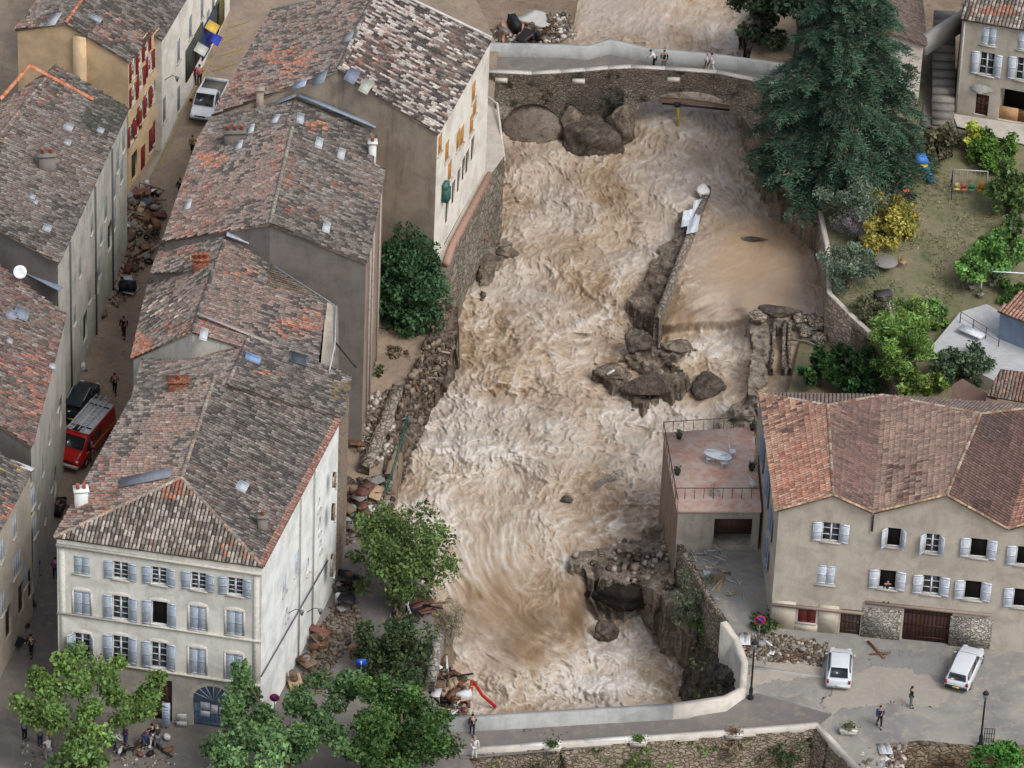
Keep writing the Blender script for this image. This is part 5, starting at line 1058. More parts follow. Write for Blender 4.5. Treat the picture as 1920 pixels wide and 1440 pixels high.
# middle outcrop
patch('rock_outcrop', [(1175, 620), (1205, 615), (1225, 640), (1300, 640), (1312, 660), (1250, 672), (1290, 700), (1280, 725), (1225, 752), (1195, 760), (1150, 725), (1112, 705), (1110, 690), (1145, 680), (1180, 660)], lambda x, y: -2.0-(y-620)*.006, .7, M_ROCK, 'large dark rock outcrop in the middle of the torrent', 'rock', ns=.45, seed=21)
rock(1195, 640, -1.3, (.9, .8, 1.0), M_ROCKD, 'dark knob on the far end of the middle outcrop', 'rock', seed=7)
rock(1215, 722, -2.1, (1.7, 1.2, .9), M_ROCKD, 'dark wet boulder on the near side of the middle outcrop', 'rock', seed=8)
rock(1150, 695, -2.0, (1.2, .8, .5), M_ROCK, 'flat grey boulder at the left end of the middle outcrop', 'rock', seed=9)
rock(1330, 728, -3.0, (1.1, 1.0, 1.1), M_ROCKD, 'dark boulder between two small cascades', 'rock', seed=10)
rock(1275, 650, -1.6, (1.2, .7, .5), M_ROCK, 'grey ledge at the right end of the middle outcrop', 'rock', seed=12)
# ruins right of the sill
patch('ruined_weir', [(1408, 590), (1440, 570), (1470, 575), (1545, 590), (1550, 640), (1530, 650), (1520, 622), (1480, 612), (1478, 700), (1468, 702), (1466, 620), (1450, 612), (1447, 660), (1440, 720), (1420, 750), (1400, 745), (1405, 690), (1412, 650), (1402, 610)], lambda x, y: -.6-(y-580)*.009, .4, M_ROCKP, 'broken masonry of the old weir with two flooded channels', 'ruin', ns=.4, seed=31, skirt=-5)
for k, (x, y, z, s, lb) in enumerate(((1420, 596, -.3, (.8, .6, .5), 'pale block on the left corner of the ruined weir'), (1455, 583, -.2, (1.5, .5, .35), 'long dark slab on top of the ruined weir'), (1500, 596, -.5, (.6, .5, .4), 'grey block on the far side of the ruined weir'), (1528, 606, -.6, (.7, .6, .5), 'pale block below the garden wall'), (1535, 636, -1.0, (.6, .5, .5), 'brown block below the garden wall corner'), (1512, 622, -.9, (.5, .4, .4), 'small block in the flooded ruin'))): rock(x, y, z, s, M_RUB if k != 1 else M_ROCKD, lb, 'stone block', seed=20+k, amp=.3)
for k in range(3):
    x = (1449, 1468, 1478)[k]; wallstrip('channel_wall', [P(x, 608, -.8), P(x-2, 650, -1.2), P(x-6+k*3, 700, -1.8)], .4, .22, M_RUB, ['left low masonry wall of the flooded channels', 'middle low masonry wall of the flooded channels', 'right low masonry wall of the flooded channels'][k], 'wall', 2)
patch('rubble_heap', [(1350, 775), (1385, 745), (1415, 740), (1420, 790), (1412, 805), (1370, 812), (1345, 800)], lambda x, y: -2.2+(x-1350)*.015, .8, M_ROCKP, 'heap of rubble jammed against the corner of the gabled house', 'rubble', seed=41, ns=.4)
patch('muddy_flat', [(1415, 690), (1450, 655), (1500, 660), (1530, 690), (1520, 742), (1420, 742)], lambda x, y: -2.0, .1, M_EARTH, 'muddy flat', 'mud', seed=43, ns=1, skirt=-6, kind='structure')
# lower outcrop and fall
patch('lower_outcrop', [(1058, 1048), (1080, 1030), (1100, 1032), (1180, 1010), (1215, 985), (1268, 985), (1300, 1060), (1345, 1110), (1378, 1168), (1350, 1190), (1300, 1165), (1250, 1138), (1238, 1115), (1195, 1095), (1125, 1086), (1108, 1092), (1095, 1066), (1066, 1062)], lambda x, y: -3.7+max(0, (x-1180))*.012, .7, M_ROCKP, 'broad pale rubble outcrop overhanging the lower pool', 'rock', seed=51, ns=.5, skirt=-9, batter=-.16)
rock(1172, 1118, -4.9, (2.7, 1.1, 1.1), rockmat('cave_shade_rock', L((36, 31, 28)), L((52, 45, 40)), L((74, 65, 58))), 'undercut rock face coloured with the cave shade below the pale outcrop', 'rock', seed=52, amp=.55)  # near-black colour paints in the cave shade under the ledge
rock(1120, 1080, -4.0, (.7, .7, .7), M_ROCKD, 'dark boulder at the lip of the lower fall', 'rock', seed=53)
rock(1275, 1150, -4.6, (1.6, 1.4, 1.5), M_ROCKD, 'dark rock under the grey green shrub', 'rock', seed=54)
rock(1136, 1186, -6.6, (.75, .65, .7), M_ROCKD, 'small dark boulder standing in the lower pool', 'rock', seed=55)
rock(1087, 1268, -6.9, (.2, .2, .2), M_ROCK, 'tiny rock tip in the foam of the lower pool', 'rock', seed=56)
rock(1060, 938, -3.7, (.42, .4, .3), M_ROCKD, 'small dark rock alone in the wide current', 'rock', seed=57)
patch('river_cliff', [(1330, 1170), (1362, 1180), (1388, 1215), (1396, 1250), (1392, 1300), (1352, 1322), (1310, 1318), (1280, 1288), (1292, 1240), (1306, 1190)], lambda x, y: -1.0-(1390-x)*.042+ (0 if y < 1260 else -(y-1260)*.02), .8, M_ROCKD, 'steep dark cliff under the curved river wall', 'cliff', seed=61, ns=.6, skirt=-10)
rock(1362, 1268, -3.6, (1.1, .9, 1.4), plain('shadowed_hollow', L((40, 35, 32))), 'boulder coloured black as the shaded hollow in the cliff under the river wall', 'rock', seed=62)  # near-black boulder stands in for the shade of a hollow
# slabs by the left bank
patch('rock_shelf', [(905, 470), (930, 455), (965, 440), (968, 455), (935, 495), (915, 520), (898, 530)], lambda x, y: -1.0-(y-450)*.004, .25, M_ROCK, 'slanting grey rock shelf in the rapids near the left bank', 'rock', seed=71, ns=.5, skirt=-5)
patch('undercut_bank', [(840, 505), (850, 470), (895, 420), (912, 400), (925, 412), (880, 470), (870, 510), (845, 545), (800, 640), (770, 652), (760, 640), (800, 600)], lambda x, y: -.2-(y-400)*.004, .6, M_ROCK, 'rocky undercut bank below the quay terrace', 'bank', seed=72, ns=.6, skirt=-6)
patch('left_bank', [(700, 650), (760, 640), (800, 668), (802, 716), (780, 745), (760, 800), (748, 860), (738, 905), (722, 950), (690, 905), (676, 880), (668, 830), (690, 700)], lambda x, y: .5-(x-690)*.02-(y-650)*.0015, .5, M_EARTH, 'eroded bank', 'bank', seed=73, ns=.8, skirt=-6, kind='structure')
_bx = [690, 708, 738, 770, 800, 838, 850]; _by = [960, 905, 800, 720, 655, 590, 560]
patch('earth_bank', [(838, 560), (862, 575), (858, 640), (835, 700), (812, 745), (795, 800), (775, 860), (752, 930), (738, 990), (722, 985), (706, 930), (722, 850), (742, 782), (765, 715), (795, 645)], lambda x, y: tz(P(x, np.interp(x, _bx, _by), .8)[1])+.35-(y-np.interp(x, _bx, _by)+12)*.040, .7, rockmat('bank_earth', L((84, 71, 60)), L((122, 106, 90)), L((156, 140, 122)), 1.0), 'bank', 'bank', seed=75, ns=.6, skirt=-7, kind='structure')
patch('lane_bank', [(770, 1060), (800, 1110), (830, 1150), (850, 1200), (815, 1215), (800, 1300), (850, 1320), (870, 1348), (800, 1345), (770, 1240), (740, 1130)], lambda x, y: -.3-(x-770)*.03, .5, M_EARTH, 'debris bank', 'bank', seed=74, ns=.8, skirt=-9, kind='structure')
rock(838, 700, -2.2, (.5, 1.3, .5), M_ROCKD, 'long dark rock in the rapids off the left bank', 'rock', seed=75)
rock(948, 470, -1.0, (.9, .5, .4), M_ROCK, 'grey rock upstream of the slanting shelf', 'rock', seed=76)
rock(905, 555, -1.6, (.25, .4, .5), M_ROCKD, 'small upright rock below the slanting shelf', 'rock', seed=77)
rock(1460, 345, -.2, (.4, .3, .15), M_ROCKD, 'dark stone awash in the basin', 'rock', seed=78); rock(1415, 448, -.3, (.8, .25, .12), M_ROCKD, 'low dark stone awash in the middle of the basin', 'rock', seed=79)
# far left bank rocks upstream and mud slabs
for k, (x, y, z, s, m, lb) in enumerate(((998, 38, 3.6, (1.3, 1.1, .5), 'p', 'tilted pale concrete slab on the upstream bank'), (978, 66, 3.4, (.35, 1.4, .35), 't', 'broken reddish wall stub upstream of the bridge'), (945, 60, 3.6, (.4, 1.6, .4), 't', 'pale broken wall running up the upstream bank'), (1393, 65, 1.8, (.5, .4, .3), 'd', 'round green boulder by the upstream right bank'), (1035, 66, 3.3, (.9, .5, .25), 'd', 'dark rubble clump upstream of the bridge'))):
    rock(x, y, z, s, {'p': plain('pale_concrete', L((176, 172, 166))), 't': plain('broken_render', L((178, 140, 118))), 'd': M_ROCKD}[m], lb, 'rubble', seed=80+k, amp=.3)
patch('far_bank_rocks', [(1385, 40), (1420, 10), (1470, 20), (1450, 120), (1425, 110), (1398, 108)], lambda x, y: 2.6, .9, M_ROCKD, 'dark rocky bank beside the upstream water', 'bank', seed=91, ns=.5, skirt=-1)
patch('cedar_bank', [(1380, 190), (1440, 180), (1520, 320), (1548, 400), (1545, 440), (1510, 420), (1450, 380), (1400, 300)], lambda x, y: .5+(x-1400)*.006, .6, M_EARTH, 'bank', 'bank', seed=92, ns=.8, skirt=-4, kind='structure')
# ================================================================ VEGETATION
M_BARK = plain('bark', L((104, 92, 80)), .9, .1, var=.35)
def leafquads(c, s, r_, up=.3, asp=.6):
    "vectorised leaf faces at centres c (n,3), sizes s"
    n = len(c); d = r_.normal(size=(n, 3))+np.array([0, 0, up]); d /= np.linalg.norm(d, axis=1)[:, None]
    e = r_.normal(size=(n, 3)); a = np.cross(d, e); a /= np.linalg.norm(a, axis=1)[:, None]+1e-6; b = np.cross(d, a); a = a*s[:, None]; b = b*(s*asp)[:, None]
    v = np.stack([c-a, c-.1*a+b+d*.15*s[:, None], c+a, c-.1*a-b+d*.15*s[:, None]], 1).reshape(-1, 3)
    return v, (np.arange(n)*4)[:, None]+np.array([0, 1, 2, 3])
def tree(px, py, rx, ry, ctr_z, base_z, label, kind='leafy_tree', cat='tree', leaf=L((70, 96, 48)), n=9000, ls=.16, clumps=60, spread=.3, group=None, seed=1, hue=.25, trunk_r=.16, base=None, asp=.6, hollow=.35, crown='crown', shape=None, up=.3, light=None, lobes=None):
    "crown = ellipse (px,py,rx,ry) in the photo with its centre at height ctr_z"
    leaf = np.array(leaf); leaf = tuple(leaf*.84+.16*leaf.mean()*.95); r_ = np.random.default_rng(seed); c = P(px, py, ctr_z); R = rx/27.6; V_ = math.sqrt(max((ry/27.6)**2-(R*math.sin(PITCH))**2, (.45*R)**2))/math.cos(PITCH)
    b = np.array([c[0], c[1], base_z]) if base is None else base
    e = empty(kind, b, label, cat, group); mb = MB(); H = c[2]-base_z
    t0 = b; t1 = b+(c-b)*.45+np.array([.1, .05, 0]); mb.tube([t0-(0, 0, .2), t1, c+(0, 0, V_*.3)], [trunk_r*1.25, trunk_r, trunk_r*.35], 7, 0)
    cl = []
    for k in range(clumps):
        d = nrm(r_.normal(size=3)); q = (.55+.5*r_.random()) if r_.random() > .25 else r_.random()*.6; p = c+d*np.array([R, R, V_])*q
        if shape: p = shape(p, c, R, V_)
        if lobes: lx_, ly_ = lobes[k % len(lobes)]; p = P(lx_+r_.normal()*9, ly_+r_.normal()*8, ctr_z)+r_.normal(size=3)*np.array([.25, .5, .5])
        if p[2] < base_z+.2: p[2] = base_z+.2+r_.random()*.4
        cl.append(p)
    cl = np.array(cl)
    for k in range(min(clumps, 12)): p = cl[k]; m = t1+(p-t1)*.5+(0, 0, .15*V_); mb.tube([t1, m, p], [trunk_r*.55, trunk_r*.3, trunk_r*.1], 5, 0)
    mb.build('trunk', M_BARK, e)
    tone = .55+.9*r_.random(clumps); 
    if light: pass
    w = r_.integers(0, clumps, n); cr = spread*R*(.7+.6*r_.random(clumps))
    d = r_.normal(size=(n, 3)); d /= np.linalg.norm(d, axis=1)[:, None]; rad = (hollow+(1-hollow)*r_.random(n))
    pos = cl[w]+d*rad[:, None]*cr[w][:, None]*np.array([1, 1, .8]); pos[:, 2] = np.maximum(pos[:, 2], base_z+.05)
    s = ls*(.45+1.15*r_.random(n)**1.4); v, f = leafquads(pos, s, r_, up, asp); col = np.array(leaf)[None]*(tone[w]*(.7+.6*r_.random(n)))[:, None]
    hv = (r_.random((n, 1))-.5)*hue; col = col*np.concatenate([1+hv*1.2, 1+hv*.4, 1-hv], 1)
    mb = MB(); mb.add(v, f, 0, np.repeat(np.clip(col, 0, 1), 4, 0)); mb.build(crown, M_LEAF, e); return e
def bush(px, py, rx, ry, z, label, **k):
    k.setdefault('kind', 'bush'); k.setdefault('cat', 'bush'); k.setdefault('n', 2500); k.setdefault('clumps', 30); k.setdefault('trunk_r', .06); k.setdefault('crown', 'foliage')
    V_ = ry/27.6*.8; return tree(px, py, rx, ry, z+V_*.9, z, label, **k)
# plane trees on the square: pollarded, bright clumpy crowns
tree(160, 1325, 135, 105, 5.0, 0, 'pollarded plane tree with bright green clumps at the lower left of the square', 'plane_tree', leaf=L((100, 130, 56)), n=21000, ls=.135, clumps=52, spread=.165, seed=1, lobes=[(135, 1238), (200, 1255), (90, 1290), (145, 1290), (205, 1305), (262, 1305), (70, 1330), (98, 1350), (170, 1345), (245, 1340), (150, 1400), (185, 1385), (285, 1290)], group='plane trees on the square', hollow=.2)
tree(135, 1440, 65, 50, 5.0, 0, 'plane tree crown cut by the lower left picture edge', 'plane_tree', leaf=L((96, 126, 60)), n=5000, ls=.17, clumps=20, spread=.3, seed=2, group='plane trees on the square')
tree(545, 1372, 130, 95, 5.0, 0, 'pollarded plane tree with paler green clumps in front of the white side wall', 'plane_tree', leaf=L((86, 118, 66)), n=21000, ls=.135, clumps=54, spread=.165, seed=3, lobes=[(455, 1305), (440, 1350), (410, 1385), (490, 1345), (475, 1400), (540, 1385), (560, 1340), (590, 1300), (600, 1350), (640, 1300), (560, 1410), (620, 1390), (650, 1290)], group='plane trees on the square', hollow=.2)
tree(445, 1450, 90, 50, 5.0, 0, 'plane tree crown rising from the bottom edge by the shop', 'plane_tree', leaf=L((96, 130, 72)), n=6000, ls=.17, clumps=24, spread=.3, seed=4, group='plane trees on the square')
tree(752, 1365, 96, 100, 4.5, 0, 'dense dark green round tree at the end of the lower bridge', 'broadleaf_tree', leaf=L((66, 98, 40)), n=20000, ls=.125, clumps=70, spread=.26, seed=5)
tree(700, 1448, 70, 30, 3.0, 0, 'low light green tree under the dense round tree at the bottom edge', 'broadleaf_tree', leaf=L((92, 128, 62)), n=3500, clumps=24, seed=6)
tree(755, 1035, 92, 92, 4.0, -.5, 'leaning green tree standing in flood debris on the left bank', 'broadleaf_tree', leaf=L((84, 106, 48)), n=13000, ls=.13, clumps=80, spread=.28, seed=7, base=P(752, 1170, -.5), trunk_r=.2, hue=.35)
tree(733, 1215, 68, 60, 1.7, 0, 'leafy tangled bush behind the blue sign', 'bush', 'bush', leaf=L((64, 80, 44)), n=7000, ls=.13, clumps=50, seed=8, hue=.4)
tree(766, 548, 72, 108, 4.4, -.4, 'big dark glossy laurel against the tall house', 'laurel_tree', leaf=L((56, 90, 52)), n=24000, ls=.15, clumps=110, spread=.34, seed=9, hue=.2, asp=.5, hollow=.6)
bush(765, 655, 48, 22, -.6, 'yellowing bush under the dark laurel', leaf=L((150, 130, 62)), seed=10, n=1800)
bush(722, 415, 22, 26, 1.0, 'dry ivy clump at the foot of the stained party wall', leaf=L((84, 78, 62)), seed=11, n=1200)
bush(845, 1165, 42, 45, -2.5, 'thin grey green willow brush trailing over the left bank', leaf=L((140, 136, 108)), seed=12, n=2200, ls=.12, asp=.15, hue=.3)
bush(742, 668, 26, 16, 1.2, 'dry brown brush on the bare bank below the laurel', leaf=L((110, 92, 66)), seed=16, n=1200, asp=.3)
bush(700, 700, 20, 18, 1.0, 'low green weeds at the foot of the tall house', leaf=L((78, 86, 54)), seed=17, n=1000)
bush(800, 620, 24, 16, .2, 'muddy olive scrub on the broken left bank', leaf=L((96, 88, 58)), seed=18, n=1300)
bush(850, 520, 16, 20, .2, 'scraggly scrub at the foot of the quay terrace', leaf=L((88, 86, 56)), seed=19, n=900)
# cedar
def cedar(bx, by, bz, H, Rm, label, n_br=190, seed=5, leaf=L((58, 82, 64)), per=46, fr=1.0):
    r_ = np.random.default_rng(seed); b = P(bx, by, bz); e = empty('cedar_tree', b, label, 'tree'); mb = MB()
    mb.tube([b-(0, 0, .5), b+(0, 0, H*.5), b+(0, 0, H)], [.55, .34, .06], 9, 0); Vs = []; Fs = []; Cs = []; n0 = 0
    for k in range(n_br):
        h = .06+.92*((k+r_.random()*.9)/n_br); Lb = Rm*(1-h**1.5)**.75*(.72+.4*r_.random())*fr
        if r_.random() < .2: Lb *= 1.12
        az = k*2.39996+r_.normal()*.25; dirh = np.array([math.cos(az), math.sin(az), 0]); sd_ = np.array([-dirh[1], dirh[0], 0])
        pts = []; z0_ = H*h
        for j in range(7): t_ = j/6; pts.append(b+dirh*Lb*t_+np.array([0, 0, z0_+Lb*(.16*t_-.42*t_*t_)])+sd_*math.sin(t_*2+k)*.1*Lb*t_)
        mb.tube(pts, [.10*(1-.85*j/6)*(1.3-h) for j in range(7)], 4, 0); pts = np.array(pts); tone = .55+.9*r_.random()
        m = int(per*(Lb/Rm*1.2+.25)); t_ = .18+.82*r_.random(m)**.75; ix = t_*6; i0 = np.minimum(ix.astype(int), 5); fx = (ix-i0)[:, None]; pc = pts[i0]*(1-fx)+pts[i0+1]*fx
        sg = np.where(r_.random(m) < .5, -1, 1); tl = (.35+.65*r_.random(m))*(1.15-.65*t_)*Lb*.42+.25
        td = dirh[None]*(.75+.3*r_.random((m, 1)))+sd_[None]*sg[:, None]*(.5+.7*r_.random((m, 1)))+np.array([0, 0, -.35])[None]*(.3+r_.random((m, 1))); td /= np.linalg.norm(td, axis=1)[:, None]
        q = 9    # needle tufts along each twig
        for j in range(q):
            u = (j+.6)/q; cc = pc+td*(tl*u)[:, None]-np.array([0, 0, .25])*(u*u*tl)[:, None]; s = (.20+.10*r_.random(m))*(1.15-.4*u)
            lat = np.cross(td, [0, 0, 1.0])*(1 if j % 2 else -1)+td*.8+r_.normal(size=(m, 3))*.35; lat /= np.linalg.norm(lat, axis=1)[:, None]
            w = np.cross(lat, r_.normal(size=(m, 3))); w /= np.linalg.norm(w, axis=1)[:, None]; w *= .045
            v = np.stack([cc-w, cc+lat*s[:, None]*1.5-w*.3, cc+lat*s[:, None]*1.5+w*.3, cc+w], 1).reshape(-1, 3); Vs.append(v); Fs.append((np.arange(m)*4)[:, None]+np.array([0, 1, 2, 3])+n0); n0 += 4*m
            g = tone*(.6+.5*u+.4*r_.random(m)); c_ = np.array(leaf)[None]*g[:, None]; brn = (r_.random(m) < .05)[:, None]; c_ = np.where(brn, np.array(L((120, 100, 80)))[None], c_); Cs.append(np.repeat(c_, 4, 0))  # needles coloured brighter towards each twig end, painting in lit tips
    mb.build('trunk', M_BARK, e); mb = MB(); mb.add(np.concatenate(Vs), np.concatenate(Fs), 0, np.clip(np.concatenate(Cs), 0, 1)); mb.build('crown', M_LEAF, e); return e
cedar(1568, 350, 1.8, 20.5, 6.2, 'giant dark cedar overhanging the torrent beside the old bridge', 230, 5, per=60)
tree(1425, 30, 60, 75, 6, 3, 'dark broadleaf tree on the upstream bank at the top edge', 'broadleaf_tree', leaf=L((58, 74, 46)), n=6000, clumps=40, seed=13)
tree(1500, -10, 70, 60, 9, 3, 'tall dark tree behind the cedar at the top edge', 'broadleaf_tree', leaf=L((48, 70, 48)), n=6000, clumps=40, seed=14)
tree(562, 4, 34, 14, 5, 4, 'dark green shrub showing behind the big roof at the top edge', 'bush', 'bush', leaf=L((56, 78, 50)), n=1500, clumps=16, seed=15)
OL = L((104, 122, 98))
gz = lambda x, y: gp(x, y)[2]
def gt(px, py, rx, ry, label, kind='bush', cat='bush', h=None, **k):
    base = gp(px, py+ry*.55); V_ = ry/27.6*.75; return tree(px, py, rx, ry, base[2]+(h or V_), base[2], label, kind, cat, **k)
gt(1602, 368, 62, 62, 'grey green olive tree between the cedar and the yellow hedge', 'olive_tree', 'tree', 2.4, leaf=OL, n=7000, ls=.12, clumps=46, asp=.35, seed=21, hue=.12)
gt(1590, 498, 52, 46, 'grey green olive tree at the corner of the garden wall', 'olive_tree', 'tree', 1.9, leaf=OL, n=5500, ls=.12, clumps=36, asp=.35, seed=22, hue=.12)
YL = L((160, 150, 52))
def ringshape(p, c, R, V_):
    d = p-c; a = math.atan2(d[1], d[0]); 
    if 1.9 < a or a < -2.6: p = c+np.array([abs(d[0]), d[1], d[2]])
    return p
gt(1652, 420, 72, 62, 'golden yellow rounded hedge in the garden', 'golden_bush', 'bush', 1.3, leaf=YL, n=7000, ls=.12, clumps=50, seed=23, shape=ringshape, hue=.5, spread=.22)
gt(1606, 415, 42, 32, 'bare purplish grey twiggy shrub inside the golden hedge', 'bare_shrub', 'bush', 1.6, leaf=L((118, 106, 108)), n=3500, ls=.2, asp=.06, clumps=30, seed=24, hue=.1)
gt(1762, 268, 50, 26, 'brown green shrub behind the toy house', leaf=L((92, 88, 60)), n=2500, clumps=26, seed=25)
gt(1826, 258, 30, 26, 'yellow green bush by the gravel court', leaf=L((170, 180, 50)), n=2000, clumps=20, seed=26)
gt(1862, 282, 50, 34, 'bright green spreading bush by the gravel court', leaf=L((82, 118, 36)), n=4000, clumps=34, seed=27)
gt(1895, 350, 46, 50, 'green tree at the right edge beyond the swings', 'leafy_tree', 'tree', 2.0, leaf=L((84, 108, 52)), n=5000, clumps=40, seed=28)
gt(1900, 430, 30, 30, 'small leafy bush at the right edge of the garden', leaf=L((80, 100, 50)), n=2000, clumps=20, seed=29)
gt(1868, 478, 60, 34, 'vine pergola foliage spreading above the patio', 'vine', 'plant', 1.8, leaf=L((98, 146, 60)), n=5000, ls=.15, clumps=40, seed=30)
gt(1826, 505, 34, 22, 'vine shoots drooping at the left end of the pergola', 'vine', 'plant', 1.4, leaf=L((108, 152, 66)), n=2200, ls=.15, clumps=20, seed=31)
gt(1895, 545, 32, 22, 'clipped round green bush beside the patio', leaf=L((74, 110, 40)), n=2500, ls=.1, clumps=24, seed=32)
gt(1712, 606, 46, 46, 'bright yellow green feathery bamboo clump', 'bamboo', 'plant', 1.8, leaf=L((126, 160, 66)), n=6000, ls=.17, asp=.25, clumps=40, seed=33, up=-.2)
gt(1690, 645, 58, 60, 'tall light green bamboo clump above the gabled house roof', 'bamboo', 'plant', 2.5, leaf=L((112, 150, 58)), n=8000, ls=.18, asp=.25, clumps=50, seed=34)
gt(1752, 585, 30, 40, 'green leafy shrub at the far end of the bamboo', leaf=L((104, 140, 62)), n=2600, clumps=24, seed=35)
gt(1806, 682, 58, 42, 'dark grey green shrub in front of the pale patio', leaf=L((74, 96, 66)), n=5000, ls=.12, clumps=36, seed=36)
gt(1722, 712, 50, 32, 'mixed yellow green bush along the gabled house roof', leaf=L((106, 128, 48)), n=3500, clumps=30, seed=37, hue=.5)
tree(1605, 695, 56, 46, .6, -1.2, 'dark green fig bush below the garden wall', 'fig_bush', 'bush', leaf=L((46, 78, 36)), n=6500, ls=.16, clumps=40, seed=38)
tree(1535, 692, 36, 36, .2, -1.2, 'dark green bush at the edge of the flooded ruin', 'fig_bush', 'bush', leaf=L((52, 88, 38)), n=3500, ls=.16, clumps=26, seed=39)
tree(1582, 616, 22, 14, -.6, -1.2, 'small green bush at the foot of the garden wall', 'bush', 'bush', leaf=L((66, 104, 40)), n=1200, clumps=12, seed=40)
gt(1640, 580, 40, 30, 'thin greyish bush behind the garden wall', leaf=L((96, 98, 66)), n=1800, ls=.1, clumps=24, seed=41)
gt(1700, 300, 30, 30, 'dark shrub under the cedar beside the toy house', leaf=L((50, 62, 46)), n=2000, clumps=18, seed=42)
tree(1312, 1130, 52, 66, -1.6, -3.6, 'pale grey green shrub on the lip of the lower outcrop', 'shrub', 'bush', leaf=L((112, 124, 92)), n=6000, ls=.11, asp=.35, clumps=50, seed=43)
tree(1312, 1172, 22, 26, -2.6, -4, 'bright green sprout low on the pale shrub bank', 'shrub', 'bush', leaf=L((88, 124, 52)), n=1200, clumps=12, seed=44)
tree(1440, 1165, 34, 14, .3, 0, 'patch of weeds at the corner of the gabled house', 'weeds', 'plant', leaf=L((76, 92, 46)), n=900, ls=.1, clumps=20, seed=45)
tree(1880, 1432, 52, 22, .2, -1, 'bright green weeds beside the culvert at the lower right', 'weeds', 'plant', leaf=L((74, 128, 40)), n=3500, ls=.13, clumps=30, seed=46)
for k, (x, y, rx_, ry_, z, lb, c_) in enumerate(((1000, 1425, 90, 14, -1.2, 'olive weeds on the stone face left of the first planter', (104, 104, 72)), (1215, 1428, 60, 14, -1.4, 'bright weeds on the stone face under the second planter', (96, 120, 56)), (1320, 1392, 26, 10, -.6, 'green weeds on the stone face right of the second planter', (92, 126, 56)), (1460, 1412, 60, 26, -1.4, 'dark green ivy on the stone face near the corner', (66, 84, 44)), (1530, 1385, 20, 12, -.8, 'ivy tuft under the corner of the low parapet', (62, 84, 46)), (1372, 1400, 26, 8, -.6, 'dry plant tuft on the stone face below the third planter', (126, 110, 84)))):
    tree(x, y, rx_, ry_, z, z-.6, lb, 'ivy', 'plant', leaf=L(c_), n=1500, ls=.11, clumps=26, seed=50+k, trunk_r=.03, spread=.2)
# pergola posts, garden things
pg = empty('pergola', gp(1850, 540), 'thin white metal pergola carrying the vine', 'pergola')
mb = MB(); a_, b_ = gp(1838, 555)+(0, 0, 2.1), gp(1925, 560)+(0, 0, 2.1); mb.tube([a_, b_], .05, 5, 0, WHT); mb.build('beam', M_OBJ, pg)
for q_ in (a_, b_): mb = MB(); mb.tube([q_, q_-(0, 0, 2.2)], .05, 5, 0, WHT); mb.build('post', M_OBJ, pg)
sw = empty('swing_set', gp(1815, 360), 'pale metal swing set with coloured seats on the worn lawn', 'swing set')
A0, A1 = gp(1783, 362)+(0, 0, 2.0), gp(1848, 366)+(0, 0, 2.0); mb = MB(); mb.tube([A0, A1], .045, 6, 0, L((196, 196, 186))); mb.build('top_bar', M_OBJ, sw)
for q_ in (A0, A1):
    for s_ in (-1, 1): mb = MB(); mb.tube([q_, q_+np.array([0, s_*.8, -2.05])], .04, 5, 0, L((60, 66, 90)) if q_ is A0 else L((196, 196, 186))); mb.build('leg', M_OBJ, sw)
for t_, c_ in ((.15, (206, 190, 120)), (.35, (196, 110, 90)), (.58, (90, 150, 110)), (.85, (222, 148, 48))):
    q_ = A0+(A1-A0)*t_; mb = MB(); h_ = .45 if t_ < .8 else .7
    for s_ in (-.16, .16): mb.tube([q_+(s_, 0, 0), q_+(s_, 0, -1.6)], .012, 4, 0, L((180, 180, 176)))
    mb.box(q_+(0, 0, -1.62), (.42, .25, .06), col=L(c_)); mb.box(q_+(0, .12, -1.62+h_/2), (.40, .05, h_), col=L(c_)); mb.build('swing_seat', M_OBJ, sw)
ph = empty('toy_house', gp(1722, 325), 'plastic toy house with blue roof, yellow walls and a blue slide', 'toy house')
q_ = gp(1724, 325); mb = MB(); mb.box(q_+(0, 0, .55), (.95, .8, 1.1), .2, col=L((214, 190, 70))); mb.box(q_+(-.05, -.42, .65), (.35, .04, .5), .2, col=L((40, 60, 50))); mb.build('wall', M_OBJ, ph)
mb = MB(); mb.box(q_+(0, 0, 1.35), (1.15, 1.0, .5), .2, col=L((72, 130, 206)), taper=.45); mb.build('roof', M_OBJ, ph)
mb = MB(); d_ = nrm(np.array([.5, -1, -.8])); s_ = nrm(np.cross(d_, (0, 0, 1))); mb.box(q_+(.6, -.75, .4), (1.2, .45, .08), ax=(d_, s_, np.cross(d_, s_)), col=L((60, 140, 190))); mb.build('slide', M_OBJ, ph)
p_ = gp(1660, 505); t_ = empty('stone_table', p_, 'round grey stone table by the corner olive tree', 'table'); mb = MB(); mb.lathe((0, 0, 0), [(.25, 0), (.2, .55), (.25, .6)], 12, 0, L((120, 114, 108))); mb.build('leg', M_OBJ, t_, local=True); mb = MB(); mb.lathe((0, 0, 0), [(.8, .6), (.85, .64), (.8, .7)], 20, 0, L((138, 132, 128))); mb.build('tabletop', M_OBJ, t_, local=True)
chair(1692, 500, gz(1692, 500), L((176, 140, 96)), 'wooden chair beside the round stone table', 1.2)
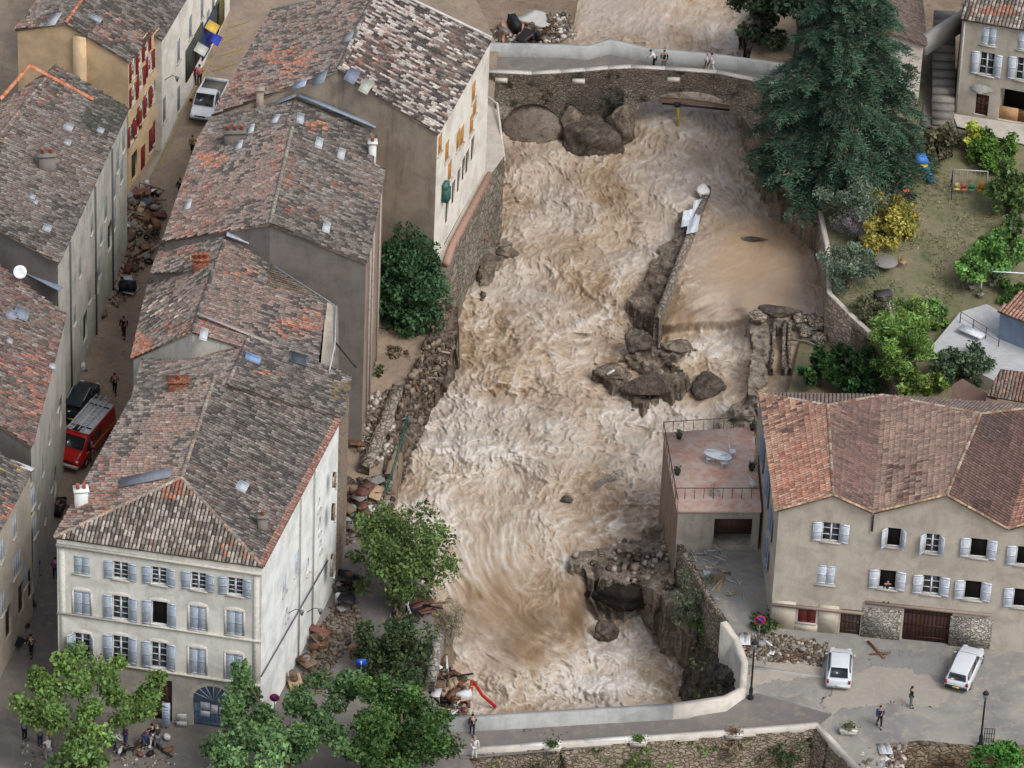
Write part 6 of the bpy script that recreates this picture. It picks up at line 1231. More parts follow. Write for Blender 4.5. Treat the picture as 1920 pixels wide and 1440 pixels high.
for k, (x, y, lb, c_) in enumerate(((1655, 560, 'dark garden box on the slope behind the wall', (70, 66, 70)), (1665, 580, 'pale bench slab near the bamboo', (186, 178, 166)), (1905, 412, 'small blue barrel by the right edge of the garden', (60, 80, 130)), (1693, 366, 'orange plastic toy on the lawn by the golden hedge', (196, 100, 72)))):
    mb = MB(); q_ = gp(x, y); mb.box(q_+(0, 0, .22), ((1.1, 1.5, .5, .9)[k], (.8, .5, .5, .4)[k], .4), .3, col=L(c_), taper=.9); mb.box(q_+(0, 0, .45), ((1.16, 1.56, .54, .5)[k], (.85, .55, .54, .3)[k], .06), .3, col=tuple(1.1*w_ for w_ in L(c_))); tag(mb.build(('garden_box', 'stone_bench', 'barrel', 'toy')[k], M_OBJ), lb, ('box', 'bench', 'barrel', 'toy')[k])
for k in range(3):
    potplant(*((1822, 545), (1838, 558), (1860, 540))[k], gz(1830, 555), ('white pot plant at the left of the patio', 'pale pot plant in the middle of the patio pots', 'potted shrub at the right of the patio pots')[k], pot=L((190, 186, 180)), seed=60+k, r=.5)
fen = empty('patio_fence', P(1860, 640, 2.4), 'thin wire fence across the pale patio', 'fence'); mb = MB(); f0, f1 = P(1800, 605, 2.4), P(1872, 650, 2.4)
mb.tube([f0+(0, 0, .9), f1+(0, 0, .9)], .03, 4, 0, L((90, 96, 96))); mb.tube([f0+(0, 0, .45), f1+(0, 0, .45)], .02, 4, 0, L((90, 96, 96))); mb.build('rail', M_OBJ, fen)
for k in range(4): q_ = f0+(f1-f0)*k/3; mb = MB(); mb.tube([q_, q_+(0, 0, .95)], .035, 4, 0, L((90, 96, 96))); mb.build('post', M_OBJ, fen)
um = empty('patio_lounger', P(1820, 625, 2.4), 'white lounger on the pale patio by the bamboo', 'lounger'); mb = MB(); mb.box(P(1822, 622, 2.8), (1.9, .7, .08), -.6, col=WHT); mb.build('seat', M_OBJ, um)
for s_ in (-.7, .7): mb = MB(); mb.box(P(1822, 622, 2.6)+(s_*math.cos(-.6), s_*math.sin(-.6), 0), (.06, .6, .36), -.6, col=WHT); mb.build('leg', M_OBJ, um)
# planters hung on the lower bridge
for k, (x, y, lb) in enumerate(((1035, 1408, 'white planter with a small conifer on the low parapet'), (1196, 1398, 'white planter with a round bush on the low parapet'), (1375, 1384, 'stone planter with dry flowers on the low parapet'), (1590, 1376, 'stone planter with weeds where the low parapet turns'))):
    p_ = P(x, y, -.15 if k < 3 else 0); t_ = empty('planter', p_, lb, 'planter'); mb = MB(); mb.box((0, 0, .2), (.95, .4, .35), .05, col=L((206, 200, 190)), taper=1.12); mb.box((0, 0, .38), (1.12, .5, .05), .05, col=L((214, 208, 198))); mb.build('trough', M_OBJ, t_, local=True)
    r_ = np.random.default_rng(k); c_ = r_.normal(size=(260, 3))*np.array([.22, .14, .14])+(0, 0, .58); v, f = leafquads(c_, .07*(.6+r_.random(260)), r_); mb = MB(); mb.add(v, f, 0, np.repeat(np.array(L(((60, 84, 40), (74, 104, 40), (120, 100, 76), (96, 100, 70))[k]))[None]*(.6+.8*r_.random((260, 1))), 4, 0)); mb.build('foliage', M_LEAF, t_, local=True)
# ================================================================ VEHICLES
def loft(mb, secs, mat=0, col=None, cap=True):
    "secs: list of rings with equal count"
    n = len(secs[0]); v = [p for s in secs for p in s]
    f = [(i*n+k, i*n+(k+1) % n, (i+1)*n+(k+1) % n, (i+1)*n+k) for i in range(len(secs)-1) for k in range(n)]
    if cap: f += [tuple(range(n))[::-1], tuple((len(secs)-1)*n+k for k in range(n))]
    mb.add(v, f, mat, col)
def sect(x, w, z0, z1, r=.12, wt=None):
    wt = w if wt is None else wt
    return [(x, -w*.94, z0), (x, -w, z0+r), (x, -w, (z0+z1)/2), (x, -wt, z1-r), (x, -wt+r, z1), (x, wt-r, z1), (x, wt, z1-r), (x, w, (z0+z1)/2), (x, w, z0+r), (x, w*.94, z0)]
def bevel(o, w=.03):
    m = o.modifiers.new('bevel', 'BEVEL'); m.width = w; m.segments = 2; m.limit_method = 'ANGLE'; m.angle_limit = .6
def wheel(parent, x, y, r=.3, w=.2, col=(.012, .012, .012), hub=L((150, 152, 156))):
    mb = MB(); n = 18; pr = [(r*.6, -w/2), (r*.93, -w/2), (r, -w/3), (r, w/3), (r*.93, w/2), (r*.6, w/2)]; v = [(x+a*math.cos(2*math.pi*k/n), y+b, r+a*math.sin(2*math.pi*k/n)) for a, b in pr for k in range(n)]
    f = [(i*n+k, i*n+(k+1) % n, (i+1)*n+(k+1) % n, (i+1)*n+k) for i in range(len(pr)-1) for k in range(n)]; mb.add(v, f, 0, col); o = mb.build('wheel', M_OBJ, parent, local=True)
    mb = MB(); s = 1 if y > 0 else -1; v = [(x+r*.6*math.cos(2*math.pi*k/n), y+s*w*.42, r+r*.6*math.sin(2*math.pi*k/n)) for k in range(n)]+[(x, y+s*w*.5, r)]; mb.add(v, [(k, (k+1) % n, n) for k in range(n)], 0, hub); mb.build('rim', M_OBJ, o, local=True)
def part(parent, name, boxes, mat=M_OBJ):
    mb = MB()
    for c, d, col, *r in boxes: mb.box(c, d, *(r[:1] or [0]), col=col)
    return mb.build(name, mat, parent, local=True)
def quad(parent, name, pts, mat, col=None, th=.02):
    mb = MB(); a = [np.array(p, float) for p in pts]; n = nrm(np.cross(a[1]-a[0], a[2]-a[0])); mb.add(a+[p+n*th for p in a], [(0, 1, 2, 3)[:len(a)], tuple(range(len(a), 2*len(a)))[::-1]]+[(k, (k+1) % len(a), len(a)+(k+1) % len(a), len(a)+k) for k in range(len(a))], 0, col); return mb.build(name, mat, parent, local=True)
TY = (.012, .012, .013)
def car(name, loc, rz, label, Lc=3.9, Wc=.83, paint=L((206, 210, 214)), roof=1.42, group=None, estate=False, plate=L((220, 190, 60)), bumper=None, rack=False, cat='car', rear_tilt=.55):
    "front of the car towards +x"
    c = empty(name, loc, label, cat, group, rz); h = Lc/2; mb = MB(); bel = .86
    S_ = [(-h, .70, .34, .66), (-h+.06, .78, .24, .80), (-h+.35, Wc, .20, bel+.03), (-.3, Wc+.01, .20, bel+.02), (.55, Wc, .20, bel-.02), (h-.85, Wc-.01, .20, bel-.08), (h-.25, Wc-.06, .22, .68), (h-.03, Wc-.14, .28, .56), (h, Wc-.24, .34, .46)]
    loft(mb, [sect(x, w, a, b, .1, w*.96) for x, w, a, b in S_], 0, paint)
    o = mb.build('body', M_GLOSS, c, local=True, smooth=False); bevel(o, .04)
    re = -h+(.12 if estate else .22); rt = re+(.18 if estate else rear_tilt)
    mb = MB(); loft(mb, [sect(re, Wc-.10, .78, .84, .02), sect(rt, Wc-.2, .78, roof-.02, .06, Wc-.24), sect(-.1, Wc-.18, .78, roof, .06, Wc-.22), sect(.35, Wc-.18, .78, roof-.04, .06, Wc-.23), sect(1.0, Wc-.10, .76, .84, .02)], 0, paint); o = mb.build('cabin', M_GLOSS, c, local=True); bevel(o, .04)
    gl = L((28, 34, 40)); wr = Wc-.26
    quad(c, 'rear_window', [(re+.03-.02, -wr, .90), (re+.03-.02, wr, .90), (rt-.06, wr*.92, roof-.09), (rt-.06, -wr*.92, roof-.09)][::-1], M_GLASS, gl, .025)
    quad(c, 'windscreen', [(.97, -wr, .89), (.97, wr, .89), (.42, wr*.95, roof-.10), (.42, -wr*.95, roof-.10)], M_GLASS, gl, .025)
    for s in (-1, 1):
        y0, y1 = s*(Wc-.115), s*(Wc-.20); q = [(rt+.02, y0+0*s, .92), (-.12, y0, .92), (-.15, y1, roof-.13), (rt+.16, y1, roof-.13)]; quad(c, 'side_window', q if s < 0 else q[::-1], M_GLASS, gl, .03)
        q = [(-.04, y0, .92), (.82, y0, .90), (.38, y1, roof-.14), (-.06, y1, roof-.13)]; quad(c, 'side_window', q if s < 0 else q[::-1], M_GLASS, gl, .03)
        part(c, 'wing_mirror', [((.72, s*(Wc+.06), .92), (.12, .16, .11), tuple(q*.8 for q in paint))])
        part(c, 'headlight', [((h-.12, s*(Wc-.30), .58), (.14, .28, .12), L((210, 214, 218)))], M_GLOSS)
        part(c, 'tail_light', [((-h+.03, s*(Wc-.14), .72), (.12, .16, .2), L((150, 26, 24)))], M_GLOSS)
        for x in (-h+.68, h-.72): wheel(c, x, s*(Wc-.08), .29, .18)
    bc = bumper or tuple(q*.92 for q in paint)
    part(c, 'rear_bumper', [((-h-.02, 0, .42), (.14, Wc*1.75, .2), bc)]); part(c, 'front_bumper', [((h-.02, 0, .38), (.14, Wc*1.5, .18), bc)])
    part(c, 'number_plate', [((-h-.10, 0, .48), (.02, .48, .11), plate)])
    if rack:
        for s in (-1, 1): part(c, 'roof_bar', [((-.5, s*(Wc-.26), roof+.04), (1.7, .035, .04), L((190, 194, 198)))])
    return c
def at0(px, py, z=0): return P(px, py, z)
d = P(1574, 1215, 0)-P(1571, 1262, 0); rz1 = math.atan2(d[1], d[0])
car('parked_car', P(1573, 1262, 0), rz1, 'white hatchback parked by the rubble with its rear to the yard', Lc=3.75, group=None, plate=L((210, 210, 206)))
d = P(1818, 1225, 0)-P(1801, 1262, 0)
car('parked_car', P(1808, 1262, 0), math.atan2(d[1], d[0]), 'white estate car with dark rear bumper and yellow plate by the garage', Lc=4.3, estate=True, bumper=L((44, 44, 48)))
d = G(160, 735)-G(140, 780)
car('parked_car', G(152, 762), math.atan2(d[1], d[0]), 'dark blue green car with roof bars parked ahead of the red van', Lc=4.3, paint=L((26, 40, 48)), estate=True, rack=True)
# red fire brigade van with white roof and ladder
d = nrm(G(128, 870)-G(188, 790)); rz = math.atan2(d[1], d[0]); pv = G(160, 842)
van = empty('red_van', pv, 'red high van with white roof and ladders parked against the left houses', 'van', rz=rz); RED_ = L((178, 26, 28)); h = 2.7; Wv = .98; mb = MB()
S_ = [(-h, Wv*.93, .40, 2.0), (-h+.1, Wv, .3, 2.1), (.9, Wv, .3, 2.12), (1.35, Wv, .3, 2.05), (1.9, Wv*.97, .3, 1.35), (h-.35, Wv*.93, .3, 1.12), (h, Wv*.8, .4, .85)]
loft(mb, [sect(x, w_, a, b, .14, w_*.93) for x, w_, a, b in S_], 0, RED_); o = mb.build('body', M_GLOSS, van, local=True); bevel(o, .05)
part(van, 'roof', [((-.75, 0, 2.17), (3.7, 1.7, .1), L((222, 224, 226)))]); quad(van, 'windscreen', [(1.93, -.8, 1.36), (1.93, .8, 1.36), (1.40, .76, 2.0), (1.40, -.76, 2.0)], M_GLASS, None, .03)
for s in (-1, 1):
    y = s*(Wv*.985); q = [(.75, y, 1.25), (1.65, y, 1.22), (1.3, s*.93, 1.9), (.75, s*.93, 1.9)]; quad(van, 'side_window', q if s < 0 else q[::-1], M_GLASS, None, .035)
    q = [(-.4, y, 1.35), (.5, y, 1.35), (.5, s*.93, 1.85), (-.4, s*.93, 1.85)]; quad(van, 'side_window', q if s < 0 else q[::-1], M_GLASS, None, .035)
    part(van, 'trim_strip', [((-.4, s*(Wv+.005), 1.02), (4.2, .03, .07), L((224, 180, 70)))]); part(van, 'headlight', [((h-.12, s*.62, .78), (.16, .3, .2), L((215, 215, 210)))], M_GLOSS); part(van, 'wing_mirror', [((1.5, s*(Wv+.14), 1.35), (.12, .2, .28), TY)])
    for x in (-1.6, 1.75): wheel(van, x, s*(Wv-.1), .34, .22)
part(van, 'front_bumper', [((h-.02, 0, .42), (.16, 1.6, .24), L((190, 190, 190)))]); part(van, 'grille', [((h-.03, 0, .72), (.08, .8, .14), TY)])
for y in (-.45, .25):
    bx = [((-.9, y-.18, 2.40), (4.2, .05, .07), L((206, 210, 214))), ((-.9, y+.18, 2.40), (4.2, .05, .07), L((206, 210, 214)))]+[((-2.8+.35*k, y, 2.40), (.04, .34, .04), L((190, 194, 198))) for k in range(12)]; part(van, 'ladder', bx)
part(van, 'roof_rack', [((.6, 0, 2.28), (.06, 1.6, .06), TY), ((-2.0, 0, 2.28), (.06, 1.6, .06), TY), ((.9, -.1, 2.30), (.5, .5, .16), TY)])
# white pickup at the top of the street, facing the camera
d = nrm(G(380, 215)-G(402, 165)); rz = math.atan2(d[1], d[0]); pk = empty('white_pickup', G(391, 202), 'white pickup truck with open flatbed driving down the street', 'pickup truck', rz=rz); WP = L((216, 220, 224)); h = 2.35; Wv = .86; mb = MB()
loft(mb, [sect(x, w_, a, b, .1, w_*.95) for x, w_, a, b in [(.1, Wv, .35, .95), (1.3, Wv, .3, 1.0), (1.9, Wv*.97, .3, .92), (h, Wv*.85, .38, .7)]], 0, WP); o = mb.build('body', M_GLOSS, pk, local=True); bevel(o, .04)
mb = MB(); loft(mb, [sect(.05, Wv*.95, .9, 1.0, .04), sect(.12, Wv*.9, .9, 1.72, .08, Wv*.84), sect(.75, Wv*.9, .9, 1.76, .08, Wv*.84), sect(1.45, Wv*.93, .9, 1.02, .03)], 0, WP); o = mb.build('cabin', M_GLOSS, pk, local=True); bevel(o, .03)
quad(pk, 'windscreen', [(1.45, -.7, 1.05), (1.45, .7, 1.05), (.83, .66, 1.68), (.83, -.66, 1.68)], M_GLASS, None, .03)
for s in (-1, 1):
    y = s*Wv*.925; q = [(.2, y, 1.05), (1.15, y, 1.05), (.75, s*Wv*.87, 1.6), (.2, s*Wv*.87, 1.6)]; quad(pk, 'side_window', q if s < 0 else q[::-1], M_GLASS, None, .04)
    part(pk, 'side_board', [((-1.15, s*.88, .95), (2.3, .04, .36), WP)]); part(pk, 'headlight', [((h-.12, s*.6, .66), (.2, .3, .16), L((200, 204, 208)))], M_GLOSS); part(pk, 'wing_mirror', [((1.05, s*1.02, 1.12), (.1, .2, .22), TY)])
    for x in (-1.45, 1.5): wheel(pk, x, s*(Wv-.08), .31, .2)
part(pk, 'flatbed', [((-1.15, 0, .78), (2.35, 1.78, .08), L((120, 116, 110))), ((-2.3, 0, .95), (.04, 1.78, .36), WP), ((0, 0, 1.15), (.05, 1.7, .7), L((190, 194, 198)))]); part(pk, 'front_bumper', [((h, 0, .42), (.16, 1.55, .2), L((60, 60, 64)))]); part(pk, 'grille', [((h-.04, 0, .66), (.08, .8, .12), TY)])

# ================================================================ LAMPS, SIGNS
def lamp(p, H, label, twin=False, lean=0):
    e = empty('street_lamp', p, label, 'street lamp'); K = L((34, 36, 38)); mb = MB(); mb.lathe((0, 0, 0), [(.2, 0), (.2, .2), (.12, .3), (.13, .8), (.07, .95), (.055, H-.3), (.07, H-.25), (.03, H)], 10, 0, K); mb.build('post', M_OBJ, e, local=True)
    mb = MB(); z = H; mb.lathe((0, 0, z), [(.10, 0), (.2, .42), (.2, .44)], 6, 0, L((150, 160, 166))); mb.build('lantern', M_GLOSS, e, local=True)
    mb = MB(); mb.lathe((0, 0, z), [(.23, .44), (.16, .56), (.05, .62), (.02, .74)], 6, 0, K); mb.build('lamp_cap', M_OBJ, e, local=True); return e
lamp(P(1407, 1310, 0), 4.0, 'black cast iron street lamp by the curved river wall'); lamp(P(1838, 1398, 0), 3.7, 'black street lamp at the lower right beside a dark rack')
mb = MB(); q_ = P(1852, 1392, 0)
for k in range(5): mb.tube([q_+(-.25+k*.15, 0, 0), q_+(-.25+k*.15, 0, 1.1)], .025, 4, 0, TY)
for zz in (.3, .7, 1.1): mb.tube([q_+(-.3, 0, zz), q_+(.4, 0, zz)], .025, 4, 0, TY)
tag(mb.build('metal_rack', M_OBJ), 'dark metal rack beside the lower right street lamp', 'rack')
def bracket(w, px, py, label, col=TY):
    u, z = w.loc(px, py); p = w.p(u, z); e = empty('wall_lantern', p, label, 'wall lamp'); mb = MB(); mb.tube([w.p(u, z, 0), w.p(u, z+.45, .5), w.p(u, z+.45, .9)], .025, 5, 0, col); mb.build('bracket', M_OBJ, e)
    c = w.p(u, z+.05, .9); mb = MB(); mb.lathe(c, [(.06, 0), (.15, .3), (.16, .32), (.04, .45)], 6, 0, L((110, 116, 120))); mb.build('lantern', M_GLOSS, e); return e
bracket(wfA, 470, 1262, 'wall lantern on the front corner of the white house'); bracket(weA, 575, 1148, 'wall lantern on bracket on the white side wall'); bracket(weA, 540, 1150, 'small lamp bracket nearer the front of the white side wall')
bracket(H1b.w['e'], 309, 150, 'wall lantern on the cream house by the ochre house')
def roundsign(p, H, label, rz=0.0, r=.33):
    e = empty('round_sign', p, label, 'road sign'); mb = MB(); mb.tube([(0, 0, 0), (0, 0, H)], .035, 6, 0, L((120, 122, 124))); mb.build('pole', M_OBJ, e, local=True)
    def disc(r0, r1, y, col, nm):
        mb = MB(); n = 24; v = [(rr*math.cos(2*math.pi*k/n), y, H+rr*math.sin(2*math.pi*k/n)) for rr in (r0, r1) for k in range(n)]+[(rr*math.cos(2*math.pi*k/n), y+.015, H+rr*math.sin(2*math.pi*k/n)) for rr in (r0, r1) for k in range(n)]
        f = [(k, (k+1) % n, n+(k+1) % n, n+k) for k in range(n)]+[(2*n+k, 2*n+(k+1) % n, 3*n+(k+1) % n, 3*n+k) for k in range(n)]+[(n+k, n+(k+1) % n, 3*n+(k+1) % n, 3*n+k) for k in range(n)]
        mb.add(v, f, 0, col); return mb.build(nm, M_OBJ, e, local=True)
    disc(.001, r*.8, -.06, L((46, 56, 130)), 'sign_face'); disc(r*.78, r, -.065, L((186, 44, 60)), 'sign_rim'); mb = MB(); c_ = math.sqrt(.5); mb.box((0, -.075, H), (r*1.5, .012, .08), ax=((c_, 0, -c_), (0, 1, 0), (c_, 0, c_)), col=L((186, 44, 60))); mb.build('sign_bar', M_OBJ, e, local=True); return e
roundsign(P(1421, 1215, 0), 2.3, 'round blue and red no parking sign at the corner of the gabled house', r=.36); roundsign(P(514, 1366, 0), 2.5, 'round blue and red no parking sign above the plane tree leaves', r=.32)
bs = empty('blue_sign', P(676, 1292, 0), 'square blue sign with a white arrow by the leafy bush', 'road sign'); mb = MB(); mb.tube([(0, 0, 0), (0, 0, 2.4)], .035, 6, 0, L((120, 122, 124))); mb.build('pole', M_OBJ, bs, local=True)
mb = MB(); mb.box((0, -.05, 2.15), (.62, .03, .56), .1, col=L((34, 84, 190))); mb.build('sign_face', M_OBJ, bs, local=True); mb = MB(); mb.box((0, -.075, 2.1), (.07, .012, .3), .1, col=L((226, 230, 236))); mb.add([(-.1, -.085, 2.22), (.1, -.085, 2.22), (0, -.085, 2.36)], [(0, 1, 2)], 0, L((226, 230, 236))); mb.build('arrow', M_OBJ, bs, local=True)
gb = empty('green_bin', P(680, 1300, 0), 'dark green litter bin under the blue sign', 'bin'); mb = MB(); mb.lathe((0, 0, 0), [(.2, 0), (.24, .8), (.25, .85)], 12, 0, L((40, 90, 66))); mb.build('body', M_OBJ, gb, local=True); mb = MB(); mb.lathe((0, 0, .85), [(.26, 0), (.26, .05), (.1, .12)], 12, 0, TY); mb.build('lid', M_OBJ, gb, local=True)
gs = empty('grey_panel_sign', P(1438, 1100, 0), 'grey blue panel sign beside the west wall of the gabled house', 'sign'); mb = MB(); mb.box((0, 0, 1.9), (.5, .04, .9), col=L((140, 144, 166))); mb.build('sign_face', M_OBJ, gs, local=True); mb = MB(); mb.tube([(0, .04, 0), (0, .04, 2)], .04, 5, 0, TY); mb.build('pole', M_OBJ, gs, local=True)
# menu boards and banner by the shop door
e = empty('menu_board', P(341, 1362, 0), 'white folding board stand beside the shop front', 'board'); mb = MB(); mb.box((0, 0, .75), (.6, .05, .5), col=L((206, 204, 200))); mb.box((0, .02, .25), (.66, .3, .3), col=L((190, 188, 184))); mb.build('panel', M_OBJ, e, local=True)
for s in (-.25, .25): mb = MB(); mb.tube([(s, 0, 0), (s, 0, .6)], .02, 4, 0, TY); mb.build('leg', M_OBJ, e, local=True)
e = empty('banner', P(312, 1362, 0), 'tall pale blue banner standing in the dark doorway', 'banner'); mb = MB(); mb.box((0, -.3, 1.15), (.5, .03, 1.9), col=L((190, 196, 216)))
for k in range(7): mb.box((0, -.32, .45+k*.22), (.3, .01, .07), col=L((130, 140, 180)))
mb.build('cloth', M_OBJ, e, local=True); mb = MB(); mb.tube([(0, -.27, 0), (0, -.27, 2.1)], .02, 4, 0, TY); mb.build('pole', M_OBJ, e, local=True)
# yellow hatching and kerb line on the street
def paint(px0, px1, w=.12, col=L((196, 164, 60)), dz=.03):
    a, b = G(*px0, dz), G(*px1, dz); a = a+(0, 0, dz); b = b+(0, 0, dz); d = nrm(b-a); s = nrm(np.cross(d, (0, 0, 1))); return [a-s*w/2, a+s*w/2, b+s*w/2, b-s*w/2]
mb = MB()
for a, b in (((402, 132), (458, 84)), ((398, 133), (445, 118)), ((412, 105), (460, 90)), ((420, 80), (455, 62)), ((428, 52), (468, 40)), ((300, 310), (352, 190)), ((352, 190), (398, 112)), ((398, 112), (430, 60))): mb.add(paint(a, b, .09), [(0, 1, 2, 3)], 0, L((168, 148, 82)))
o = mb.build('road_marking', M_OBJ); o['kind'] = 'structure'
sheet('pavement', [G(x, y)+(0, 0, .12) for x, y in [(262, 345), (300, 285), (345, 200), (352, 190), (320, 260), (284, 330), (262, 372)]], plaster('pale_pavement', L((150, 142, 130)), L((120, 110, 100)), .5), 'structure')
# ================================================================ PEOPLE
def skinned(V_, E_, R_, root=0, sub=1):
    bm = bmesh.new(); lay = bm.verts.layers.skin.verify(); vs = [bm.verts.new(tuple(v)) for v in V_]
    for a, b in E_: bm.edges.new((vs[a], vs[b]))
    for i, v in enumerate(vs): r = R_[i]; v[lay].radius = (r, r) if np.isscalar(r) else r; v[lay].use_root = (i == root)
    me = bpy.data.meshes.new('tmp'); bm.to_mesh(me); bm.free(); o = bpy.data.objects.new('tmp', me); COL.objects.link(o)
    m = o.modifiers.new('s', 'SKIN'); m.use_smooth_shade = True; m.branch_smoothing = .3; m = o.modifiers.new('u', 'SUBSURF'); m.levels = sub
    dg = bpy.context.evaluated_depsgraph_get(); dg.update(); ev = o.evaluated_get(dg).to_mesh(); v = np.array([tuple(q.co) for q in ev.vertices]); f = [tuple(p.vertices) for p in ev.polygons]
    bpy.data.objects.remove(o); bpy.data.meshes.remove(me); return v, f
def pose(kind):
    # joints for a 1.72 m figure facing +x ; y left
    J = dict(pel=(0, 0, .93), sp=(0, 0, 1.12), ch=(.01, 0, 1.32), nk=(.02, 0, 1.47), hd=(.035, 0, 1.56), ht=(.03, 0, 1.68), no=(.115, 0, 1.575), el=(.03, .085, 1.575), er=(.03, -.085, 1.575))
    if kind == 'walk': legs = {1: ((.02, .09, .9), (.20, .1, .50), (.16, .1, .09), (.28, .1, .04)), -1: ((-.02, -.09, .9), (-.06, -.1, .50), (-.30, -.1, .14), (-.20, -.1, .05))}; arms = {1: ((0, .19, 1.40), (-.12, .24, 1.14), (-.04, .25, .90)), -1: ((0, -.19, 1.40), (.08, -.24, 1.14), (.24, -.22, .95))}
    elif kind == 'work': legs = {1: ((.0, .1, .9), (.10, .17, .50), (-.02, .19, .09), (.12, .21, .04)), -1: ((-.0, -.1, .9), (.12, -.16, .50), (.0, -.18, .09), (.14, -.2, .04))}; arms = {1: ((.18, .18, 1.30), (.36, .22, 1.10), (.50, .12, .92)), -1: ((.18, -.18, 1.30), (.38, -.2, 1.12), (.52, -.1, .95))}; J.update(sp=(.07, 0, 1.10), ch=(.18, 0, 1.26), nk=(.27, 0, 1.38), hd=(.33, 0, 1.45), ht=(.38, 0, 1.56), no=(.42, 0, 1.42), el=(.33, .085, 1.45), er=(.33, -.085, 1.45))
    else: legs = {1: ((0, .09, .9), (.02, .11, .50), (0, .12, .09), (.13, .14, .04)), -1: ((0, -.09, .9), (.03, -.10, .50), (-.02, -.11, .09), (.11, -.14, .04))}; arms = {1: ((0, .19, 1.40), (-.03, .25, 1.13), (.08, .24, .90)), -1: ((0, -.19, 1.40), (-.02, -.25, 1.13), (.14, -.16, 1.02))}
    V_ = []; R_ = []; E_ = []
    def a(p, r, c=None): V_.append(np.array(p, float)); R_.append(r); i = len(V_)-1; E_.append((c, i)) if c is not None else None; return i
    pel = a(J['pel'], (.13, .10)); sp = a(J['sp'], (.125, .09), pel); ch = a(J['ch'], (.15, .10), sp); nk = a(J['nk'], .052, ch); hd = a(J['hd'], (.078, .09), nk); ht = a(J['ht'], (.07, .08), hd); a(J['no'], .013, hd); a(J['el'], .015, hd); a(J['er'], .015, hd)
    for s in (1, -1):
        h, k, an, to = legs[s]; i = a(h, .092, pel); i = a(k, .062, i); i = a(an, .042, i); a(to, .034, i)
        sh, eb, wr = arms[s]; i = a(sh, .062, ch); i = a(eb, .044, i); i = a(wr, .028, i); w = np.array(wr); d = nrm(w-np.array(eb)); sd = nrm(np.cross(d, (0, 1.0*s, 0))); pm = a(w+d*.075, (.036, .018), i)
        for q, L_ in ((-.032, .052), (-.011, .072), (.011, .078), (.031, .066)): j = a(w+d*.10+sd*q, .010, pm); a(w+d*(.10+L_)+sd*q*1.15-np.array([0, s*.016, 0]), .008, j)
        j = a(w+d*.045+sd*-.036, .012, i); a(w+d*.10+sd*-.062, .009, j)
    B = skinned(V_, E_, R_)
    T = []; Rr = []; Ee = []
    def b(p, r, c=None): T.append(np.array(p, float)); Rr.append(r); i = len(T)-1; Ee.append((c, i)) if c is not None else None; return i
    p0 = b(np.array(J['pel'])+(0, 0, -.04), (.155, .125)); p1 = b(J['sp'], (.145, .115), p0); p2 = b(J['ch'], (.17, .12), p1); b(np.array(J['nk'])-(0, 0, .03), .072, p2)
    for s in (1, -1): sh, eb, wr = arms[s]; i = b(sh, .078, p2); i = b(eb, .058, i); b(np.array(eb)*.15+np.array(wr)*.85, .040, i)
    Tm = skinned(T, Ee, Rr); T = []; Rr = []; Ee = []
    p0 = b(np.array(J['pel'])+(0, 0, .02), (.148, .118))
    for s in (1, -1): h, k, an, to = legs[s]; i = b(h, .106, p0); i = b(k, .076, i); b(np.array(k)*.08+np.array(an)*.92, .058, i)
    Lm = skinned(T, Ee, Rr); hv = []
    c = (np.array(J['hd'])+np.array(J['ht']))/2+np.array([-.02, 0, .03]); Hm = MB(); v, f = ICOS
    q = v*np.array([.098, .088, .098]); q = q[:, :]+c; keep = [k for k in f if not all((v[i][0] > .25 and v[i][2] < .35) or v[i][2] < -.65 for i in k)]
    return dict(B=B, T=Tm, L=Lm, H=(q, keep), J=J, legs=legs)
bm = bmesh.new(); bmesh.ops.create_icosphere(bm, subdivisions=2, radius=1); ICOS = (np.array([tuple(v.co) for v in bm.verts]), [tuple(v.index for v in f.verts) for f in bm.faces]); bm.free()
POSES = {k: pose(k) for k in ('walk', 'stand', 'work')}
def person(p, rz, kind, top, legc, hair, label, s=1.0, group=None, skin=L((190, 150, 126)), skirt=False):
    e = empty('person', p, label, 'person', group, rz); e.scale = (s, s, s); ps = POSES[kind]
    for nm, key, c in (('body', 'B', skin), ('top', 'T', top), ('trousers', 'L', legc), ('hair', 'H', hair)):
        mb = MB(); v, f = ps[key]; mb.add(v, f, 0, c); mb.build(nm, M_OBJ, e, smooth=True, local=True)
    for sg in (1, -1):
        an, to = [np.array(q) for q in ps['legs'][sg][2:]]; mb = MB(); d = nrm((to-an)*np.array([1, 1, 0])); mb.box((an+to)/2*np.array([1, 1, 0])+np.array([0, 0, (an[2]-.09)+.035])+d*.02, (.27, .10, .08), math.atan2(d[1], d[0]), col=TY, taper=.8); mb.build('shoe', M_OBJ, e, local=True)
    return e
BLK, WHI, NAV, GRY, RDD, KHA, BRO, BLU = L((28, 28, 32)), L((214, 216, 218)), L((34, 42, 66)), L((110, 112, 116)), L((164, 40, 48)), L((140, 126, 98)), L((70, 50, 38)), L((70, 96, 150))
HB, HG, HD = L((46, 34, 28)), L((150, 146, 140)), L((24, 20, 18))
g0 = lambda x, y: G(x, y); z0 = lambda x, y: P(x, y, 0); zb = lambda x, y: P(x, y, 5.05)
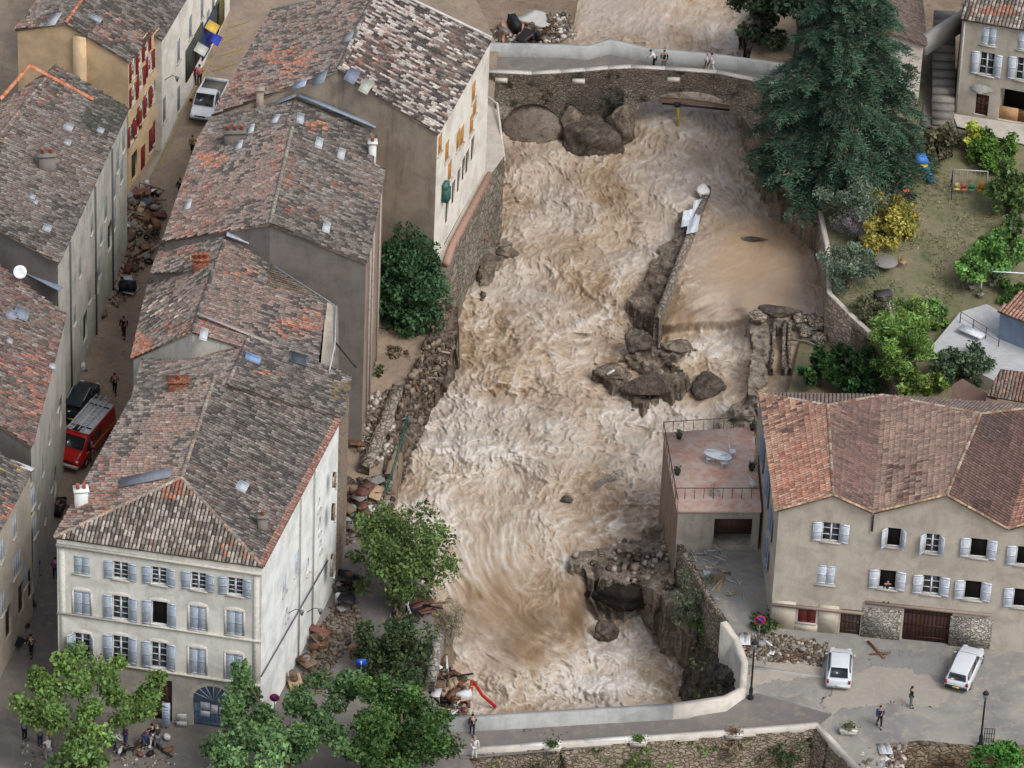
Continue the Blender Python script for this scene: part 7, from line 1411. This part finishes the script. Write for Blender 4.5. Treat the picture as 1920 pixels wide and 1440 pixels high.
PP = [(g0(361, 291), -1.7, 'walk', KHA, BLK, HB, 'person in a khaki top walking up the street below the pickup'), (g0(338, 373), -2.2, 'walk', BLK, BLK, HD, 'person in black at the edge of the roofs in the upper street'), (g0(352, 362), 1.0, 'stand', WHI, KHA, HB, 'person in a white shirt in the upper street'),
 (g0(364, 158), -1.2, 'stand', RDD, NAV, HD, 'person in a red top outside the shops at the top of the street'), (g0(374, 160), 2.0, 'stand', L((196, 110, 120)), BLK, HB, 'person in a pink top outside the shops at the top of the street'), (g0(232, 632), -1.7, 'walk', BLK, L((70, 24, 30)), HD, 'person in a black jacket walking in the middle of the muddy street'),
 (g0(215, 738), 1.5, 'walk', NAV, BLK, HD, 'person in a dark blue top walking away past the dark parked car'), (g0(172, 868), -1.8, 'walk', L((170, 60, 60)), GRY, HG, 'person in a faded red top behind the red van'), (g0(58, 1230), 1.4, 'walk', BLK, BLK, HD, 'person all in black walking up the lower street'), (g0(104, 1085), 1.5, 'stand', L((150, 60, 130)), NAV, HB, 'person in a magenta top at the corner of the white house'),
 (g0(70, 1080), 1.0, 'stand', BLU, GRY, HB, 'person in blue by the shuttered house doors'),
 (z0(285, 1398), 2.6, 'stand', BLK, WHI, HD, 'person in a black top and white trousers in the group on the square'), (z0(270, 1400), -.5, 'work', L((90, 50, 100)), L((70, 90, 130)), HB, 'person in a purple top bending in the group on the square'), (z0(296, 1402), 1.8, 'work', BLK, GRY, HG, 'person in black leaning over a white sack on the square'), (z0(235, 1398), .6, 'stand', L((96, 56, 104)), L((60, 80, 120)), HD, 'person in a violet top and blue jeans on the square'),
 (z0(213, 1408), 0, 'work', WHI, NAV, HG, 'person in a white shirt bending beside red crates on the square'), (z0(75, 1400), 1.2, 'stand', L((110, 110, 110)), NAV, HB, 'person in grey under the left plane tree'), (z0(46, 1388), 1.0, 'stand', L((120, 130, 160)), BLK, HB, 'person in pale blue left of the left plane tree trunk'), (z0(92, 1425), 2.0, 'work', WHI, L((150, 150, 150)), HG, 'person in white crouching under the left plane tree'), (z0(96, 1402), 2.0, 'stand', L((170, 170, 80)), GRY, HB, 'person in a yellow green top under the left plane tree'),
 (z0(885, 1378), 1.6, 'walk', BLK, NAV, HD, 'person in dark clothes walking along the lower bridge parapet'), (z0(889, 1422), -1.6, 'stand', WHI, WHI, HG, 'person in white overalls at the end of the lower bridge'), (z0(1648, 1363), -1.5, 'walk', L((40, 44, 90)), BLK, HD, 'person in a dark blue and white top crossing the muddy yard'), (z0(1707, 1326), .2, 'stand', BLK, L((120, 128, 124)), HB, 'person in a long black coat standing alone in the muddy yard'),
 (P(1227, 130, 5.05), 3.0, 'work', WHI, BLK, HD, 'person in white leaning on the old bridge parapet'), (P(1244, 132, 5.05), -1.6, 'stand', BLK, GRY, HD, 'person in black standing on the old bridge'), (P(1325, 136, 5.05), 2.8, 'walk', WHI, KHA, HG, 'person in a white shirt walking on the old bridge'), (P(1333, 138, 5.05), 2.8, 'walk', L((206, 200, 196)), WHI, HB, 'person in cream walking behind another on the old bridge'),
 (z0(766, 1480)+(0, 0, 0), 1.0, 'stand', L((40, 60, 70)), BLK, HB, 'person in dark green at the bottom edge by the low tree')]
for k, a_ in enumerate(PP): person(*a_, s=.97+.06*((k*37 % 10)/10))
# two people looking out of the gabled house window
uu, zz = wf_R.loc(1664, 1100); pw_ = wf_R.p(uu, zz-1.25, -.165); person(pw_, math.atan2(wf_R.n[1], wf_R.n[0]), 'stand', BLK, NAV, HD, 'person in black looking out of a window of the gabled house')
# ================================================================ FLOOD JUNK
rj = random.Random(11)
CN = {'white': (210, 212, 214), 'black': (32, 32, 36), 'brown': (112, 80, 58), 'pale wooden': (176, 150, 120), 'rust red': (124, 62, 50), 'blue': (70, 96, 140), 'grey': (132, 130, 128), 'orange': (164, 112, 74), 'green': (74, 96, 74), 'muddy': (120, 100, 82)}
JN = [0]; SEEN = {}
def junk(kind, p, cn, phrase, sc=1.0, grp='flood junk'):
    JN[0] += 1; c = np.array(L(CN[cn])); c = c*.6+.4*np.array([.14, .115, .10]) if cn in ('green', 'orange', 'rust red', 'blue') else c; v = rj.uniform(.8, 1.15); c = tuple(c*v); nm = {'plank': 'plank', 'crate': 'crate', 'fridge': 'fridge', 'sack': 'sack', 'chair': 'broken_chair', 'panel': 'board_panel', 'tyre': 'tyre', 'drum': 'drum', 'mattress': 'mattress', 'branch': 'branch', 'cupboard': 'cupboard', 'table': 'broken_table'}[kind]
    base_ = f"{cn} {nm.replace('_', ' ')} {phrase}"; q_ = SEEN.get(base_, 0); SEEN[base_] = q_+1; adj = ('', 'larger ', 'smaller ', 'steeply tilted ', 'upended ', 'small upended ')[min(q_, 5)]; sc *= (1, 1.3, .7, 1, 1, .7)[min(q_, 5)]; lb = adj+base_; e = empty(nm, p, lb, nm.replace('broken_', '').replace('board_panel', 'board').replace('_', ' '), f"flood junk {phrase}")
    e.rotation_euler = (rj.uniform(-.25, .25)+(0, 0, 0, .7, 1.35, 1.35)[min(q_, 5)], rj.uniform(-.25, .25), rj.uniform(0, 6.28)); e.scale = (sc,)*3; mb = MB(); B_ = lambda n, M_=M_OBJ: mb.build(n, M_, e, local=True)
    if kind == 'plank': l = rj.uniform(1.2, 2.6); mb.box((0, 0, .1), (l, .2, .05), col=c); mb.box((l*.2, .02, .135), (.08, .18, .02), col=tuple(.6*q for q in c)); B_('board')
    elif kind == 'branch':
        l = rj.uniform(1.5, 3.0); mb.tube([(-l/2, 0, .1), (0, .15, .25), (l/2, -.1, .15)], [.09, .07, .03], 5, 0, c); mb.tube([(0, .15, .25), (l*.2, .6, .5)], [.05, .015], 4, 0, c); mb.tube([(l*.2, .05, .2), (l*.4, -.4, .4)], [.04, .012], 4, 0, c); B_('wood')
    elif kind == 'crate':
        for z in (.06, .2, .34):
            for y in (-.22, .22): mb.box((0, y, z), (.55, .02, .1), col=c)
            for x in (-.27, .27): mb.box((x, 0, z), (.02, .44, .1), col=c)
        mb.box((0, 0, .01), (.54, .43, .02), col=c); B_('side')
    elif kind == 'fridge': mb.box((0, 0, .3), (1.35, .6, .58), col=c); B_('body'); mb = MB(); mb.box((-.25, 0, .61), (.8, .56, .05), col=tuple(.9*q for q in c)); mb.box((.45, 0, .61), (.42, .56, .05), col=tuple(.9*q for q in c)); B_('door'); mb = MB(); mb.box((.2, .22, .66), (.2, .03, .04), col=TY); B_('handle')
    elif kind == 'sack': v, f = ICOS; q = v*np.array([.38, .28, .22])*(1+.25*np.array([mn.noise(Vector(tuple(a*2+JN[0]))) for a in v]))[:, None]+(0, 0, .18); mb.add(q, f, 0, c); mb.tube([(.3, 0, .25), (.45, .02, .35)], [.06, .1], 6, 0, c); mb.build('bag', M_OBJ, e, local=True, smooth=True)
    elif kind == 'chair':
        mb.box((0, 0, .43), (.45, .45, .05), col=c); B_('seat'); mb = MB(); mb.box((0, .21, .7), (.44, .04, .42), col=c); B_('backrest')
        for x, y in ((-.19, -.19), (.19, -.19), (.19, .19)): mb = MB(); mb.tube([(x, y, .43), (x*1.15, y*1.15, 0)], .022, 4, 0, c); B_('leg')
    elif kind == 'panel': mb.box((0, 0, .15), (1.5, .9, .05), col=c); mb.box((0, .2, .18), (1.3, .3, .02), col=tuple(.8*q for q in c)); mb.box((0, -.22, .18), (1.3, .3, .02), col=tuple(.8*q for q in c)); B_('board')
    elif kind == 'tyre':
        n = 16; v = []
        for k in range(n):
            a = 2*math.pi*k/n
            for j in range(6): b = 2*math.pi*j/6; v.append(((.26+.09*math.cos(b))*math.cos(a), (.26+.09*math.cos(b))*math.sin(a), .1+.09*math.sin(b)))
        mb.add(v, [(k*6+j, k*6+(j+1) % 6, ((k+1) % n)*6+(j+1) % 6, ((k+1) % n)*6+j) for k in range(n) for j in range(6)], 0, TY); B_('rubber')
    elif kind == 'drum': mb.lathe((0, 0, 0), [(.27, 0), (.28, .02), (.27, .28), (.29, .3), (.27, .32), (.27, .6), (.29, .62), (.27, .64), (.27, .86), (.25, .87)], 14, 0, c); B_('body')
    elif kind == 'mattress': mb.box((0, 0, .2), (1.8, 1.0, .2), col=c); o = B_('padding'); bevel(o, .06)
    elif kind == 'cupboard':
        mb.box((0, 0, .35), (1.2, .5, .68), col=c); B_('body')
        for x in (-.3, .3): mb = MB(); mb.box((x, -.27, .35), (.55, .03, .6), col=tuple(1.15*q for q in c)); B_('door')
    elif kind == 'table':
        mb.box((0, 0, .6), (1.2, .75, .05), col=c); B_('tabletop')
        for x, y in ((-.5, -.3), (.5, -.3), (.5, .3)): mb = MB(); mb.box((x, y, .3), (.06, .06, .6), col=tuple(.8*q for q in c)); B_('leg')
    return e
ALLK = ['plank', 'crate', 'fridge', 'chair', 'panel', 'tyre', 'drum', 'mattress', 'cupboard', 'table', 'plank', 'plank', 'sack', 'crate', 'chair', 'branch']
def heap(poly, n, phrase, pal=None, kinds=None, zf=None, sc=(.55, .95), stack=.5):
    xs_ = [q[0] for q in poly]; ys_ = [q[1] for q in poly]; c = 0; t_ = 0
    while c < n and t_ < n*40:
        t_ += 1; x, y = rj.uniform(min(xs_), max(xs_)), rj.uniform(min(ys_), max(ys_))
        if not bool(inpoly(np.array([x]), np.array([y]), poly)[0]): continue
        p = (zf or G)(x, y); p = np.array(p)+(0, 0, rj.random()**2*stack); k = rj.choice(kinds or ALLK); junk(k, p, rj.choice(pal or list(CN)), phrase, rj.uniform(*sc)); c += 1
zlev = lambda z: (lambda x, y: P(x, y, z))
heap([(232, 395), (250, 360), (280, 345), (305, 368), (300, 400), (262, 405)], 22, 'in the street junk heap by the ochre house')
heap([(215, 470), (228, 410), (246, 408), (238, 470), (225, 500)], 14, 'piled along the old house wall in the street', ['black', 'white', 'grey', 'muddy', 'brown'])
heap([(258, 430), (300, 405), (308, 440), (285, 480), (270, 515), (236, 520)], 22, 'in the long heap in the middle of the street', ['black', 'brown', 'rust red', 'orange', 'muddy', 'white', 'pale wooden'])
heap([(225, 530), (250, 528), (252, 552), (228, 556)], 5, 'at the near end of the middle street heap', ['white', 'black', 'grey'], sc=(.8, 1.1))
heap([(180, 560), (195, 530), (206, 535), (192, 590), (182, 600)], 8, 'by a street door of the old house', ['rust red', 'orange', 'pale wooden', 'muddy'])
heap([(140, 690), (150, 640), (166, 630), (164, 680), (158, 705)], 7, 'near the dark parked car', ['brown', 'muddy', 'rust red', 'white'])
heap([(640, 925), (700, 905), (722, 935), (715, 985), (690, 1010), (650, 1000)], 34, 'in the debris heap on the left bank lane', ['black', 'white', 'muddy', 'brown', 'grey', 'rust red', 'pale wooden'])
heap([(618, 1130), (655, 1085), (672, 1110), (650, 1150), (620, 1160)], 16, 'in the heap behind the white corner house', ['black', 'white', 'grey', 'rust red', 'muddy'])
heap([(585, 1215), (610, 1160), (628, 1170), (605, 1215), (560, 1290), (545, 1290)], 16, 'scattered along the white side wall', ['muddy', 'pale wooden', 'brown', 'rust red', 'grey'])
heap([(655, 1245), (678, 1190), (698, 1180), (705, 1225), (690, 1265)], 10, 'beside the leafy bush and the blue sign', ['rust red', 'blue', 'white', 'black', 'orange'])
heap([(725, 1125), (800, 1100), (815, 1150), (770, 1175), (735, 1160)], 22, 'tangled at the foot of the leaning tree', ['brown', 'pale wooden', 'rust red', 'black', 'white'], ['plank', 'branch', 'branch', 'panel', 'crate', 'sack'])
heap([(800, 1250), (830, 1245), (875, 1280), (870, 1330), (845, 1345), (805, 1330)], 60, 'in the colourful junk heap by the lower bridge', ['rust red', 'brown', 'white', 'green', 'black', 'orange', 'muddy', 'pale wooden'], ['plank', 'branch', 'crate', 'panel', 'chair', 'plank', 'cupboard', 'branch', 'table', 'tyre'], zf=zlev(-.6), sc=(.45, .85))
heap([(700, 660), (780, 665), (795, 715), (770, 740), (720, 700)], 16, 'on the eroded left bank', ['brown', 'pale wooden', 'grey'], ['branch', 'plank', 'branch'], zf=zlev(.4))
heap([(668, 780), (700, 760), (705, 830), (690, 880), (668, 850)], 8, 'between the tall house and the ruined wall', ['muddy', 'grey', 'white', 'brown'])
heap([(930, 75), (975, 45), (1030, 30), (1060, 60), (1010, 85)], 20, 'on the wrecked bank above the old bridge', ['white', 'black', 'brown', 'muddy', 'grey'], zf=zlev(3.5))
heap([(868, 470), (900, 420), (915, 425), (880, 480)], 8, 'under the quay terrace wall', ['brown', 'rust red', 'muddy', 'pale wooden'], ['plank', 'crate', 'branch', 'panel'], zf=zlev(.1))
heap([(1300, 1040), (1350, 1040), (1385, 1120), (1360, 1140), (1320, 1100)], 14, 'by the crushed fence below the terrace garage', ['white', 'grey', 'pale wooden'], ['plank', 'branch', 'panel', 'branch'], zf=zlev(-.4))
heap([(1380, 1205), (1440, 1195), (1530, 1205), (1520, 1240), (1420, 1232)], 14, 'in the rubble strip before the gabled house', ['grey', 'brown', 'white', 'muddy'], ['plank', 'sack', 'crate', 'panel'], zf=zlev(0), stack=.15, sc=(.4, .8))
heap([(1605, 1225), (1640, 1215), (1660, 1240), (1630, 1260)], 2, 'lying on the muddy yard between the cars', ['brown'], ['plank'], zf=zlev(0), stack=.02)
heap([(195, 1395), (320, 1385), (330, 1420), (210, 1425)], 12, 'around the people on the square', ['rust red', 'white', 'black', 'brown'], ['crate', 'sack', 'plank', 'chair'], zf=zlev(0), stack=.1, sc=(.6, .9))
heap([(20, 1180), (50, 1150), (62, 1130), (70, 1160), (30, 1220)], 9, 'along the shuttered house doors', ['orange', 'white', 'black', 'muddy'])
heap([(96, 960), (112, 920), (122, 930), (106, 990)], 5, 'at the red roof house door', ['black', 'muddy'])
heap([(1500, 660), (1540, 650), (1545, 580), (1520, 590)], 5, 'washed into the flooded ruin', ['brown', 'grey'], ['plank', 'branch'], zf=zlev(-1.3))
heap([(1640, 1400), (1700, 1395), (1690, 1445), (1620, 1445)], 8, 'in the collapsed corner at the lower right', ['rust red', 'white', 'brown'], ['plank', 'panel', 'crate'], zf=zlev(-.3), sc=(.5, .9))
# loose stones: nobody could count them
def rubble(poly, n, zf, label, s=(.06, .22), cols=((150, 138, 124), (120, 108, 96), (196, 188, 176), (96, 84, 74)), name='rubble'):
    r_ = np.random.default_rng(n); xs_ = [q[0] for q in poly]; ys_ = [q[1] for q in poly]; x = r_.uniform(min(xs_), max(xs_), n*3); y = r_.uniform(min(ys_), max(ys_), n*3); m = inpoly(x, y, poly); x, y = x[m][:n], y[m][:n]; mb = MB()
    cb = np.array([(-1, -1, -1), (1, -1, -1), (1, 1, -1), (-1, 1, -1), (-.7, -.8, 1), (.8, -.7, 1), (.7, .7, 1), (-.8, .6, 1)], float)*.5; fc = [(3, 2, 1, 0), (4, 5, 6, 7), (0, 1, 5, 4), (1, 2, 6, 5), (2, 3, 7, 6), (3, 0, 4, 7)]
    for a, b in zip(x, y):
        p = zf(a, b); k = s[0]+(s[1]-s[0])*r_.random()**2.2; w = r_.random()*6.3; c_, s_ = math.cos(w), math.sin(w); v = cb*np.array([k*2, k*1.5, k*1.2])*(.8+.4*r_.random((8, 3))); v = np.stack([v[:, 0]*c_-v[:, 1]*s_, v[:, 0]*s_+v[:, 1]*c_, v[:, 2]+k*.4], 1)
        mb.add(v+p, fc, 0, np.array(L(cols[r_.integers(len(cols))]))*(.8+.4*r_.random()))
    o = mb.build(name, M_OBJ); tag(o, label, 'rubble', kind='stuff')
rubble([(1375, 1190), (1450, 1188), (1555, 1205), (1540, 1250), (1420, 1238), (1385, 1225)], 1100, zlev(0), 'loose rubble strewn before the gabled house', s=(.03, .15), cols=((120, 108, 94), (100, 88, 76), (176, 166, 152), (84, 74, 64), (130, 116, 98)))
rubble([(640, 900), (735, 890), (740, 1010), (650, 1020)], 700, G, 'loose rubble and mud on the left bank lane', cols=((80, 70, 62), (120, 104, 88), (150, 140, 130), (60, 52, 46)))
rubble([(668, 740), (750, 730), (735, 850), (680, 890)], 700, G, 'loose rubble between the tall house and the ruined wall')
rubble([(548, 1300), (618, 1150), (660, 1110), (680, 1160), (600, 1300)], 500, G, 'mud clods along the white side wall', cols=((100, 88, 74), (120, 106, 90), (80, 70, 60)))
rubble([(795, 1240), (870, 1270), (880, 1340), (850, 1350), (800, 1330)], 900, zlev(-.9), 'crushed rubble under the junk by the lower bridge', cols=((96, 80, 66), (120, 60, 48), (140, 130, 116), (70, 80, 56)))
rubble([(205, 480), (250, 350), (300, 350), (300, 460), (240, 560), (190, 600)], 900, G, 'small litter and mud lumps in the street', s=(.04, .12), cols=((90, 78, 66), (60, 54, 50), (140, 130, 120), (120, 90, 70)))
rubble([(1620, 1396), (1700, 1396), (1690, 1450), (1600, 1450)], 500, zlev(-.2), 'collapsed stones at the lower right corner')
rubble([(900, 60), (1070, 20), (1080, 70), (1000, 88), (920, 86)], 600, zlev(3.3), 'loose rubble on the wrecked upstream bank')
rubble([(1070, 1040), (1270, 990), (1330, 1080), (1250, 1110), (1120, 1075)], 160, lambda x, y: P(x, y, -3.7+max(0, (x-1180))*.012+.1), 'pale stones covering the lower outcrop', s=(.05, .32), cols=((150, 138, 122), (124, 112, 98), (176, 164, 150), (90, 80, 70)))
rubble([(40, 1395), (330, 1395), (330, 1445), (40, 1445)], 250, zlev(0), 'litter on the square under the plane trees', s=(.04, .1))
rubble([(838, 560), (858, 640), (812, 745), (775, 860), (738, 980), (706, 930), (742, 782), (795, 645)], 900, lambda x, y: P(x, y, tz(P(x, np.interp(x, _bx, _by), .8)[1])+.45-(y-np.interp(x, _bx, _by)+12)*.040), 'broken stones down the eroded left bank', s=(.05, .3), cols=((112, 98, 84), (92, 80, 68), (134, 120, 104), (70, 60, 52)))
heap([(800, 650), (845, 600), (840, 660), (790, 760), (765, 830), (742, 820), (775, 730)], 12, 'lodged on the broken left bank slope', ['brown', 'pale wooden', 'grey'], ['branch', 'plank', 'branch'], zf=lambda x, y: P(x, y, tz(P(x, np.interp(x, _bx, _by), .8)[1])+.4-(y-np.interp(x, _bx, _by)+12)*.040))
# red bent barrier in the foam
rb = empty('red_barrier', P(888, 1290, -5), 'bent red metal pole sticking out of the foam by the lower bridge', 'pole'); mb = MB(); mb.tube([P(878, 1318, -5.9), P(886, 1276, -4.6)], .13, 6, 0, L((196, 46, 34))); mb.tube([P(886, 1276, -4.6), P(905, 1304, -5.2), P(930, 1326, -5.9)], .11, 6, 0, L((188, 40, 32))); mb.build('pole', M_OBJ, rb)
# other single pieces in the torrent
z_ = wz(1140, 900)+.25; mg = empty('metal_gate', P(1140, 900, z_), 'blue grey metal grille floating in the current', 'grille'); a_, b_ = P(1116, 910, z_), P(1166, 884, z_+.3); d = nrm(b_-a_); s_ = nrm(np.cross(d, (0, 0, 1))); mb = MB()
for k in (-.25, 0, .25): mb.tube([a_+s_*k, b_+s_*k], .035, 4, 0, L((110, 124, 136)))
for k in range(6): q_ = a_+(b_-a_)*k/5; mb.tube([q_-s_*.28, q_+s_*.28], .03, 4, 0, L((110, 124, 136)))
mb.build('grille', M_OBJ, mg)
tag(MB().tube([P(1138, 702, -1.7), P(1152, 694, -1.5)], .09, 5, 0, L((206, 206, 204))).build('white_post', M_OBJ), 'short white post lying on the middle outcrop', 'post')
e = empty('hanging_cloth', P(1272, 205, 1.5), 'blue and yellow cloth strip hanging in the right arch', 'cloth'); mb = MB(); mb.box(P(1270, 196, 2.2), (.45, .2, .35), .2, col=L((44, 62, 96))); mb.build('knot', M_OBJ, e); mb = MB(); mb.tube([P(1271, 202, 2.0), P(1272, 220, 1.2), P(1271, 236, .6)], [.14, .1, .07], 5, 0, L((176, 166, 60))); mb.build('strip', M_OBJ, e)
# crushed fence below the garage
cf = empty('crushed_fence', P(1345, 1080, -.3), 'crushed whitish metal fence hanging on the bank below the garage', 'fence')
for k in range(26):
    mb = MB(); x, y = 1300+rj.random()*80, 1032+rj.random()*95; x += (y-1060)*.35; p = P(x, y, -.2+rj.random()*.6); d = nrm(np.array([rj.uniform(-.6, .6), rj.uniform(-1, 1), rj.uniform(-.4, .4)])); l = rj.uniform(.5, 1.3); mb.tube([p-d*l/2, p+d*l/2+(0, 0, .1)], .028, 4, 0, L((186, 188, 190))); mb.build('bar', M_OBJ, cf)
# yard wall at garage edge and kerb lines
wallstrip('bank_wall', [P(1268, 1030, 0), P(1300, 1085, -.4), P(1335, 1150, -.2), P(1356, 1178, 0)], .5, .35, M_RUB, 'broken grey bank wall running from the garage to the curved river wall', 'wall', 3)
wallstrip('yard_kerb', [P(1400, 1252, 0), P(1470, 1262, 0), P(1545, 1272, 0), P(1556, 1230, 0)], .08, .2, ST_CAP, 'low cement kerb around the rubble strip in the yard', 'kerb', .05)
# grass tufts and litter of the garden as ground cover
r_ = np.random.default_rng(99); n = 9000; X = r_.uniform(1560, 1900, n); Y = r_.uniform(300, 640, n); m = inpoly(X, Y, [(1560, 560), (1560, 480), (1700, 320), (1880, 330), (1900, 420), (1800, 560), (1740, 600), (1680, 640)]); X, Y = X[m], Y[m]; dn = fbm(X/40, Y/30, 4, 3); k = dn > .42; X, Y = X[k], Y[k]
c_ = np.array([gp(a, b) for a, b in zip(X, Y)])+(0, 0, .05); v, f = leafquads(c_, .09*(.6+r_.random(len(c_))), r_, .2, .3); mb = MB(); mb.add(v, f, 0, np.repeat(np.array([L((112, 110, 74)), L((140, 130, 104)), L((92, 104, 62)), L((160, 148, 124))])[r_.integers(0, 4, len(c_))], 4, 0)); tag(mb.build('grass', M_LEAF), 'patchy worn grass and litter of the garden', 'grass', kind='stuff')
r_ = np.random.default_rng(98); c_ = []
for poly, n, z in (([(870, 1405), (1530, 1372), (1600, 1445), (870, 1445)], 3500, None), ([(1290, 1180), (1390, 1200), (1395, 1300), (1300, 1300)], 500, -3)):
    X = r_.uniform(min(q[0] for q in poly), max(q[0] for q in poly), n); Y = r_.uniform(min(q[1] for q in poly), max(q[1] for q in poly), n); m = inpoly(X, Y, poly) & (fbm(X/30, Y/20, 8, 3) > .5); X, Y = X[m], Y[m]
    yt = np.interp(X, [q[0] for q in Sp[:6]], [q[1] for q in Sp[:6]]); zz = (-(Y-yt)/22.6) if z is None else np.full(len(X), z); zz = np.where(zz > -.1, -.3, zz); c_.append(Pv(X, Y, zz+.05)-np.array([0, .35, 0]))
c_ = np.concatenate(c_); v, f = leafquads(c_, .12*(.5+r_.random(len(c_))), r_, .2, .5); mb = MB(); mb.add(v, f, 0, np.repeat(np.array([L((84, 92, 52)), L((120, 116, 80)), L((70, 90, 44))])[r_.integers(0, 3, len(c_))], 4, 0)); tag(mb.build('wall_weeds', M_LEAF), 'weeds growing from the stone face of the lower bridge', 'weeds', kind='stuff')

patch('mud_flat', [(1400, 1262), (1440, 1240), (1520, 1236), (1560, 1255), (1540, 1272), (1470, 1275), (1410, 1285)], lambda x, y: .012, .02, ground_mat('pale_silt', L((166, 156, 142)), L((154, 146, 136)), L((182, 172, 156)), .8, .4), 'mud', 'mud', skirt=-.02, seed=301, kind='structure')
patch('mud_flat', [(1600, 1262), (1660, 1240), (1740, 1262), (1790, 1300), (1760, 1330), (1640, 1318), (1560, 1340), (1540, 1312)], lambda x, y: .012, .02, ground_mat('tan_silt', L((158, 150, 138)), L((148, 142, 134)), L((170, 160, 144)), .6, .3), 'mud', 'mud', skirt=-.02, seed=305, kind='structure')
patch('mud_flat', [(1640, 1215), (1760, 1222), (1780, 1262), (1700, 1268), (1620, 1240)], lambda x, y: .010, .02, ground_mat('wet_tarmac', L((124, 123, 122)), L((136, 134, 130)), L((148, 142, 134)), .8, .2, wet=.6), 'mud', 'mud', skirt=-.02, seed=309, kind='structure')
